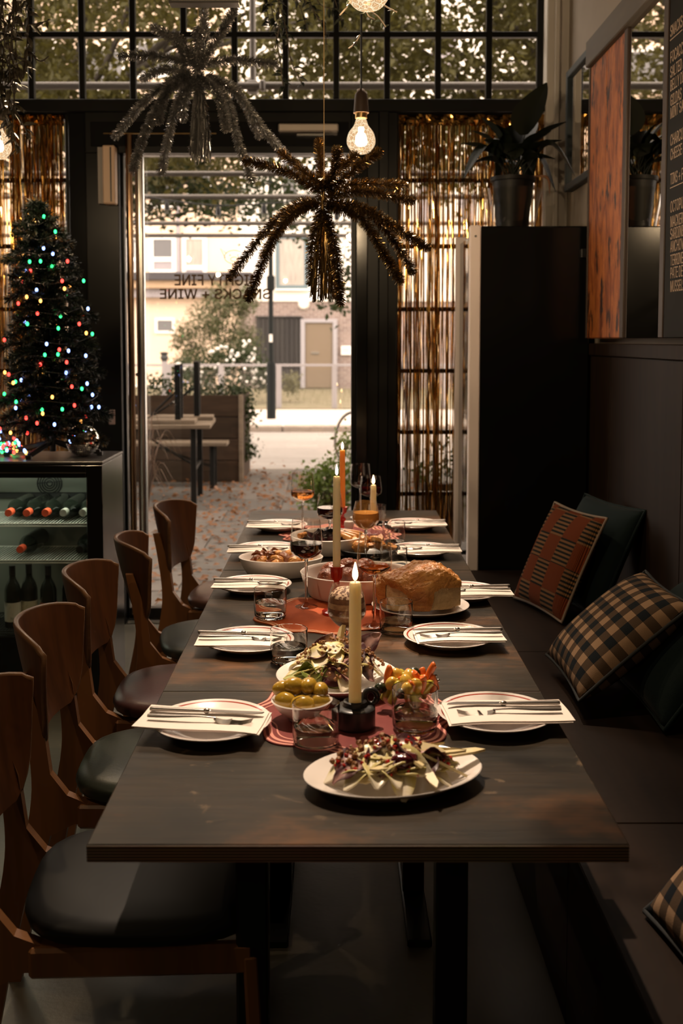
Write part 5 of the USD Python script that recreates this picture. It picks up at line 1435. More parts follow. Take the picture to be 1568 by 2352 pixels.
# orange candle far away, and the stub
Y3 = 4.05
x3 = at_y(786, 1200, Y3)[0]
holder('red_candle_holder', 'turned red candle holder under the orange candle at the far end', x3, Y3, turned(zat(786, 1166, Y3) - TZ + 0.003, 0.036), REDG)
candle('tall orange candle burning at the far end of the tables', x3, Y3, zat(786, 1166, Y3) - 0.009, zat(781, 1034, Y3), 0.0105, WAXO, 0.030)
Y4 = 3.95
x4 = at_y(857, 1200, Y4)[0]
z4 = zat(857, 1175, Y4)
holder('glass_candle_holder', 'clear glass candle holder behind the cloudy orange wine', x4, Y4, turned(z4 - TZ + 0.004, 0.034), GLASS)
candle('short pale candle burning behind the cloudy orange wine', x4, Y4, z4 - 0.008, zat(857, 1114, Y4), 0.0105, WAX, 0.036)
holder('white_salt_pot', 'small white ceramic pot beside the far red candle holder', at_y(801, 1200, 3.98)[0], 3.98, [(0, 0), (0.018, 0), (0.02, 0.006), (0.014, 0.016), (0.019, 0.03), (0.017, 0.045), (0.012, 0.047), (0.010, 0.03), (0, 0.03)], STONE)
# ------------------------------------------------------------------ dishes and food
def dish(name, label, cat, c, prof, m=STONE, sx=1.0, sy=1.0, rz=0.0, z0=TZ, n=56, partname='dish_body'):
    t = thing(name, label, cat, (c[0], c[1], z0), rz)
    part(t, partname, lathe(prof, n, sx, sy), m, smooth=45)
    return t


def bowl_prof(R_, rb, h, w=0.005, floor=0.007):
    o = crom([(rb * .9, 0.0), (rb, 0.004), (rb + (R_ - rb) * .55, h * .45), (R_, h - 0.002)], 5)
    i = o.copy(); i[:, 0] -= w; i[:, 1] = np.maximum(i[:, 1], floor)
    return [(0, 0.0)] + [tuple(q) for q in o] + [(R_ - w / 2, h)] + [tuple(q) for q in i[::-1]] + [(0, floor)]


ORD = ['first', 'second', 'third', 'fourth', 'fifth', 'sixth', 'seventh', 'eighth', 'ninth', 'tenth', 'eleventh', 'twelfth']


def many(name, label, cat, group, meshes, material, mats, pname, smooth=True):
    """alike pieces, each a thing; told apart by row (front to back) and by place from the left"""
    src, n = {}, len(mats)
    rows = 1 if n <= 5 else 2 if n <= 12 else 3 if n <= 24 else 4
    names = {1: [''], 2: ['front row, ', 'back row, '], 3: ['front row, ', 'middle row, ', 'back row, '], 4: ['front row, ', 'second row, ', 'third row, ', 'back row, ']}[rows]
    where = {}
    for r_, ids in enumerate(np.array_split(sorted(range(n), key=lambda i: mats[i][1, 3]), rows)):
        for k, i in enumerate(sorted(ids, key=lambda i: mats[i][0, 3] / mats[i][1, 3])):
            where[i] = f'{label}, {names[r_]}{ORD[k]} from left' if n > 1 else label
    for i, m in enumerate(mats):
        v = i % len(meshes)
        if v in src:
            dup(src[v], m, where[i], group)
        else:
            t = thing(name, where[i], cat, m=m, group=group)
            part(t, pname, meshes[v], material[v % len(material)] if isinstance(material, list) else material, smooth=smooth)
            src[v] = t


def heap(rng, n, cx, cy, z, rx, ry, dome, tilt=0.5, s=(0.9, 1.1), rz=None, fan=None):
    out = []
    for i in range(n):
        r_ = math.sqrt((i + 0.5) / n) * 0.97
        a = i * 2.39996 + rng.normal() * 0.15
        x, y = r_ * math.cos(a), r_ * math.sin(a)
        zz = z + dome * (1 - r_ * r_)
        yaw = rng.uniform(0, 2 * PI) if rz is None else rz + rng.normal() * 0.35
        pit = 0.0
        if fan is not None:
            yaw, pit = HEAP_ROT + math.atan2(y * ry, x * rx) + rng.normal() * 0.5, fan * (0.25 + r_)
        m = matrix((0, 0, 0), rx=rng.normal() * tilt, ry=pit + rng.normal() * tilt * 0.6, rz=yaw, s=rng.uniform(*s))
        c_, s_ = (math.cos(HEAP_ROT), math.sin(HEAP_ROT))
        m[:3, 3] = (cx + c_ * x * rx - s_ * y * ry, cy + s_ * x * rx + c_ * y * ry, zz)
        out.append(m)
    return out


HEAP_ROT = 0.0
rng = np.random.default_rng(77)


def ridge_leaf_mat(name, mid, edge, w, rough=0.35, trans=0.15):
    return raw(name, {'tc': ('texture_coordinate', {}), 's': ('separate_xyz', {}), 'a': ('math', {'math_type': 'absolute'}), 'n': ('noise_texture', {'scale': 60, 'detail': 3}), 'na': ('math', {'math_type': 'multiply_add', 'value2': w * 0.5, 'value3': -w * 0.25}), 'ad': ('math', {'math_type': 'add'}),
        'mr': ('map_range', {'from_min': w * .12, 'from_max': w * .42, 'clamp': True}), 'r': ('rgb_ramp', {'ramp': [(0, mid), (1, edge)]}), 'p': ('principled_bsdf', {'roughness': rough}), 't': ('translucent_bsdf', {}), 'm': ('mix_closure', {'fac': trans})},
        [('tc.object', 's.vector'), ('s.y', 'a.value1'), ('tc.object', 'n.vector'), ('n.fac', 'na.value1'), ('a.value', 'ad.value1'), ('na.value', 'ad.value2'), ('ad.value', 'mr.value'), ('mr.result', 'r.fac'), ('r.color', 'p.base_color'), ('r.color', 't.color'), ('p.BSDF', 'm.closure1'), ('t.BSDF', 'm.closure2')], 'm.closure')


def thickleaf(L, W, curl, fold, cup, seed, th=0.0022, wav=0.05):
    r_ = np.random.default_rng(seed)
    ph = r_.uniform(0, 6.28, 3)

    def fn(u, v):
        w = W / 2 * np.sin(PI * np.clip(u * 0.93 + 0.05, 0, 1) ** 0.85) ** 0.7
        y = (v * 2 - 1) * w
        z = cup * L * np.sin(PI * u) - curl * L * u ** 2 + fold * (abs(v * 2 - 1) ** 1.5) * w + wav * W * np.sin(9 * u + ph[0]) * abs(v * 2 - 1) ** 2
        return L * (u - 0.5), y, z
    return slab(fn, 11, 7, th)


ENDIVE = ridge_leaf_mat('endive_leaf_look', (0.82, 0.74, 0.58), (0.68, 0.58, 0.22), 0.05)
TREVISO = ridge_leaf_mat('treviso_leaf_look', (0.44, 0.25, 0.22), (0.060, 0.010, 0.014), 0.03)
GREENL = ridge_leaf_mat('green_leaf_look', (0.45, 0.46, 0.15), (0.16, 0.20, 0.03), 0.04)
PEARM = mat('pear_slice_flesh', (0.78, 0.66, 0.38), 0.35, n=(30, (0.70, 0.52, 0.22), 3, (1, 1, 1), .4, .8))
NUT = mat('toasted_walnut', (0.20, 0.075, 0.022), 0.6, n=(60, (0.34, 0.16, 0.05), 3, (1, 1, 1), .3, .7))
POM = mat('pomegranate_seed', (0.45, 0.02, 0.012), 0.12, coat_weight=0.5)
CHEESE = mat('crumbled_white_cheese', (0.80, 0.72, 0.62), 0.6)
BEET = mat('glossy_beetroot', (0.075, 0.008, 0.012), 0.15, coat_weight=0.4)
endives = [thickleaf(0.088, 0.050, 0.05, 0.18, 0.08, s_, 0.003) for s_ in (1, 2, 3)]
trevisos = [thickleaf(0.075, 0.050, 0.12, 0.22, 0.16, s_, 0.0016, 0.1) for s_ in (4, 5)]
greens = [thickleaf(0.07, 0.05, 0.2, 0.4, 0.12, s_, 0.0012, 0.12) for s_ in (6, 7)]
slice_m = prism(Polygon([(-0.04, 0), (-0.03, 0.009), (0, 0.014), (0.03, 0.010), (0.042, 0), (0.02, -0.004), (-0.02, -0.004)]), 0.004, -0.002)

# front oval platter of salad
pL, pR = at_z(700, 1797, TZ + 0.02), at_z(1097, 1747, TZ + 0.02)
PC, PA = (pL + pR) / 2, math.atan2(pR[1] - pL[1], pR[0] - pL[0])
PRX = np.linalg.norm(pR - pL) / 2
dish('oval_platter', 'oval white platter of endive salad nearest the camera', 'platter', PC, [(0, 0.005), (0.60, 0.005), (0.74, 0.010), (0.90, 0.020), (0.99, 0.0245), (1.0, 0.0235), (0.98, 0.020), (0.88, 0.014), (0.74, 0.003), (0.62, 0.0), (0, 0)], STONE, PRX, PRX * 0.70, PA)
HEAP_ROT = PA
pz = TZ + 0.016
many('endive_leaf', 'pale endive leaf on the oval platter', 'salad leaf', 'endive leaves on the oval platter', endives, ENDIVE, heap(rng, 38, PC[0], PC[1] - 0.002, pz + 0.006, PRX * .60, PRX * .38, 0.028, 0.22, (0.8, 1.05), fan=0.12), 'leaf')
many('radicchio_leaf', 'dark red radicchio leaf on the oval platter', 'salad leaf', 'radicchio leaves on the oval platter', trevisos, TREVISO, heap(rng, 13, PC[0] + 0.005, PC[1], pz + 0.016, PRX * .66, PRX * .40, 0.022, 0.35, (0.6, 0.95), fan=0.15), 'leaf')
many('beetroot_piece', 'glossy dark beetroot chunk on the oval platter', 'beetroot', 'beetroot on the oval platter', [blob((0.021, 0.017, 0.013), sub=3, amp=0.25, seed=3)], BEET, [matrix((PC[0] + 0.018, PC[1] - 0.032, pz + 0.034), rz=0.4, s=1.15)] + heap(rng, 3, PC[0] - 0.06, PC[1] - 0.02, pz + 0.012, 0.03, 0.02, 0.004, 0.4, (0.6, 0.8)), 'chunk')
many('pear_slice', 'thin pear slice on the oval platter', 'pear slice', 'pear slices on the oval platter', [slice_m], PEARM, heap(rng, 16, PC[0] + 0.025, PC[1], pz + 0.018, PRX * .68, PRX * .44, 0.022, 0.35, (0.8, 1.1), fan=0.15), 'slice', 35)


def bits(name, label, cat, n, cx, cy, z, rx, ry, dome, mesh, m, s, seed, rot=0.0):
    r_ = np.random.default_rng(seed)
    q = np.sqrt(r_.uniform(0, 1, n)); a = r_.uniform(0, 6.28, n)
    x, y = q * np.cos(a) * rx, q * np.sin(a) * ry
    P = np.stack([cx + x * math.cos(rot) - y * math.sin(rot), cy + x * math.sin(rot) + y * math.cos(rot), z + dome * (1 - q ** 2) + r_.uniform(0, 0.006, n)], 1)
    return solo(name, scatter(mesh, place_many(rand_rot(r_, n), P, r_.uniform(*s, n))), m, label, cat, kind='stuff', smooth=False)


lump = blob(1.0, sub=1, amp=0.5, freq=2)
bits('walnut_crumbs', 'toasted walnut crumbs scattered over the front salad', 'nuts', 100, PC[0] - 0.01, PC[1] + 0.006, pz + 0.018, PRX * .64, PRX * .42, 0.034, lump, NUT, (0.0022, 0.0055), 5, PA)
bits('pomegranate_seeds', 'red pomegranate seeds dotted over the front salad', 'seeds', 75, PC[0], PC[1], pz + 0.018, PRX * .66, PRX * .42, 0.034, lump, POM, (0.0022, 0.0042), 6, PA)
bits('cheese_crumbs', 'white cheese crumbs in the front salad', 'cheese', 36, PC[0], PC[1], pz + 0.006, PRX * .66, PRX * .44, 0.036, lump, CHEESE, (0.003, 0.006), 7, PA)

# second salad, on a round plate behind the candle
SC = at_z(775, 1562, MZ + 0.015)
SR = 0.128
t = thing('salad_plate', 'round white plate of leafy salad behind the tall candle', 'plate', (SC[0], SC[1], MZ))
part(t, 'plate_body', xf(plate_body, np.diag([1.16, 1.16, 1.3, 1])), STONE, smooth=40)
HEAP_ROT = 0.0
sz = MZ + 0.024
many('endive_leaf', 'pale endive leaf on the round salad plate', 'salad leaf', 'endive leaves on the round plate', endives, ENDIVE, heap(rng, 26, SC[0] - 0.01, SC[1], sz + 0.006, 0.080, 0.07, 0.046, 0.28, (0.75, 1.1), fan=0.22), 'leaf')
many('radicchio_leaf', 'dark red radicchio leaf on the round salad plate', 'salad leaf', 'radicchio leaves on the round plate', trevisos, TREVISO, heap(rng, 8, SC[0] + 0.02, SC[1], sz + 0.01, 0.075, 0.06, 0.035, 0.6, (0.8, 1.1)) +
     [matrix(at_y(742, 1490, SC[1] + 0.04), ry=-0.9, rx=1.3, rz=0.3, s=1.0), matrix(at_y(846, 1484, SC[1] + 0.05), ry=-0.9, rx=1.2, rz=-0.4, s=1.0), matrix(at_y(760, 1556, SC[1] - 0.06), ry=0.3, rx=1.0, rz=0.2, s=0.9)], 'leaf')
many('green_leaf', 'green lettuce leaf on the round salad plate', 'salad leaf', 'lettuce leaves on the round plate', greens, GREENL, heap(rng, 6, SC[0] - 0.05, SC[1] - 0.05, sz + 0.005, 0.035, 0.03, 0.02, 0.4, (0.8, 1.0)), 'leaf')
many('pear_wedge', 'upright pale pear wedge on top of the round salad', 'pear slice', None, [xf(slice_m, np.diag([1.1, 2.0, 2.0, 1]))], PEARM, [matrix(at_y(779, 1484, SC[1] + 0.03), ry=-1.35, rz=0.2)], 'slice', 35)
bits('seed_crumbs', 'brown seed crumbs scattered over the round salad', 'seeds', 130, SC[0], SC[1], sz + 0.016, 0.10, 0.09, 0.058, lump, NUT, (0.0018, 0.0045), 8)

# olives
OC = at_z(692, 1604, MZ + 0.04)
dish('olive_bowl', 'small white bowl of large green olives', 'bowl', OC, bowl_prof(0.058, 0.026, 0.040, 0.004), STONE, z0=MZ)
OLIVE = mat('green_olive', (0.46, 0.27, 0.025), 0.22, n=(9, (0.36, 0.22, 0.022), 3, (1, 1, 1), .3, .7), coat_weight=0.5)
om = [blob((0.0225, 0.0175, 0.0175), sub=3, amp=0.03, seed=1)]
OM = []
for dx, dy, dz, rz, s_ in ((-0.030, -0.014, 0.040, -0.5, 1.0), (0.002, -0.026, 0.036, 0.15, 1.05), (0.033, -0.012, 0.036, 0.2, 1.0), (-0.028, 0.020, 0.043, 0.6, 1.0), (0.004, 0.026, 0.042, 1.3, 1.0), (0.033, 0.018, 0.043, 1.2, 0.95), (-0.016, 0.004, 0.062, 0.2, 1.0), (0.014, 0.006, 0.062, 1.4, 0.95), (-0.036, 0.004, 0.057, 0.1, 0.9), (0.036, 0.002, 0.055, 1.5, 0.9)):
    OM.append(matrix((OC[0] + dx, OC[1] + dy, MZ + dz), rz=rz, ry=0.2 * math.sin(9 * dx), s=s_))
many('green_olive', 'plump green olive in the small white bowl', 'olive', 'olives in the small white bowl', om, OLIVE, OM, 'flesh')

# pickles in a glass bowl
KC = at_z(936, 1592, MZ + 0.03)
dish('pickle_bowl', 'small clear glass bowl of pickles and skewers', 'bowl', KC, bowl_prof(0.060, 0.032, 0.034, 0.003), GLASS, z0=MZ)
CARROT = mat('carrot_orange', (0.72, 0.15, 0.02), 0.3, coat_weight=0.3)
PEPPER = mat('pale_green_pepper', (0.50, 0.42, 0.05), 0.25, coat_weight=0.4)
ONION = mat('yellow_pickled_onion', (0.66, 0.40, 0.06), 0.2, coat_weight=0.4)
DOLIVE = mat('dark_green_olive', (0.020, 0.026, 0.012), 0.2, coat_weight=0.5)
capsule = lambda L, r_: tube(crom([(-L / 2, 0, 0), (-L * .4, 0, 0.001), (0, 0, 0.003), (L * .4, 0, 0.001), (L / 2, 0, -0.002)], 4), np.interp(np.linspace(0, 1, 17), [0, .12, .5, .88, 1], [r_ * .4, r_, r_ * 1.05, r_ * .95, r_ * .3]), 10)


def stand(rng, n, c, r_, z, dome, s=(0.85, 1.15), lean=0.5):
    out = []
    for i in range(n):
        q = math.sqrt((i + .5) / n); a = i * 2.4 + rng.normal() * .2
        m = matrix((c[0] + r_ * q * math.cos(a), c[1] + r_ * q * math.sin(a), z + dome * (1 - q * q)), ry=-PI / 2 + rng.normal() * lean, rx=rng.normal() * lean, rz=rng.uniform(0, 6.28), s=rng.uniform(*s))
        out.append(m)
    return out


many('carrot_stick', 'orange pickled carrot piece in the glass bowl', 'pickle', 'carrot pieces in the glass bowl', [capsule(0.042, 0.0078)], CARROT, stand(rng, 9, KC + (0.014, 0, 0), 0.045, MZ + 0.040, 0.018) + [matrix(at_y(990, 1545, KC[1]), ry=-1.2, s=0.9), matrix(at_y(893, 1552, KC[1]), ry=-1.4, s=0.9)], 'stick')
many('guindilla_pepper', 'pale green pickled pepper in the glass bowl', 'pickle', 'peppers in the glass bowl', [capsule(0.044, 0.0075)], PEPPER, stand(rng, 11, KC, 0.045, MZ + 0.034, 0.018), 'pepper')
many('pickled_onion', 'yellow pickled onion in the glass bowl', 'pickle', 'onions in the glass bowl', [blob((0.0155, 0.012, 0.012), sub=2, amp=0.06)], ONION, stand(rng, 9, KC + (-0.008, -0.004, 0), 0.042, MZ + 0.046, 0.020), 'onion')
many('dark_olive', 'dark green olive in the glass bowl of pickles', 'olive', 'dark olives in the glass bowl', [blob((0.013, 0.011, 0.011), sub=2)], DOLIVE, [matrix(at_y(874, 1580, KC[1] - 0.01)), matrix(at_y(922, 1592, KC[1] - 0.045)), matrix(at_y(950, 1545, KC[1] + 0.02))], 'flesh')
for i, (px, py) in enumerate(((1000, 1552), (1006, 1563))):
    q = at_y(px, py, KC[1])
    t = thing('cocktail_pick', f'steel cocktail pick sticking out of the pickles, {["upper", "lower"][i]} one', 'skewer')
    part(t, 'pick_shaft', tube([q + (-0.05, 0.0, -0.012), q], 0.0012, 6), CUT)
    part(t, 'pick_knob', blob(0.0035, q, 2), CUT, smooth=True)

# meatballs
MB_ = at_z(821, 1313, TZ + 0.07)
dish('serving_bowl', 'large pinkish-white serving bowl of meatballs', 'bowl', MB_, bowl_prof(0.163, 0.138, 0.070, 0.006, 0.008), STONE, 1.0, 0.86, 0.0, MZ)
MEAT = mat('saucy_meatball', (0.26, 0.062, 0.018), 0.35, n=(45, (0.11, 0.024, 0.008), 5, (1, 1, 1), .35, .65), bump=(90, 0.006), coat_weight=0.15)
SAUCE = mat('tomato_sauce', (0.28, 0.042, 0.012), 0.2, n=(20, (0.18, 0.025, 0.01), 4, (1, 1, 1), .3, .7), bump=(40, 0.003))
solo('tomato_sauce', xf(lathe([(0, 0.0), (0.138, 0.0), (0.13, 0.006), (0.0, 0.010)], 40, 1.0, 0.85), matrix((MB_[0], MB_[1], MZ + 0.0165))), SAUCE, 'red tomato sauce around the meatballs in the large bowl', 'sauce', smooth=True)
mbs = [blob(0.029, sub=3, amp=0.14, freq=2.6, seed=s_) for s_ in (1, 2, 3)]
many('meatball', 'browned meatball in the large serving bowl', 'meatball', 'meatballs in the large bowl', mbs, MEAT, heap(rng, 13, MB_[0] - 0.005, MB_[1] + 0.01, MZ + 0.050, 0.100, 0.075, 0.020, 1.0, (0.9, 1.12)), 'meat')

# roast vegetables, left bowl
LB = at_z(645, 1279, TZ + 0.055)
dish('oval_bowl', 'oval white bowl of roast potatoes and crisp peel on the chair side', 'bowl', LB, bowl_prof(0.131, 0.104, 0.058, 0.005, 0.007), STONE, 1.0, 0.74)
ROAST = [mat(f'roast_vegetable_{i}', a, 0.4, n=(22, b, 4, (1, 1, 1), .35, .7), bump=(60, 0.002)) for i, (a, b) in enumerate([((0.42, 0.15, 0.03), (0.62, 0.32, 0.09)), ((0.55, 0.27, 0.07), (0.30, 0.10, 0.025)), ((0.14, 0.042, 0.015), (0.30, 0.10, 0.03))])]
rv = [blob((0.026, 0.019, 0.015), sub=3, amp=0.22, freq=1.8, seed=s_) for s_ in (4, 5, 6)]
many('roast_potato', 'golden roast potato piece in the oval bowl', 'roast potato', 'roast potatoes in the oval bowl', rv, ROAST, heap(rng, 20, LB[0] + 0.01, LB[1], TZ + 0.036, 0.098, 0.066, 0.026, 0.6, (0.75, 1.05)), 'piece')
crisps = [thickleaf(0.045, 0.014, 0.5, 0.5, 0.25, s_, 0.0016, 0.2) for s_ in (8, 9)]
many('crisp_peel', 'dark crisp peel in the oval bowl', 'peel', 'crisp peel in the oval bowl', crisps, ROAST[2], heap(rng, 12, LB[0] - 0.045, LB[1], TZ + 0.052, 0.045, 0.05, 0.014, 0.8, (0.8, 1.1)), 'curl')

# far bowl with dark leaves and roots
FB = at_z(752, 1229, TZ + 0.06)
dish('far_bowl', 'round white bowl of dark braised leaves on the far placemat', 'bowl', FB, bowl_prof(0.128, 0.100, 0.060, 0.005, 0.007), STONE, z0=MZ)
DLEAF = ridge_leaf_mat('dark_braised_leaf', (0.06, 0.018, 0.02), (0.022, 0.012, 0.012), 0.03, 0.25)
many('braised_leaf', 'dark glossy braised leaf in the far bowl', 'braised leaf', 'braised leaves in the far bowl', trevisos, DLEAF, heap(rng, 22, FB[0] - 0.01, FB[1], MZ + 0.038, 0.085, 0.075, 0.018, 0.7, (0.6, 0.9)), 'leaf')
many('roast_carrot', 'orange roast carrot in the far bowl', 'roast carrot', 'roast carrots in the far bowl', [capsule(0.075, 0.009)], ROAST[0], [matrix((FB[0] + 0.05 + 0.012 * i, FB[1] - 0.03 + 0.02 * i, MZ + 0.058), rz=-0.6 + 0.25 * i, ry=0.15) for i in range(4)] + [matrix((FB[0] - 0.075, FB[1] + 0.01 * i, MZ + 0.055), rz=0.9 + 0.3 * i, ry=0.1) for i in range(2)], 'root')

# black dish with roast squash
BD = at_z(846, 1258, TZ + 0.03)
dish('black_dish', 'round black dish of roast squash wedges', 'dish', BD, bowl_prof(0.105, 0.075, 0.032, 0.005, 0.006), BLKCER)
squash = [prism(Polygon([(0.045 * math.cos(a), 0.045 * math.sin(a)) for a in np.linspace(0.2, 2.9, 12)] + [(0.026 * math.cos(a), 0.024 * math.sin(a)) for a in np.linspace(2.9, 0.2, 10)]), 0.014, -0.007), blob((0.028, 0.022, 0.018), sub=3, amp=0.2, seed=9)]
many('squash_wedge', 'caramelised roast squash wedge in the black dish', 'squash wedge', 'squash wedges in the black dish', squash, [ROAST[1], ROAST[0]], heap(rng, 10, BD[0], BD[1], TZ + 0.034, 0.062, 0.055, 0.022, 0.8, (0.8, 1.05)), 'wedge', 40)

# bread
BP = at_z(965, 1396, TZ + 0.012)
t = thing('bread_plate', 'white plate under the torn loaf of bread', 'plate', (BP[0], BP[1], TZ))
part(t, 'plate_body', xf(plate_body, np.diag([1.18, 1.1, 1, 1])), STONE, smooth=40)
CRUST = mat('golden_bread_crust', (0.42, 0.135, 0.025), 0.36, n=(16, (0.68, 0.34, 0.10), 6, (1, 1, 1), .35, .7), bump=(70, 0.006))
CRUMB = mat('pale_bread_crumb', (0.66, 0.46, 0.25), 0.9, n=(50, (0.46, 0.27, 0.12), 4, (1, 1, 1), .55, .75), bump=(70, 0.006))
bs = trimesh.creation.icosphere(6, 1.0)
v0 = np.array(bs.vertices)
sq = np.sign(v0) * abs(v0) ** 0.72
sq = sq / np.max(abs(sq), axis=0)
nz = meshkit.fbm(v0 * 2.3 + 7, 4, 3) - 0.5
bv = sq * np.array([0.122, 0.085, 0.054]) * (1 + 0.30 * nz[:, None])
bv[:, 2] += (bv[:, 2] > -0.01) * (0.012 * np.sin(bv[:, 0] * 34 + 1.0 + 8 * bv[:, 1]) + 0.030 * (meshkit.fbm(bv * 26, 4, 5) - .5) + 0.014 * (meshkit.fbm(bv * 75, 3, 6) - .5))
# torn faces: front right and front left are pulled flat
for nx_, ny_, d_ in ((0.45, -0.9, 0.082), (-0.55, -0.83, 0.088), (1.0, 0.1, 0.098)):
    n_ = np.array([nx_, ny_]) / math.hypot(nx_, ny_)
    dd = bv[:, :2] @ n_ - d_
    over = dd > 0
    bv[over, :2] -= n_ * (dd[over] * (0.93 + 0.06 * meshkit.fbm(bv[over] * 50, 2, 8)))[:, None]
bv[:, 2] = np.maximum(bv[:, 2], -0.048)
bz0 = TZ + 0.017 + 0.048
torn = np.zeros(len(bv))
edge_n = meshkit.fbm(bv * 26 + 3, 3, 9) - 0.5
isfront = (bv[:, 1] < -0.045) | (bv[:, 0] > 0.088)
gap = np.exp(-((bv[:, 0] - 0.0) / 0.032) ** 2)
lim = np.where(isfront, 0.018 - 0.085 * gap * (bv[:, 1] < 0), -0.040) + 0.035 * edge_n
f = np.array(bs.faces)
crust_face = (bv[:, 2] > lim)[f].all(1)
t = thing('bread_loaf', 'torn golden focaccia loaf with pale crumb on a white plate', 'bread', (BP[0], BP[1], bz0))


def sub(v, f):
    u, inv = np.unique(f, return_inverse=True)
    return v[u], inv.reshape(-1, 3)


part(t, 'crumb', sub(bv, f[~crust_face]), CRUMB, smooth=True)
cv = bv + np.array(trimesh.Trimesh(bv, f, process=False).vertex_normals) * 0.0025
part(t, 'crust', sub(cv, f[crust_face]), CRUST, smooth=True)

# layered dessert in a stemmed glass
DG = at_z(797, 1512, TZ)
YD = DG[1]
xD = at_y(796, 1400, YD)[0]
zD1, zD0 = zat(796, 1343, YD), zat(796, 1443, YD)
t = stem_glass('stemmed dessert glass of layered cream and cocoa behind the candle', (xD, YD), zD1, 0.0445, 0.0, None, (zD1 - zD0) / (zD1 - TZ), True, 0.036)
t.SetCustomDataByKey('category', 'dessert glass'); t.SetCustomDataByKey('group', '')
t.ClearCustomDataByKey('group')
hD, zbD = zD1 - TZ, zD0 - TZ
bh = hD - zbD
prf = crom([(0.006, zbD), (0.0445 * .55, zbD + bh * .10), (0.0445 * .93, zbD + bh * .30), (0.0445, zbD + bh * .45), (0.0445 * .92, zbD + bh * .72), (0.0445 * .78, hD)], 6)
CRM = mat('dessert_cream', (0.50, 0.30, 0.17), 0.6, n=(40, (0.26, 0.12, 0.06), 4, (1, 1, 1.5), .40, .65))
COC = mat('dessert_cocoa', (0.12, 0.042, 0.018), 0.7, n=(40, (0.30, 0.14, 0.07), 4, (1, 1, 1), .35, .7))
TOPC = mat('dusted_cream_top', (0.60, 0.42, 0.28), 0.7, n=(110, (0.12, 0.05, 0.022), 3, (1, 1, 1), .47, .55))
dt = thing('layered_dessert', 'layers of cream and cocoa inside the stemmed dessert glass', 'dessert', (xD, YD, TZ))
lev = [0.05, 0.22, 0.36, 0.50, 0.62, 0.74]
for i, (a, b) in enumerate(zip(lev, lev[1:])):
    za, zb_ = zbD + bh * a, zbD + bh * b
    zz = np.linspace(za, zb_, 6)
    rr_ = np.maximum(np.interp(zz, prf[:, 1], prf[:, 0]) - 0.002, 0.001)
    part(dt, 'cocoa_layer' if i % 2 == 0 else 'cream_layer', lathe([(0, za)] + list(zip(rr_, zz)) + [(0, zb_)], 28), COC if i % 2 == 0 else CRM, smooth=50)
za = zbD + bh * 0.74
rt = float(np.interp(za, prf[:, 1], prf[:, 0])) - 0.002
part(dt, 'dusted_top', lathe([(0, za), (rt, za), (rt * 0.92, za + 0.008), (rt * .6, za + 0.018), (0, za + 0.023)], 28), TOPC, smooth=50)
# ------------------------------------------------------------------ foil fringe curtains in the side windows
FOIL = raw('gold_foil', {'g': ('geometry', {}), 'r': ('rgb_ramp', {'ramp': [(0.0, (0.50, 0.29, 0.08)), (0.5, (0.80, 0.54, 0.20)), (1.0, (0.42, 0.22, 0.06))]}), 'p': ('principled_bsdf', {'metallic': 1.0, 'roughness': 0.12}), 't': ('transparent_bsdf', {'color': (0.95, 0.72, 0.35)}), 'm': ('mix_closure', {'fac': 0.12})},
           [('g.random_per_island', 'r.fac'), ('r.color', 'p.base_color'), ('p.BSDF', 'm.closure1'), ('t.BSDF', 'm.closure2')], 'm.closure')


def foil_strips(rng, x0, x1, z0, z1, y, n, wmin=0.003, wmax=0.0075, amp=0.9):
    ms = []
    for i in range(n):
        x = rng.uniform(x0, x1)
        zb = z0 + abs(rng.normal()) * 0.05
        k = int(34 * (z1 - zb) / 2.0) + 6
        z = np.linspace(z1, zb, k)
        w = rng.uniform(wmin, wmax)
        tw = np.cumsum(rng.normal(0, 0.30 * amp, k)) + rng.uniform(-1.2, 1.2)
        xx = x + np.cumsum(rng.normal(0, 0.0007, k)); yy = y + rng.uniform(-0.02, 0.02) + np.cumsum(rng.normal(0, 0.0011, k))
        dx, dy = np.cos(tw) * w / 2, np.sin(tw) * w / 2
        a = np.stack([xx - dx, yy - dy, z], 1); b = np.stack([xx + dx, yy + dy, z], 1)
        v = np.stack([a, b], 1).reshape(-1, 3)
        ms.append((v, quads(k, 2)))
    return join(ms)


def curtain(label, x0, x1, z0, z1, n, seed):
    rng = np.random.default_rng(seed)
    t = thing('foil_curtain', label, 'foil curtain')
    part(t, 'foil_strip', foil_strips(rng, x0, x1, z0, z1 - 0.05, YW - 0.05, n), FOIL, kind='stuff')
    hd = slab(lambda u, v: (x0 + (x1 - x0) * u, YW - 0.05 + 0.010 * np.sin(u * 31 + 3 * v) + 0.006 * np.sin(u * 77), z1 - 0.055 * v), 60, 5, 0.0008)
    part(t, 'header_band', hd, FOIL)
    return t


zc1 = wz(268)
curtain('gold foil fringe curtain hanging in the window right of the door', wx(913, 700), wx(1240, 700), 0.42, zc1, 330, 3)
curtain('gold foil fringe curtain hanging in the window behind the small decorated tree', wx(36, 700), wx(158, 700), 0.75, zc1, 150, 4)
curtain('gold foil fringe curtain cut by the left edge of the picture', wx(-160, 700), wx(30, 700), 0.75, zc1, 160, 5)

# ------------------------------------------------------------------ tinsel palms on strings
def tinsel_mat(name, a, b, rough=0.22, met=1.0):
    return raw(name, {'g': ('geometry', {}), 'r': ('rgb_ramp', {'ramp': [(0.0, a), (1.0, b)]}), 'p': ('principled_bsdf', {'metallic': met, 'roughness': rough})}, [('g.random_per_island', 'r.fac'), ('r.color', 'p.base_color')], 'p.BSDF')


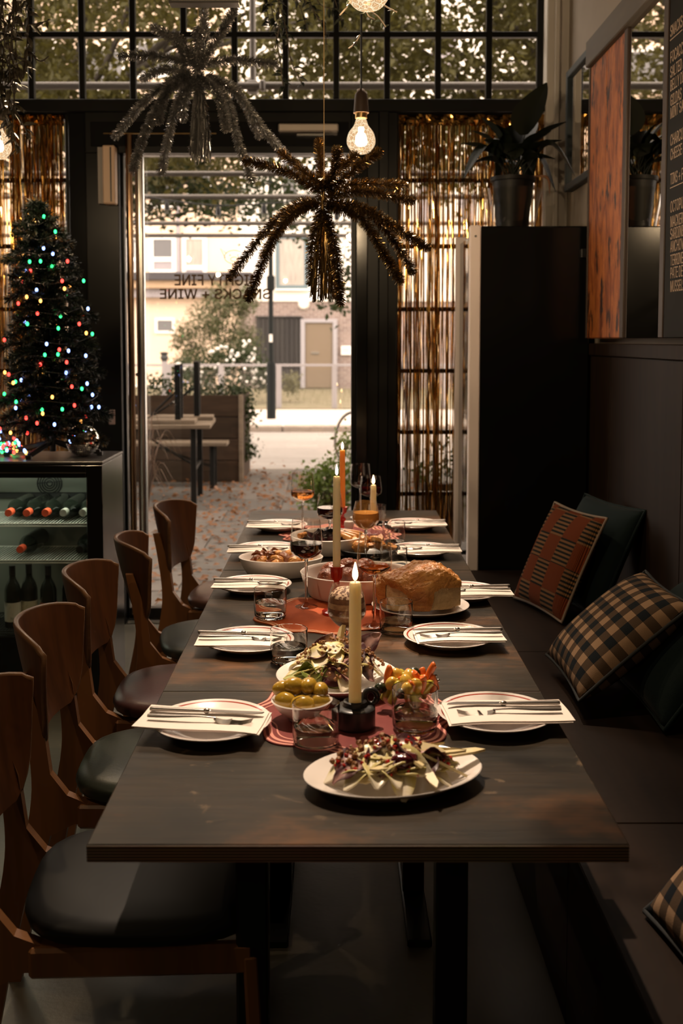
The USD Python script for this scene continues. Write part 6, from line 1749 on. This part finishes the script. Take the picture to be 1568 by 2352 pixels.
SILVERT = tinsel_mat('silver_tinsel', (0.34, 0.33, 0.32), (0.95, 0.93, 0.90), 0.22, 0.78)
GOLDT = tinsel_mat('gold_tinsel', (0.25, 0.16, 0.06), (0.90, 0.68, 0.36), 0.22, 0.92)


def slivers(rng, pts, dens, L, w=0.0016, fwd=0.35):
    """thin foil slivers standing out all round a line"""
    p = np.asarray(pts, float)
    d = np.linalg.norm(np.diff(p, axis=0), axis=1); s = np.r_[0, np.cumsum(d)]
    n = max(4, int(s[-1] * dens))
    q = rng.uniform(0, s[-1], n)
    P = np.stack([np.interp(q, s, p[:, k]) for k in range(3)], 1)
    t = np.gradient(p, axis=0); T = np.stack([np.interp(q, s, t[:, k]) for k in range(3)], 1); T /= np.linalg.norm(T, axis=1, keepdims=True)
    r = rng.normal(size=(n, 3)); r -= T * (r * T).sum(1, keepdims=True); r /= np.linalg.norm(r, axis=1, keepdims=True)
    D = r + T * fwd * rng.uniform(0.2, 1.6, (n, 1)); D /= np.linalg.norm(D, axis=1, keepdims=True)
    ln = L * rng.uniform(0.65, 1.1, (n, 1)) * np.clip((s[-1] - q)[:, None] / 0.03 + 0.45, 0, 1)
    S = np.cross(D, rng.normal(size=(n, 3))); S /= np.linalg.norm(S, axis=1, keepdims=True)
    v = np.stack([P - S * w / 2, P + S * w / 2, P + D * ln + S * w / 2 + T * 0.2 * ln, P + D * ln - S * w / 2 + T * 0.2 * ln], 1).reshape(-1, 3)
    b = np.arange(n)[:, None] * 4
    return v, np.vstack([b + [0, 1, 2], b + [0, 2, 3]])


def tinsel_palm(label, Y, crown, fronds, trunk, skirt, m, seed, string_top, L=0.021):
    rng = np.random.default_rng(seed)
    t = thing('tinsel_palm', label, 'tinsel decoration', group='tinsel palms hung over the tables')
    for i, f in enumerate(fronds):
        dy = rng.uniform(-0.20, 0.20)
        pts = [at_y(px, py, Y + dy * (k / (len(f) - 1)) ** 1.2) for k, (px, py) in enumerate(f)]
        c = crom(pts, 6)
        core = tube(c, 0.0022, 4)
        part(t, 'frond', join([core, slivers(rng, c, 6800, L, 0.0015)]), m)
    c = crom([at_y(px, py, Y) for px, py in trunk], 6)
    part(t, 'trunk', join([tube(c, 0.006, 6), slivers(rng, c, 5200, L * 1.25)]), m)
    x0, y0, x1, y1 = skirt
    a, b = at_y(x0, y1, Y), at_y(x1, y0, Y)
    cx_ = (a[0] + b[0]) / 2; rx = (b[0] - a[0]) / 2
    ms = []
    for i in range(150):
        ang = rng.uniform(0, 2 * PI); k = 9
        z = np.linspace(b[2], a[2] + rng.uniform(-0.01, 0.03), k)
        rr_ = rx * (0.35 + 0.6 * np.linspace(0, 1, k) ** 0.7) * rng.uniform(0.6, 1)
        x = cx_ + rr_ * math.cos(ang) + rng.normal(0, 0.0012, k); y = Y + rr_ * math.sin(ang)
        w = rng.uniform(0.0012, 0.0026); tw = rng.uniform(0, PI) + np.cumsum(rng.normal(0, 0.25, k))
        v = np.stack([np.stack([x - np.cos(tw) * w, y - np.sin(tw) * w, z], 1), np.stack([x + np.cos(tw) * w, y + np.sin(tw) * w, z], 1)], 1).reshape(-1, 3)
        ms.append((v, quads(k, 2)))
    for i in range(5):
        ang = i * 1.26 + 0.4
        z = np.linspace(b[2] + 0.03, a[2] + 0.02, 8)
        c2_ = np.stack([cx_ + rx * 0.75 * np.linspace(0.3, 1, 8) * math.cos(ang), Y + rx * 0.75 * np.linspace(0.3, 1, 8) * math.sin(ang), z], 1)
        ms.append(slivers(rng, c2_, 1500, L * 0.8))
    part(t, 'fringe', join(ms), m, kind='stuff')
    top = at_y(*trunk[0], Y)
    part(t, 'hanging_string', tube([top, (top[0], Y, string_top)], 0.0012, 5), mat('gold_string', (0.55, 0.36, 0.16), 0.5))
    return t


sv = [[(450, 160), (470, 110), (468, 20)], [(452, 160), (500, 90), (541, 18)], [(442, 150), (400, 92), (350, 62)], [(446, 155), (425, 105), (402, 78)], [(458, 150), (540, 138), (638, 150)], [(435, 145), (350, 128), (273, 130)],
      [(436, 165), (375, 160), (325, 182)], [(436, 170), (345, 220), (260, 318)], [(440, 175), (380, 215), (335, 300), (303, 395)], [(444, 180), (408, 235), (385, 325), (370, 402)], [(438, 168), (390, 190), (362, 285)], [(470, 178), (522, 232), (545, 320), (580, 420)],
      [(474, 172), (545, 218), (600, 292), (660, 362)], [(470, 180), (540, 205), (598, 318)], [(455, 175), (500, 215), (520, 300)], [(445, 175), (425, 230), (418, 280)]]
tinsel_palm('silver tinsel palm hanging at the upper left over the tables', 3.62, (448, 165), sv, [(455, 60), (452, 120), (450, 170), (458, 225)], (433, 215, 486, 368), SILVERT, 41, 3.9, 0.020)
gv = [[(740, 430), (736, 385), (732, 320)], [(738, 432), (700, 395), (640, 347)], [(734, 440), (660, 395), (558, 368)], [(745, 428), (780, 388), (820, 352)], [(748, 438), (800, 400), (876, 345)], [(750, 442), (830, 421), (935, 425)], [(752, 452), (830, 440), (952, 462)],
      [(750, 462), (840, 480), (915, 528), (985, 572)], [(748, 470), (830, 505), (880, 580), (922, 650)], [(735, 465), (682, 470), (615, 525), (524, 642)], [(732, 470), (665, 495), (620, 565), (568, 692)], [(730, 468), (690, 480), (645, 525), (600, 590)], [(744, 480), (768, 565), (782, 700)], [(738, 480), (716, 560), (714, 655)], [(748, 470), (860, 500), (935, 600), (948, 630)], [(742, 430), (768, 395), (775, 340)]]
tinsel_palm('gold tinsel palm hanging in front of the door glass', 3.32, (740, 440), gv, [(744, 405), (742, 440), (740, 480), (741, 540)], (708, 520, 778, 688), GOLDT, 42, 3.9, 0.020)

# ------------------------------------------------------------------ flat fitting and hanging plants under the ceiling
q0, q1 = at_y(390, 4, 3.1), at_y(546, 4, 3.1)
ft = thing('ceiling_fitting', 'flat pale rectangular fitting cut by the top edge above the silver palm', 'light fitting')
part(ft, 'fitting_body', span((q0[0], 3.1, q0[2]), (q1[0], 3.14, q0[2] + 0.11), 0.004), mat('pale_fitting', (0.45, 0.42, 0.38), 0.5))
part(ft, 'edge_trim', span((q0[0] - 0.003, 3.097, q0[2] - 0.004), (q1[0] + 0.003, 3.143, q0[2] + 0.004), 0.001), STEEL)
part(ft, 'suspension_wire', join([tube([(x_, 3.12, q0[2] + 0.11), (x_, 3.12, 3.9)], 0.002, 5) for x_ in (q0[0] + 0.03, q1[0] - 0.03)]), BLACK_PLASTIC)
VINE = leaf_mat('dusky_trailing_leaf', (0.05, 0.042, 0.026), (0.20, 0.145, 0.09), 0.1, 0.45)
VINE_G = leaf_mat('dark_trailing_leaf', (0.012, 0.016, 0.008), (0.035, 0.038, 0.018), 0.15, 0.5)
STEMM = mat('trailing_stem', (0.05, 0.035, 0.022), 0.8)


def hanging(label, strands, Y, m, seed, size, dens=46):
    rng = np.random.default_rng(seed)
    t = thing('trailing_plant', label, 'hanging plant')
    st_, P, R = [], [], []
    for s_ in strands:
        y0_ = Y + rng.uniform(-0.15, 0.15)
        c = crom([at_y(px, py, y0_ + rng.uniform(-.02, .02)) for px, py in s_], 6)
        st_.append(tube(c, 0.0022, 5))
        d = np.r_[0, np.cumsum(np.linalg.norm(np.diff(c, axis=0), axis=1))]
        for k in range(int(d[-1] * dens)):
            q = rng.uniform(0, d[-1])
            P.append([np.interp(q, d, c[:, j]) for j in range(3)])
            R.append(matrix(rz=rng.uniform(0, 6.28), ry=rng.uniform(-0.4, 1.3), rx=rng.normal() * .4)[:3, :3])
    part(t, 'stem', join(st_), STEMM, smooth=True)
    lf = leafblade(1.0, 0.42, 0.25, 0.25, 5)
    part(t, 'leaf', scatter(lf, place_many(np.array(R), np.array(P), rng.uniform(0.6, 1.15, len(P)) * size)), m, kind='stuff')
    return t


rng = np.random.default_rng(14)
ls = [[(x + rng.uniform(-8, 8), -30), (x * 0.8 + rng.uniform(-14, 14), 80), (x * 0.7 + rng.uniform(-14, 14), 180), (x * .5 + rng.uniform(-10, 16), e)] for x, e in zip(np.linspace(-45, 62, 13), (380, 250, 330, 240, 300, 200, 290, 260, 230, 330, 180, 150, 120))]
ls += [[(40, 60), (80, 55), (112, 48)], [(60, 110), (90, 140), (112, 130)], [(20, 230), (45, 270), (70, 320)], [(15, 260), (30, 300), (40, 350)]]
hanging('dusky trailing plant filling the top left corner', ls, 3.7, VINE, 15, 0.042, 75)
ls = [[(610, -30), (628, 40), (640, 120), (650, 200)], [(630, -30), (655, 60), (668, 140), (695, 195)], [(600, -30), (612, 20), (618, 60)], [(660, -30), (690, 20), (705, 70)], [(700, -30), (722, 30), (745, 60), (750, 115)], [(680, -30), (700, 0), (730, 30)], [(760, -30), (775, 20), (788, 55)], [(640, -30), (640, 60), (632, 110)], [(720, -30), (735, 10), (775, 22)]]
hanging('dark leafy vine trailing across the upper panes right of the silver palm', ls, 4.3, VINE_G, 16, 0.038, 80)
ls = [[(836, -30), (850, 20), (870, 40), (886, 62)], [(820, -30), (800, 10), (780, 35)], [(850, -30), (880, 10), (912, 28)], [(836, 10), (845, 35), (860, 45)], [(826, 80), (815, 100), (800, 112)]]
hanging('wispy vine wound round the cable of the top pendant', ls, 2.62, VINE_G, 17, 0.020, 90)

# ------------------------------------------------------------------ potted plant on the tall fridge
PLEAF = mat('dark_glossy_leaf', (0.005, 0.008, 0.004), 0.5, n=(8, (0.009, 0.012, 0.006), 3, (1, 1, 1), .3, .7), specular_ior_level=0.2)
pc_ = at_y(1176, 516, 4.98)
PX, PY, PZ = pc_[0], 4.98, fzt + 0.003
pp = thing('peace_lily', 'dark broad-leaved plant in a black pot on top of the tall fridge', 'potted plant', (PX, PY, PZ))
hp_ = at_y(1176, 408, 4.98)[2] - PZ
part(pp, 'pot', lathe([(0, 0), (0.068, 0), (0.072, 0.006), (0.094, hp_ - 0.02), (0.104, hp_ - 0.018), (0.104, hp_), (0.097, hp_), (0.092, hp_ - 0.03), (0, hp_ - 0.03)], 32), mat('matt_black_pot', (0.006, 0.006, 0.006), 0.5, specular_ior_level=0.25), smooth=40)
part(pp, 'soil', lathe([(0, hp_ - 0.028), (0.091, hp_ - 0.028), (0, hp_ - 0.022)], 20), LOOK['dark_soil'])
rng = np.random.default_rng(20)
tips = [((1255, 190), 0.085), ((1060, 330), 0.05), ((1065, 408), 0.06), ((1105, 270), 0.055), ((1300, 280), 0.055), ((1320, 405), 0.06), ((1275, 440), 0.05), ((1150, 300), 0.06), ((1210, 300), 0.065), ((1120, 380), 0.06), ((1275, 365), 0.055), ((1085, 300), 0.045), ((1180, 285), 0.06), ((1240, 330), 0.06), ((1290, 322), 0.05), ((1140, 430), 0.05), ((1220, 440), 0.05), ((1100, 345), 0.05), ((1165, 350), 0.07), ((1205, 380), 0.07), ((1112, 320), 0.055), ((1230, 275), 0.06), ((1190, 330), 0.075), ((1145, 345), 0.07), ((1265, 300), 0.055), ((1080, 375), 0.05), ((1225, 400), 0.06), ((1135, 285), 0.055)]
for i, ((tx, ty), W) in enumerate(tips):
    Yt = 4.98 + rng.uniform(-0.16, 0.16)
    if tx > 1262 and ty < 460:
        Yt = 4.86
    tip = at_y(tx, ty, Yt) - np.array([PX, PY, PZ])
    tip[0] = min(tip[0], XR - PX - 0.02)
    root = np.array([rng.uniform(-.03, .03), rng.uniform(-.03, .03), hp_ - 0.03])
    mid = root * 0.4 + tip * 0.6 + np.array([0, 0, 0.05 + 0.10 * (tip[2] < 0.30)])
    c = crom([root, (root + mid) / 2 + (0, 0, 0.03), mid, tip], 5)
    nb = len(c)
    lo = int(nb * 0.42)
    blade = c[lo:]
    t_ = np.gradient(blade, axis=0); t_ /= np.linalg.norm(t_, axis=1, keepdims=True)
    sd = np.cross(t_, [0, 0, 1.0]) + 1e-6; sd /= np.linalg.norm(sd, axis=1, keepdims=True)
    up_ = np.cross(sd, t_)
    if i == 0:
        sd = np.tile([0.94, 0.3, 0.1], (len(blade), 1))
    s_ = np.linspace(0, 1, len(blade))
    w_ = W * 0.95 * np.sin(PI * np.clip(s_ * 0.96 + 0.03, 0, 1) ** 0.8) ** 0.8
    rows = np.stack([blade + sd * (w_ * k_)[:, None] + up_ * (abs(k_) * w_ * 0.3)[:, None] for k_ in (-1, -.5, 0, .5, 1)], 1)
    lm_ = (rows.reshape(-1, 3), quads(len(blade), 5))
    lf = part(pp, 'leaf', join([lm_, (lm_[0] - np.array([0, 0, 0.0012]), lm_[1][:, ::-1])]), PLEAF, smooth=True)
    part(lf, 'leaf_stalk', tube(c[:lo + 1], np.linspace(0.0035, 0.0022, lo + 1), 6), PLEAF, smooth=True)
dry = at_y(1262, 450, 4.9) - np.array([PX, PY, PZ])
part(pp, 'dry_leaf', tube(crom([(0.08, -0.05, hp_), dry + np.array([-0.01, 0, 0.08]), dry], 5), np.r_[np.linspace(0.003, 0.008, 6), np.linspace(0.007, 0.001, 5)], 6), mat('dry_brown_leaf', (0.16, 0.07, 0.03), 0.7), smooth=True)
sl = thing('glass_sleeve', 'clear flared glass vase around the black plant pot on the fridge', 'vase', (PX, PY, fzt))
part(sl, 'vase_wall', lathe([(0, 0), (0.098, 0), (0.134, 0.19), (0.132, 0.19), (0.096, 0.0028), (0, 0.0028)], 32), pane_mat('thin_clear_glass', (0.97, 0.97, 0.96), 1.45), smooth=40)

# ------------------------------------------------------------------ small artificial tree with coloured lights, and what stands by it
NEEDLE = leaf_mat('dark_green_needle', (0.006, 0.010, 0.006), (0.020, 0.024, 0.012), 0.05, 0.35)
GOLDN = tinsel_mat('gold_tipped_needle', (0.35, 0.22, 0.08), (0.8, 0.6, 0.3), 0.3)
TY = FY + 0.20
tb = at_y(122, 1040, TY)
ttop = at_y(95, 470, TY)[2]
tr_ = thing('artificial_tree', 'small dark artificial tree on the wine fridge', 'decorated tree', (tb[0], TY, zt))
Ht = ttop - zt
rng = np.random.default_rng(31)
part(tr_, 'trunk', tube(crom([(0, 0, 0.02), (0, 0, Ht * .5), (-0.03, 0, Ht * .85), (-0.05, 0, Ht)], 5), np.linspace(0.014, 0.004, 16), 8), BLACK_PLASTIC, smooth=True)
ft_ = []
for a in np.radians([180, 8, 70, 250]):
    ft_.append(bar((0, 0, 0.062), (0.19 * math.cos(a), 0.13 * math.sin(a), 0.014), 0.018, 0.020, 0.003))
    ft_.append(cbox((0.19 * math.cos(a), 0.13 * math.sin(a), 0.008), (0.022, 0.022, 0.016), 0.002))
part(tr_, 'stand', join(ft_), BLACK_PLASTIC)
prof_z = [0.10, 0.2, 0.35, 0.5, 0.65, 0.8, 0.92, 1.0]
prof_r = [0.20, 0.235, 0.225, 0.20, 0.165, 0.15, 0.09, 0.03]
tips_ = []
dk, gd = [], []
for i in range(118):
    h = 0.09 + 0.91 * (i + 0.5) / 118
    a = i * 2.39996
    r_ = np.interp(h, prof_z, prof_r) * rng.uniform(0.72, 1.12)
    x0_ = np.interp(h, [0, .5, .85, 1], [0, 0, -0.03, -0.05])
    z_ = h * Ht
    b = np.array([x0_ + r_ * math.cos(a), r_ * 0.85 * math.sin(a), z_ - 0.10 * r_ + rng.uniform(-.02, .02)])
    c = crom([(x0_, 0, z_ - 0.02), (x0_ + r_ * .5 * math.cos(a), r_ * .42 * math.sin(a), z_ + 0.01), b], 4)
    part(tr_, 'branch', join([tube(c, 0.002, 4), slivers(rng, c, 2600, 0.032, 0.0019, 0.9)]), NEEDLE)
    tips_.append(b)
    if rng.uniform() < 0.33:
        gd.append(slivers(rng, c[-4:], 1100, 0.030, 0.0012, 1.0))
for k_ in range(9):
    a = rng.uniform(0, 6.28)
    c = crom([(-0.05, 0, Ht * .9), (-0.05 + .02 * math.cos(a), .02 * math.sin(a), Ht * 1.0)], 4)
    part(tr_, 'branch', join([tube(c, 0.002, 4), slivers(rng, c, 1900, 0.030, 0.0016, 0.9)]), NEEDLE)
part(tr_, 'gold_tinsel_tips', join(gd), GOLDN, kind='stuff')
COL = {'red': (1.0, 0.03, 0.015), 'green': (0.01, 0.8, 0.16), 'blue': (0.25, 0.38, 1.0), 'amber': (1.0, 0.38, 0.06)}
LED = {k_: raw(f'{k_}_led', {'e': ('emission', {'color': c_, 'strength': 3.2}), 'e2': ('emission', {'color': tuple(0.03 + 0.97 * q for q in c_), 'strength': 4.5}), 'lw': ('layer_weight', {'blend': 0.35}), 'm': ('mix_closure', {})},
           [('lw.facing', 'm.fac'), ('e2.emission', 'm.closure1'), ('e.emission', 'm.closure2')], 'm.closure') for k_, c_ in COL.items()}
fy = thing('fairy_lights', 'string of red, green, blue and amber fairy lights wound through the small tree', 'fairy lights', (tb[0], TY, zt))
wire, pts_ = [], []
for i in range(300):
    h = 0.06 + 0.92 * i / 299
    a = i * 0.33
    r_ = np.interp(h, prof_z, prof_r) * 0.80
    x0_ = np.interp(h, [0, .5, .85, 1], [0, 0, -0.03, -0.05])
    pts_.append((x0_ + r_ * math.cos(a), r_ * .85 * math.sin(a), h * Ht + 0.012 * math.sin(i)))
part(fy, 'light_cable', tube(np.array(pts_), 0.0014, 4), BLACK_PLASTIC, smooth=True)
bulb_m = blob((0.0062, 0.0062, 0.0085), sub=2)
vis = [(70, 622, 'red'), (148, 663, 'amber'), (93, 691, 'amber'), (136, 803, 'red'), (165, 888, 'red'), (86, 720, 'red'), (182, 744, 'red'), (139, 726, 'green'), (127, 532, 'green'), (192, 645, 'green'), (68, 601, 'green'), (93, 600, 'green'), (84, 666, 'blue'), (202, 709, 'blue'), (212, 767, 'green'), (198, 765, 'amber'), (133, 814, 'green'), (103, 815, 'green'), (93, 837, 'red'), (153, 832, 'red'), (197, 817, 'blue'), (49, 873, 'blue'), (200, 881, 'blue'), (188, 893, 'green'), (37, 923, 'green'), (36, 937, 'blue'), (143, 940, 'green'), (171, 931, 'red'), (98, 950, 'amber'), (10, 905, 'green'), (155, 600, 'red'), (100, 570, 'blue'), (60, 780, 'amber'), (107, 790, 'blue'), (152, 856, 'blue'), (42, 697, 'red'), (210, 935, 'blue'), (227, 935, 'blue'), (125, 975, 'blue'), (85, 972, 'red'), (20, 860, 'red'), (120, 912, 'amber'), (60, 960, 'red')]
for px, py, cc_ in vis:
    Yb = TY - np.interp((at_y(px, py, TY)[2] - zt) / Ht, prof_z, prof_r) * 0.72 + 0.0006 * abs(px - 110)
    q = at_y(px, py, Yb) - np.array([tb[0], TY, zt])
    part(fy, 'bulb', (bulb_m[0] + q, bulb_m[1]), LED[cc_], f'{cc_} lit bulb', smooth=True)
rng = np.random.default_rng(33)
for i in range(30):
    h = rng.uniform(0.08, 0.95); a = rng.uniform(0, 2 * PI)
    r_ = np.interp(h, prof_z, prof_r) * rng.uniform(0.5, 0.95)
    cc_ = ('red', 'green', 'blue', 'amber')[i % 4]
    part(fy, 'bulb', (bulb_m[0] + (r_ * math.cos(a), r_ * .85 * math.sin(a), h * Ht), bulb_m[1]), LED[cc_], f'{cc_} lit bulb', smooth=True)
fp = thing('fairy_lights', 'heap of coloured fairy lights piled on the wine fridge at the left edge', 'fairy lights')
pts_, bl_ = [], []
for i in range(64):
    px, py = rng.uniform(-25, 62), 1040 - abs(rng.normal()) * 22
    py = max(py, 1040 - (60 - max(px, 0)) * 1.3)
    q = at_y(px, py, FY + rng.uniform(0.08, 0.3)); q[2] = max(q[2], zt + 0.008)
    pts_.append(q)
    cc_ = ('red', 'red', 'amber', 'green', 'blue')[i % 5] if px > 22 else ('blue', 'green', 'blue', 'red', 'green')[i % 5]
    part(fp, 'bulb', (bulb_m[0] + q, bulb_m[1]), LED[cc_], f'{cc_} lit bulb', smooth=True)
part(fp, 'light_cable', tube(crom(np.array(pts_), 3), 0.0014, 4), BLACK_PLASTIC, smooth=True)
# mirror ball
dc = at_y(190, 1008, FY + 0.17)
R_ = 0.066
dc[2] = zt + R_
mb = thing('mirror_ball', 'mirror ball of small square tiles beside the foot of the small tree', 'mirror ball', dc)
part(mb, 'core', blob(R_ * 0.97, sub=3), GRILLE, smooth=True)
tiles, rng = [], np.random.default_rng(3)
for lat in np.linspace(-PI / 2 + 0.09, PI / 2 - 0.09, 22):
    nn = max(3, int(2 * PI * math.cos(lat) * R_ / 0.0088))
    for j in range(nn):
        lo_ = 2 * PI * j / nn + lat * 0.3
        n_ = np.array([math.cos(lat) * math.cos(lo_), math.cos(lat) * math.sin(lo_), math.sin(lat)])
        e1 = np.array([-math.sin(lo_), math.cos(lo_), 0]); e2 = np.cross(n_, e1)
        k1, k2 = rng.normal(0, 0.03, 2)
        n2 = n_ + e1 * k1 + e2 * k2; n2 /= np.linalg.norm(n2); e1b = e1 - n2 * (e1 @ n2); e1b /= np.linalg.norm(e1b)
        tiles.append((cbox((0, 0, 0), (0.0080, 0.0080, 0.0014), 0), n_ * R_, (e1b, np.cross(n2, e1b), n2)))
order = sorted(range(len(tiles)), key=lambda i_: tiles[i_][1][1])
for i_ in order[:300]:
    part(mb, 'mirror_tile', xf(tiles[i_][0], matrix(tiles[i_][1], axes=tiles[i_][2])), MIRROR)
part(mb, 'far_tiles', join([xf(tiles[i_][0], matrix(tiles[i_][1], axes=tiles[i_][2])) for i_ in order[300:]]), MIRROR, kind='stuff')
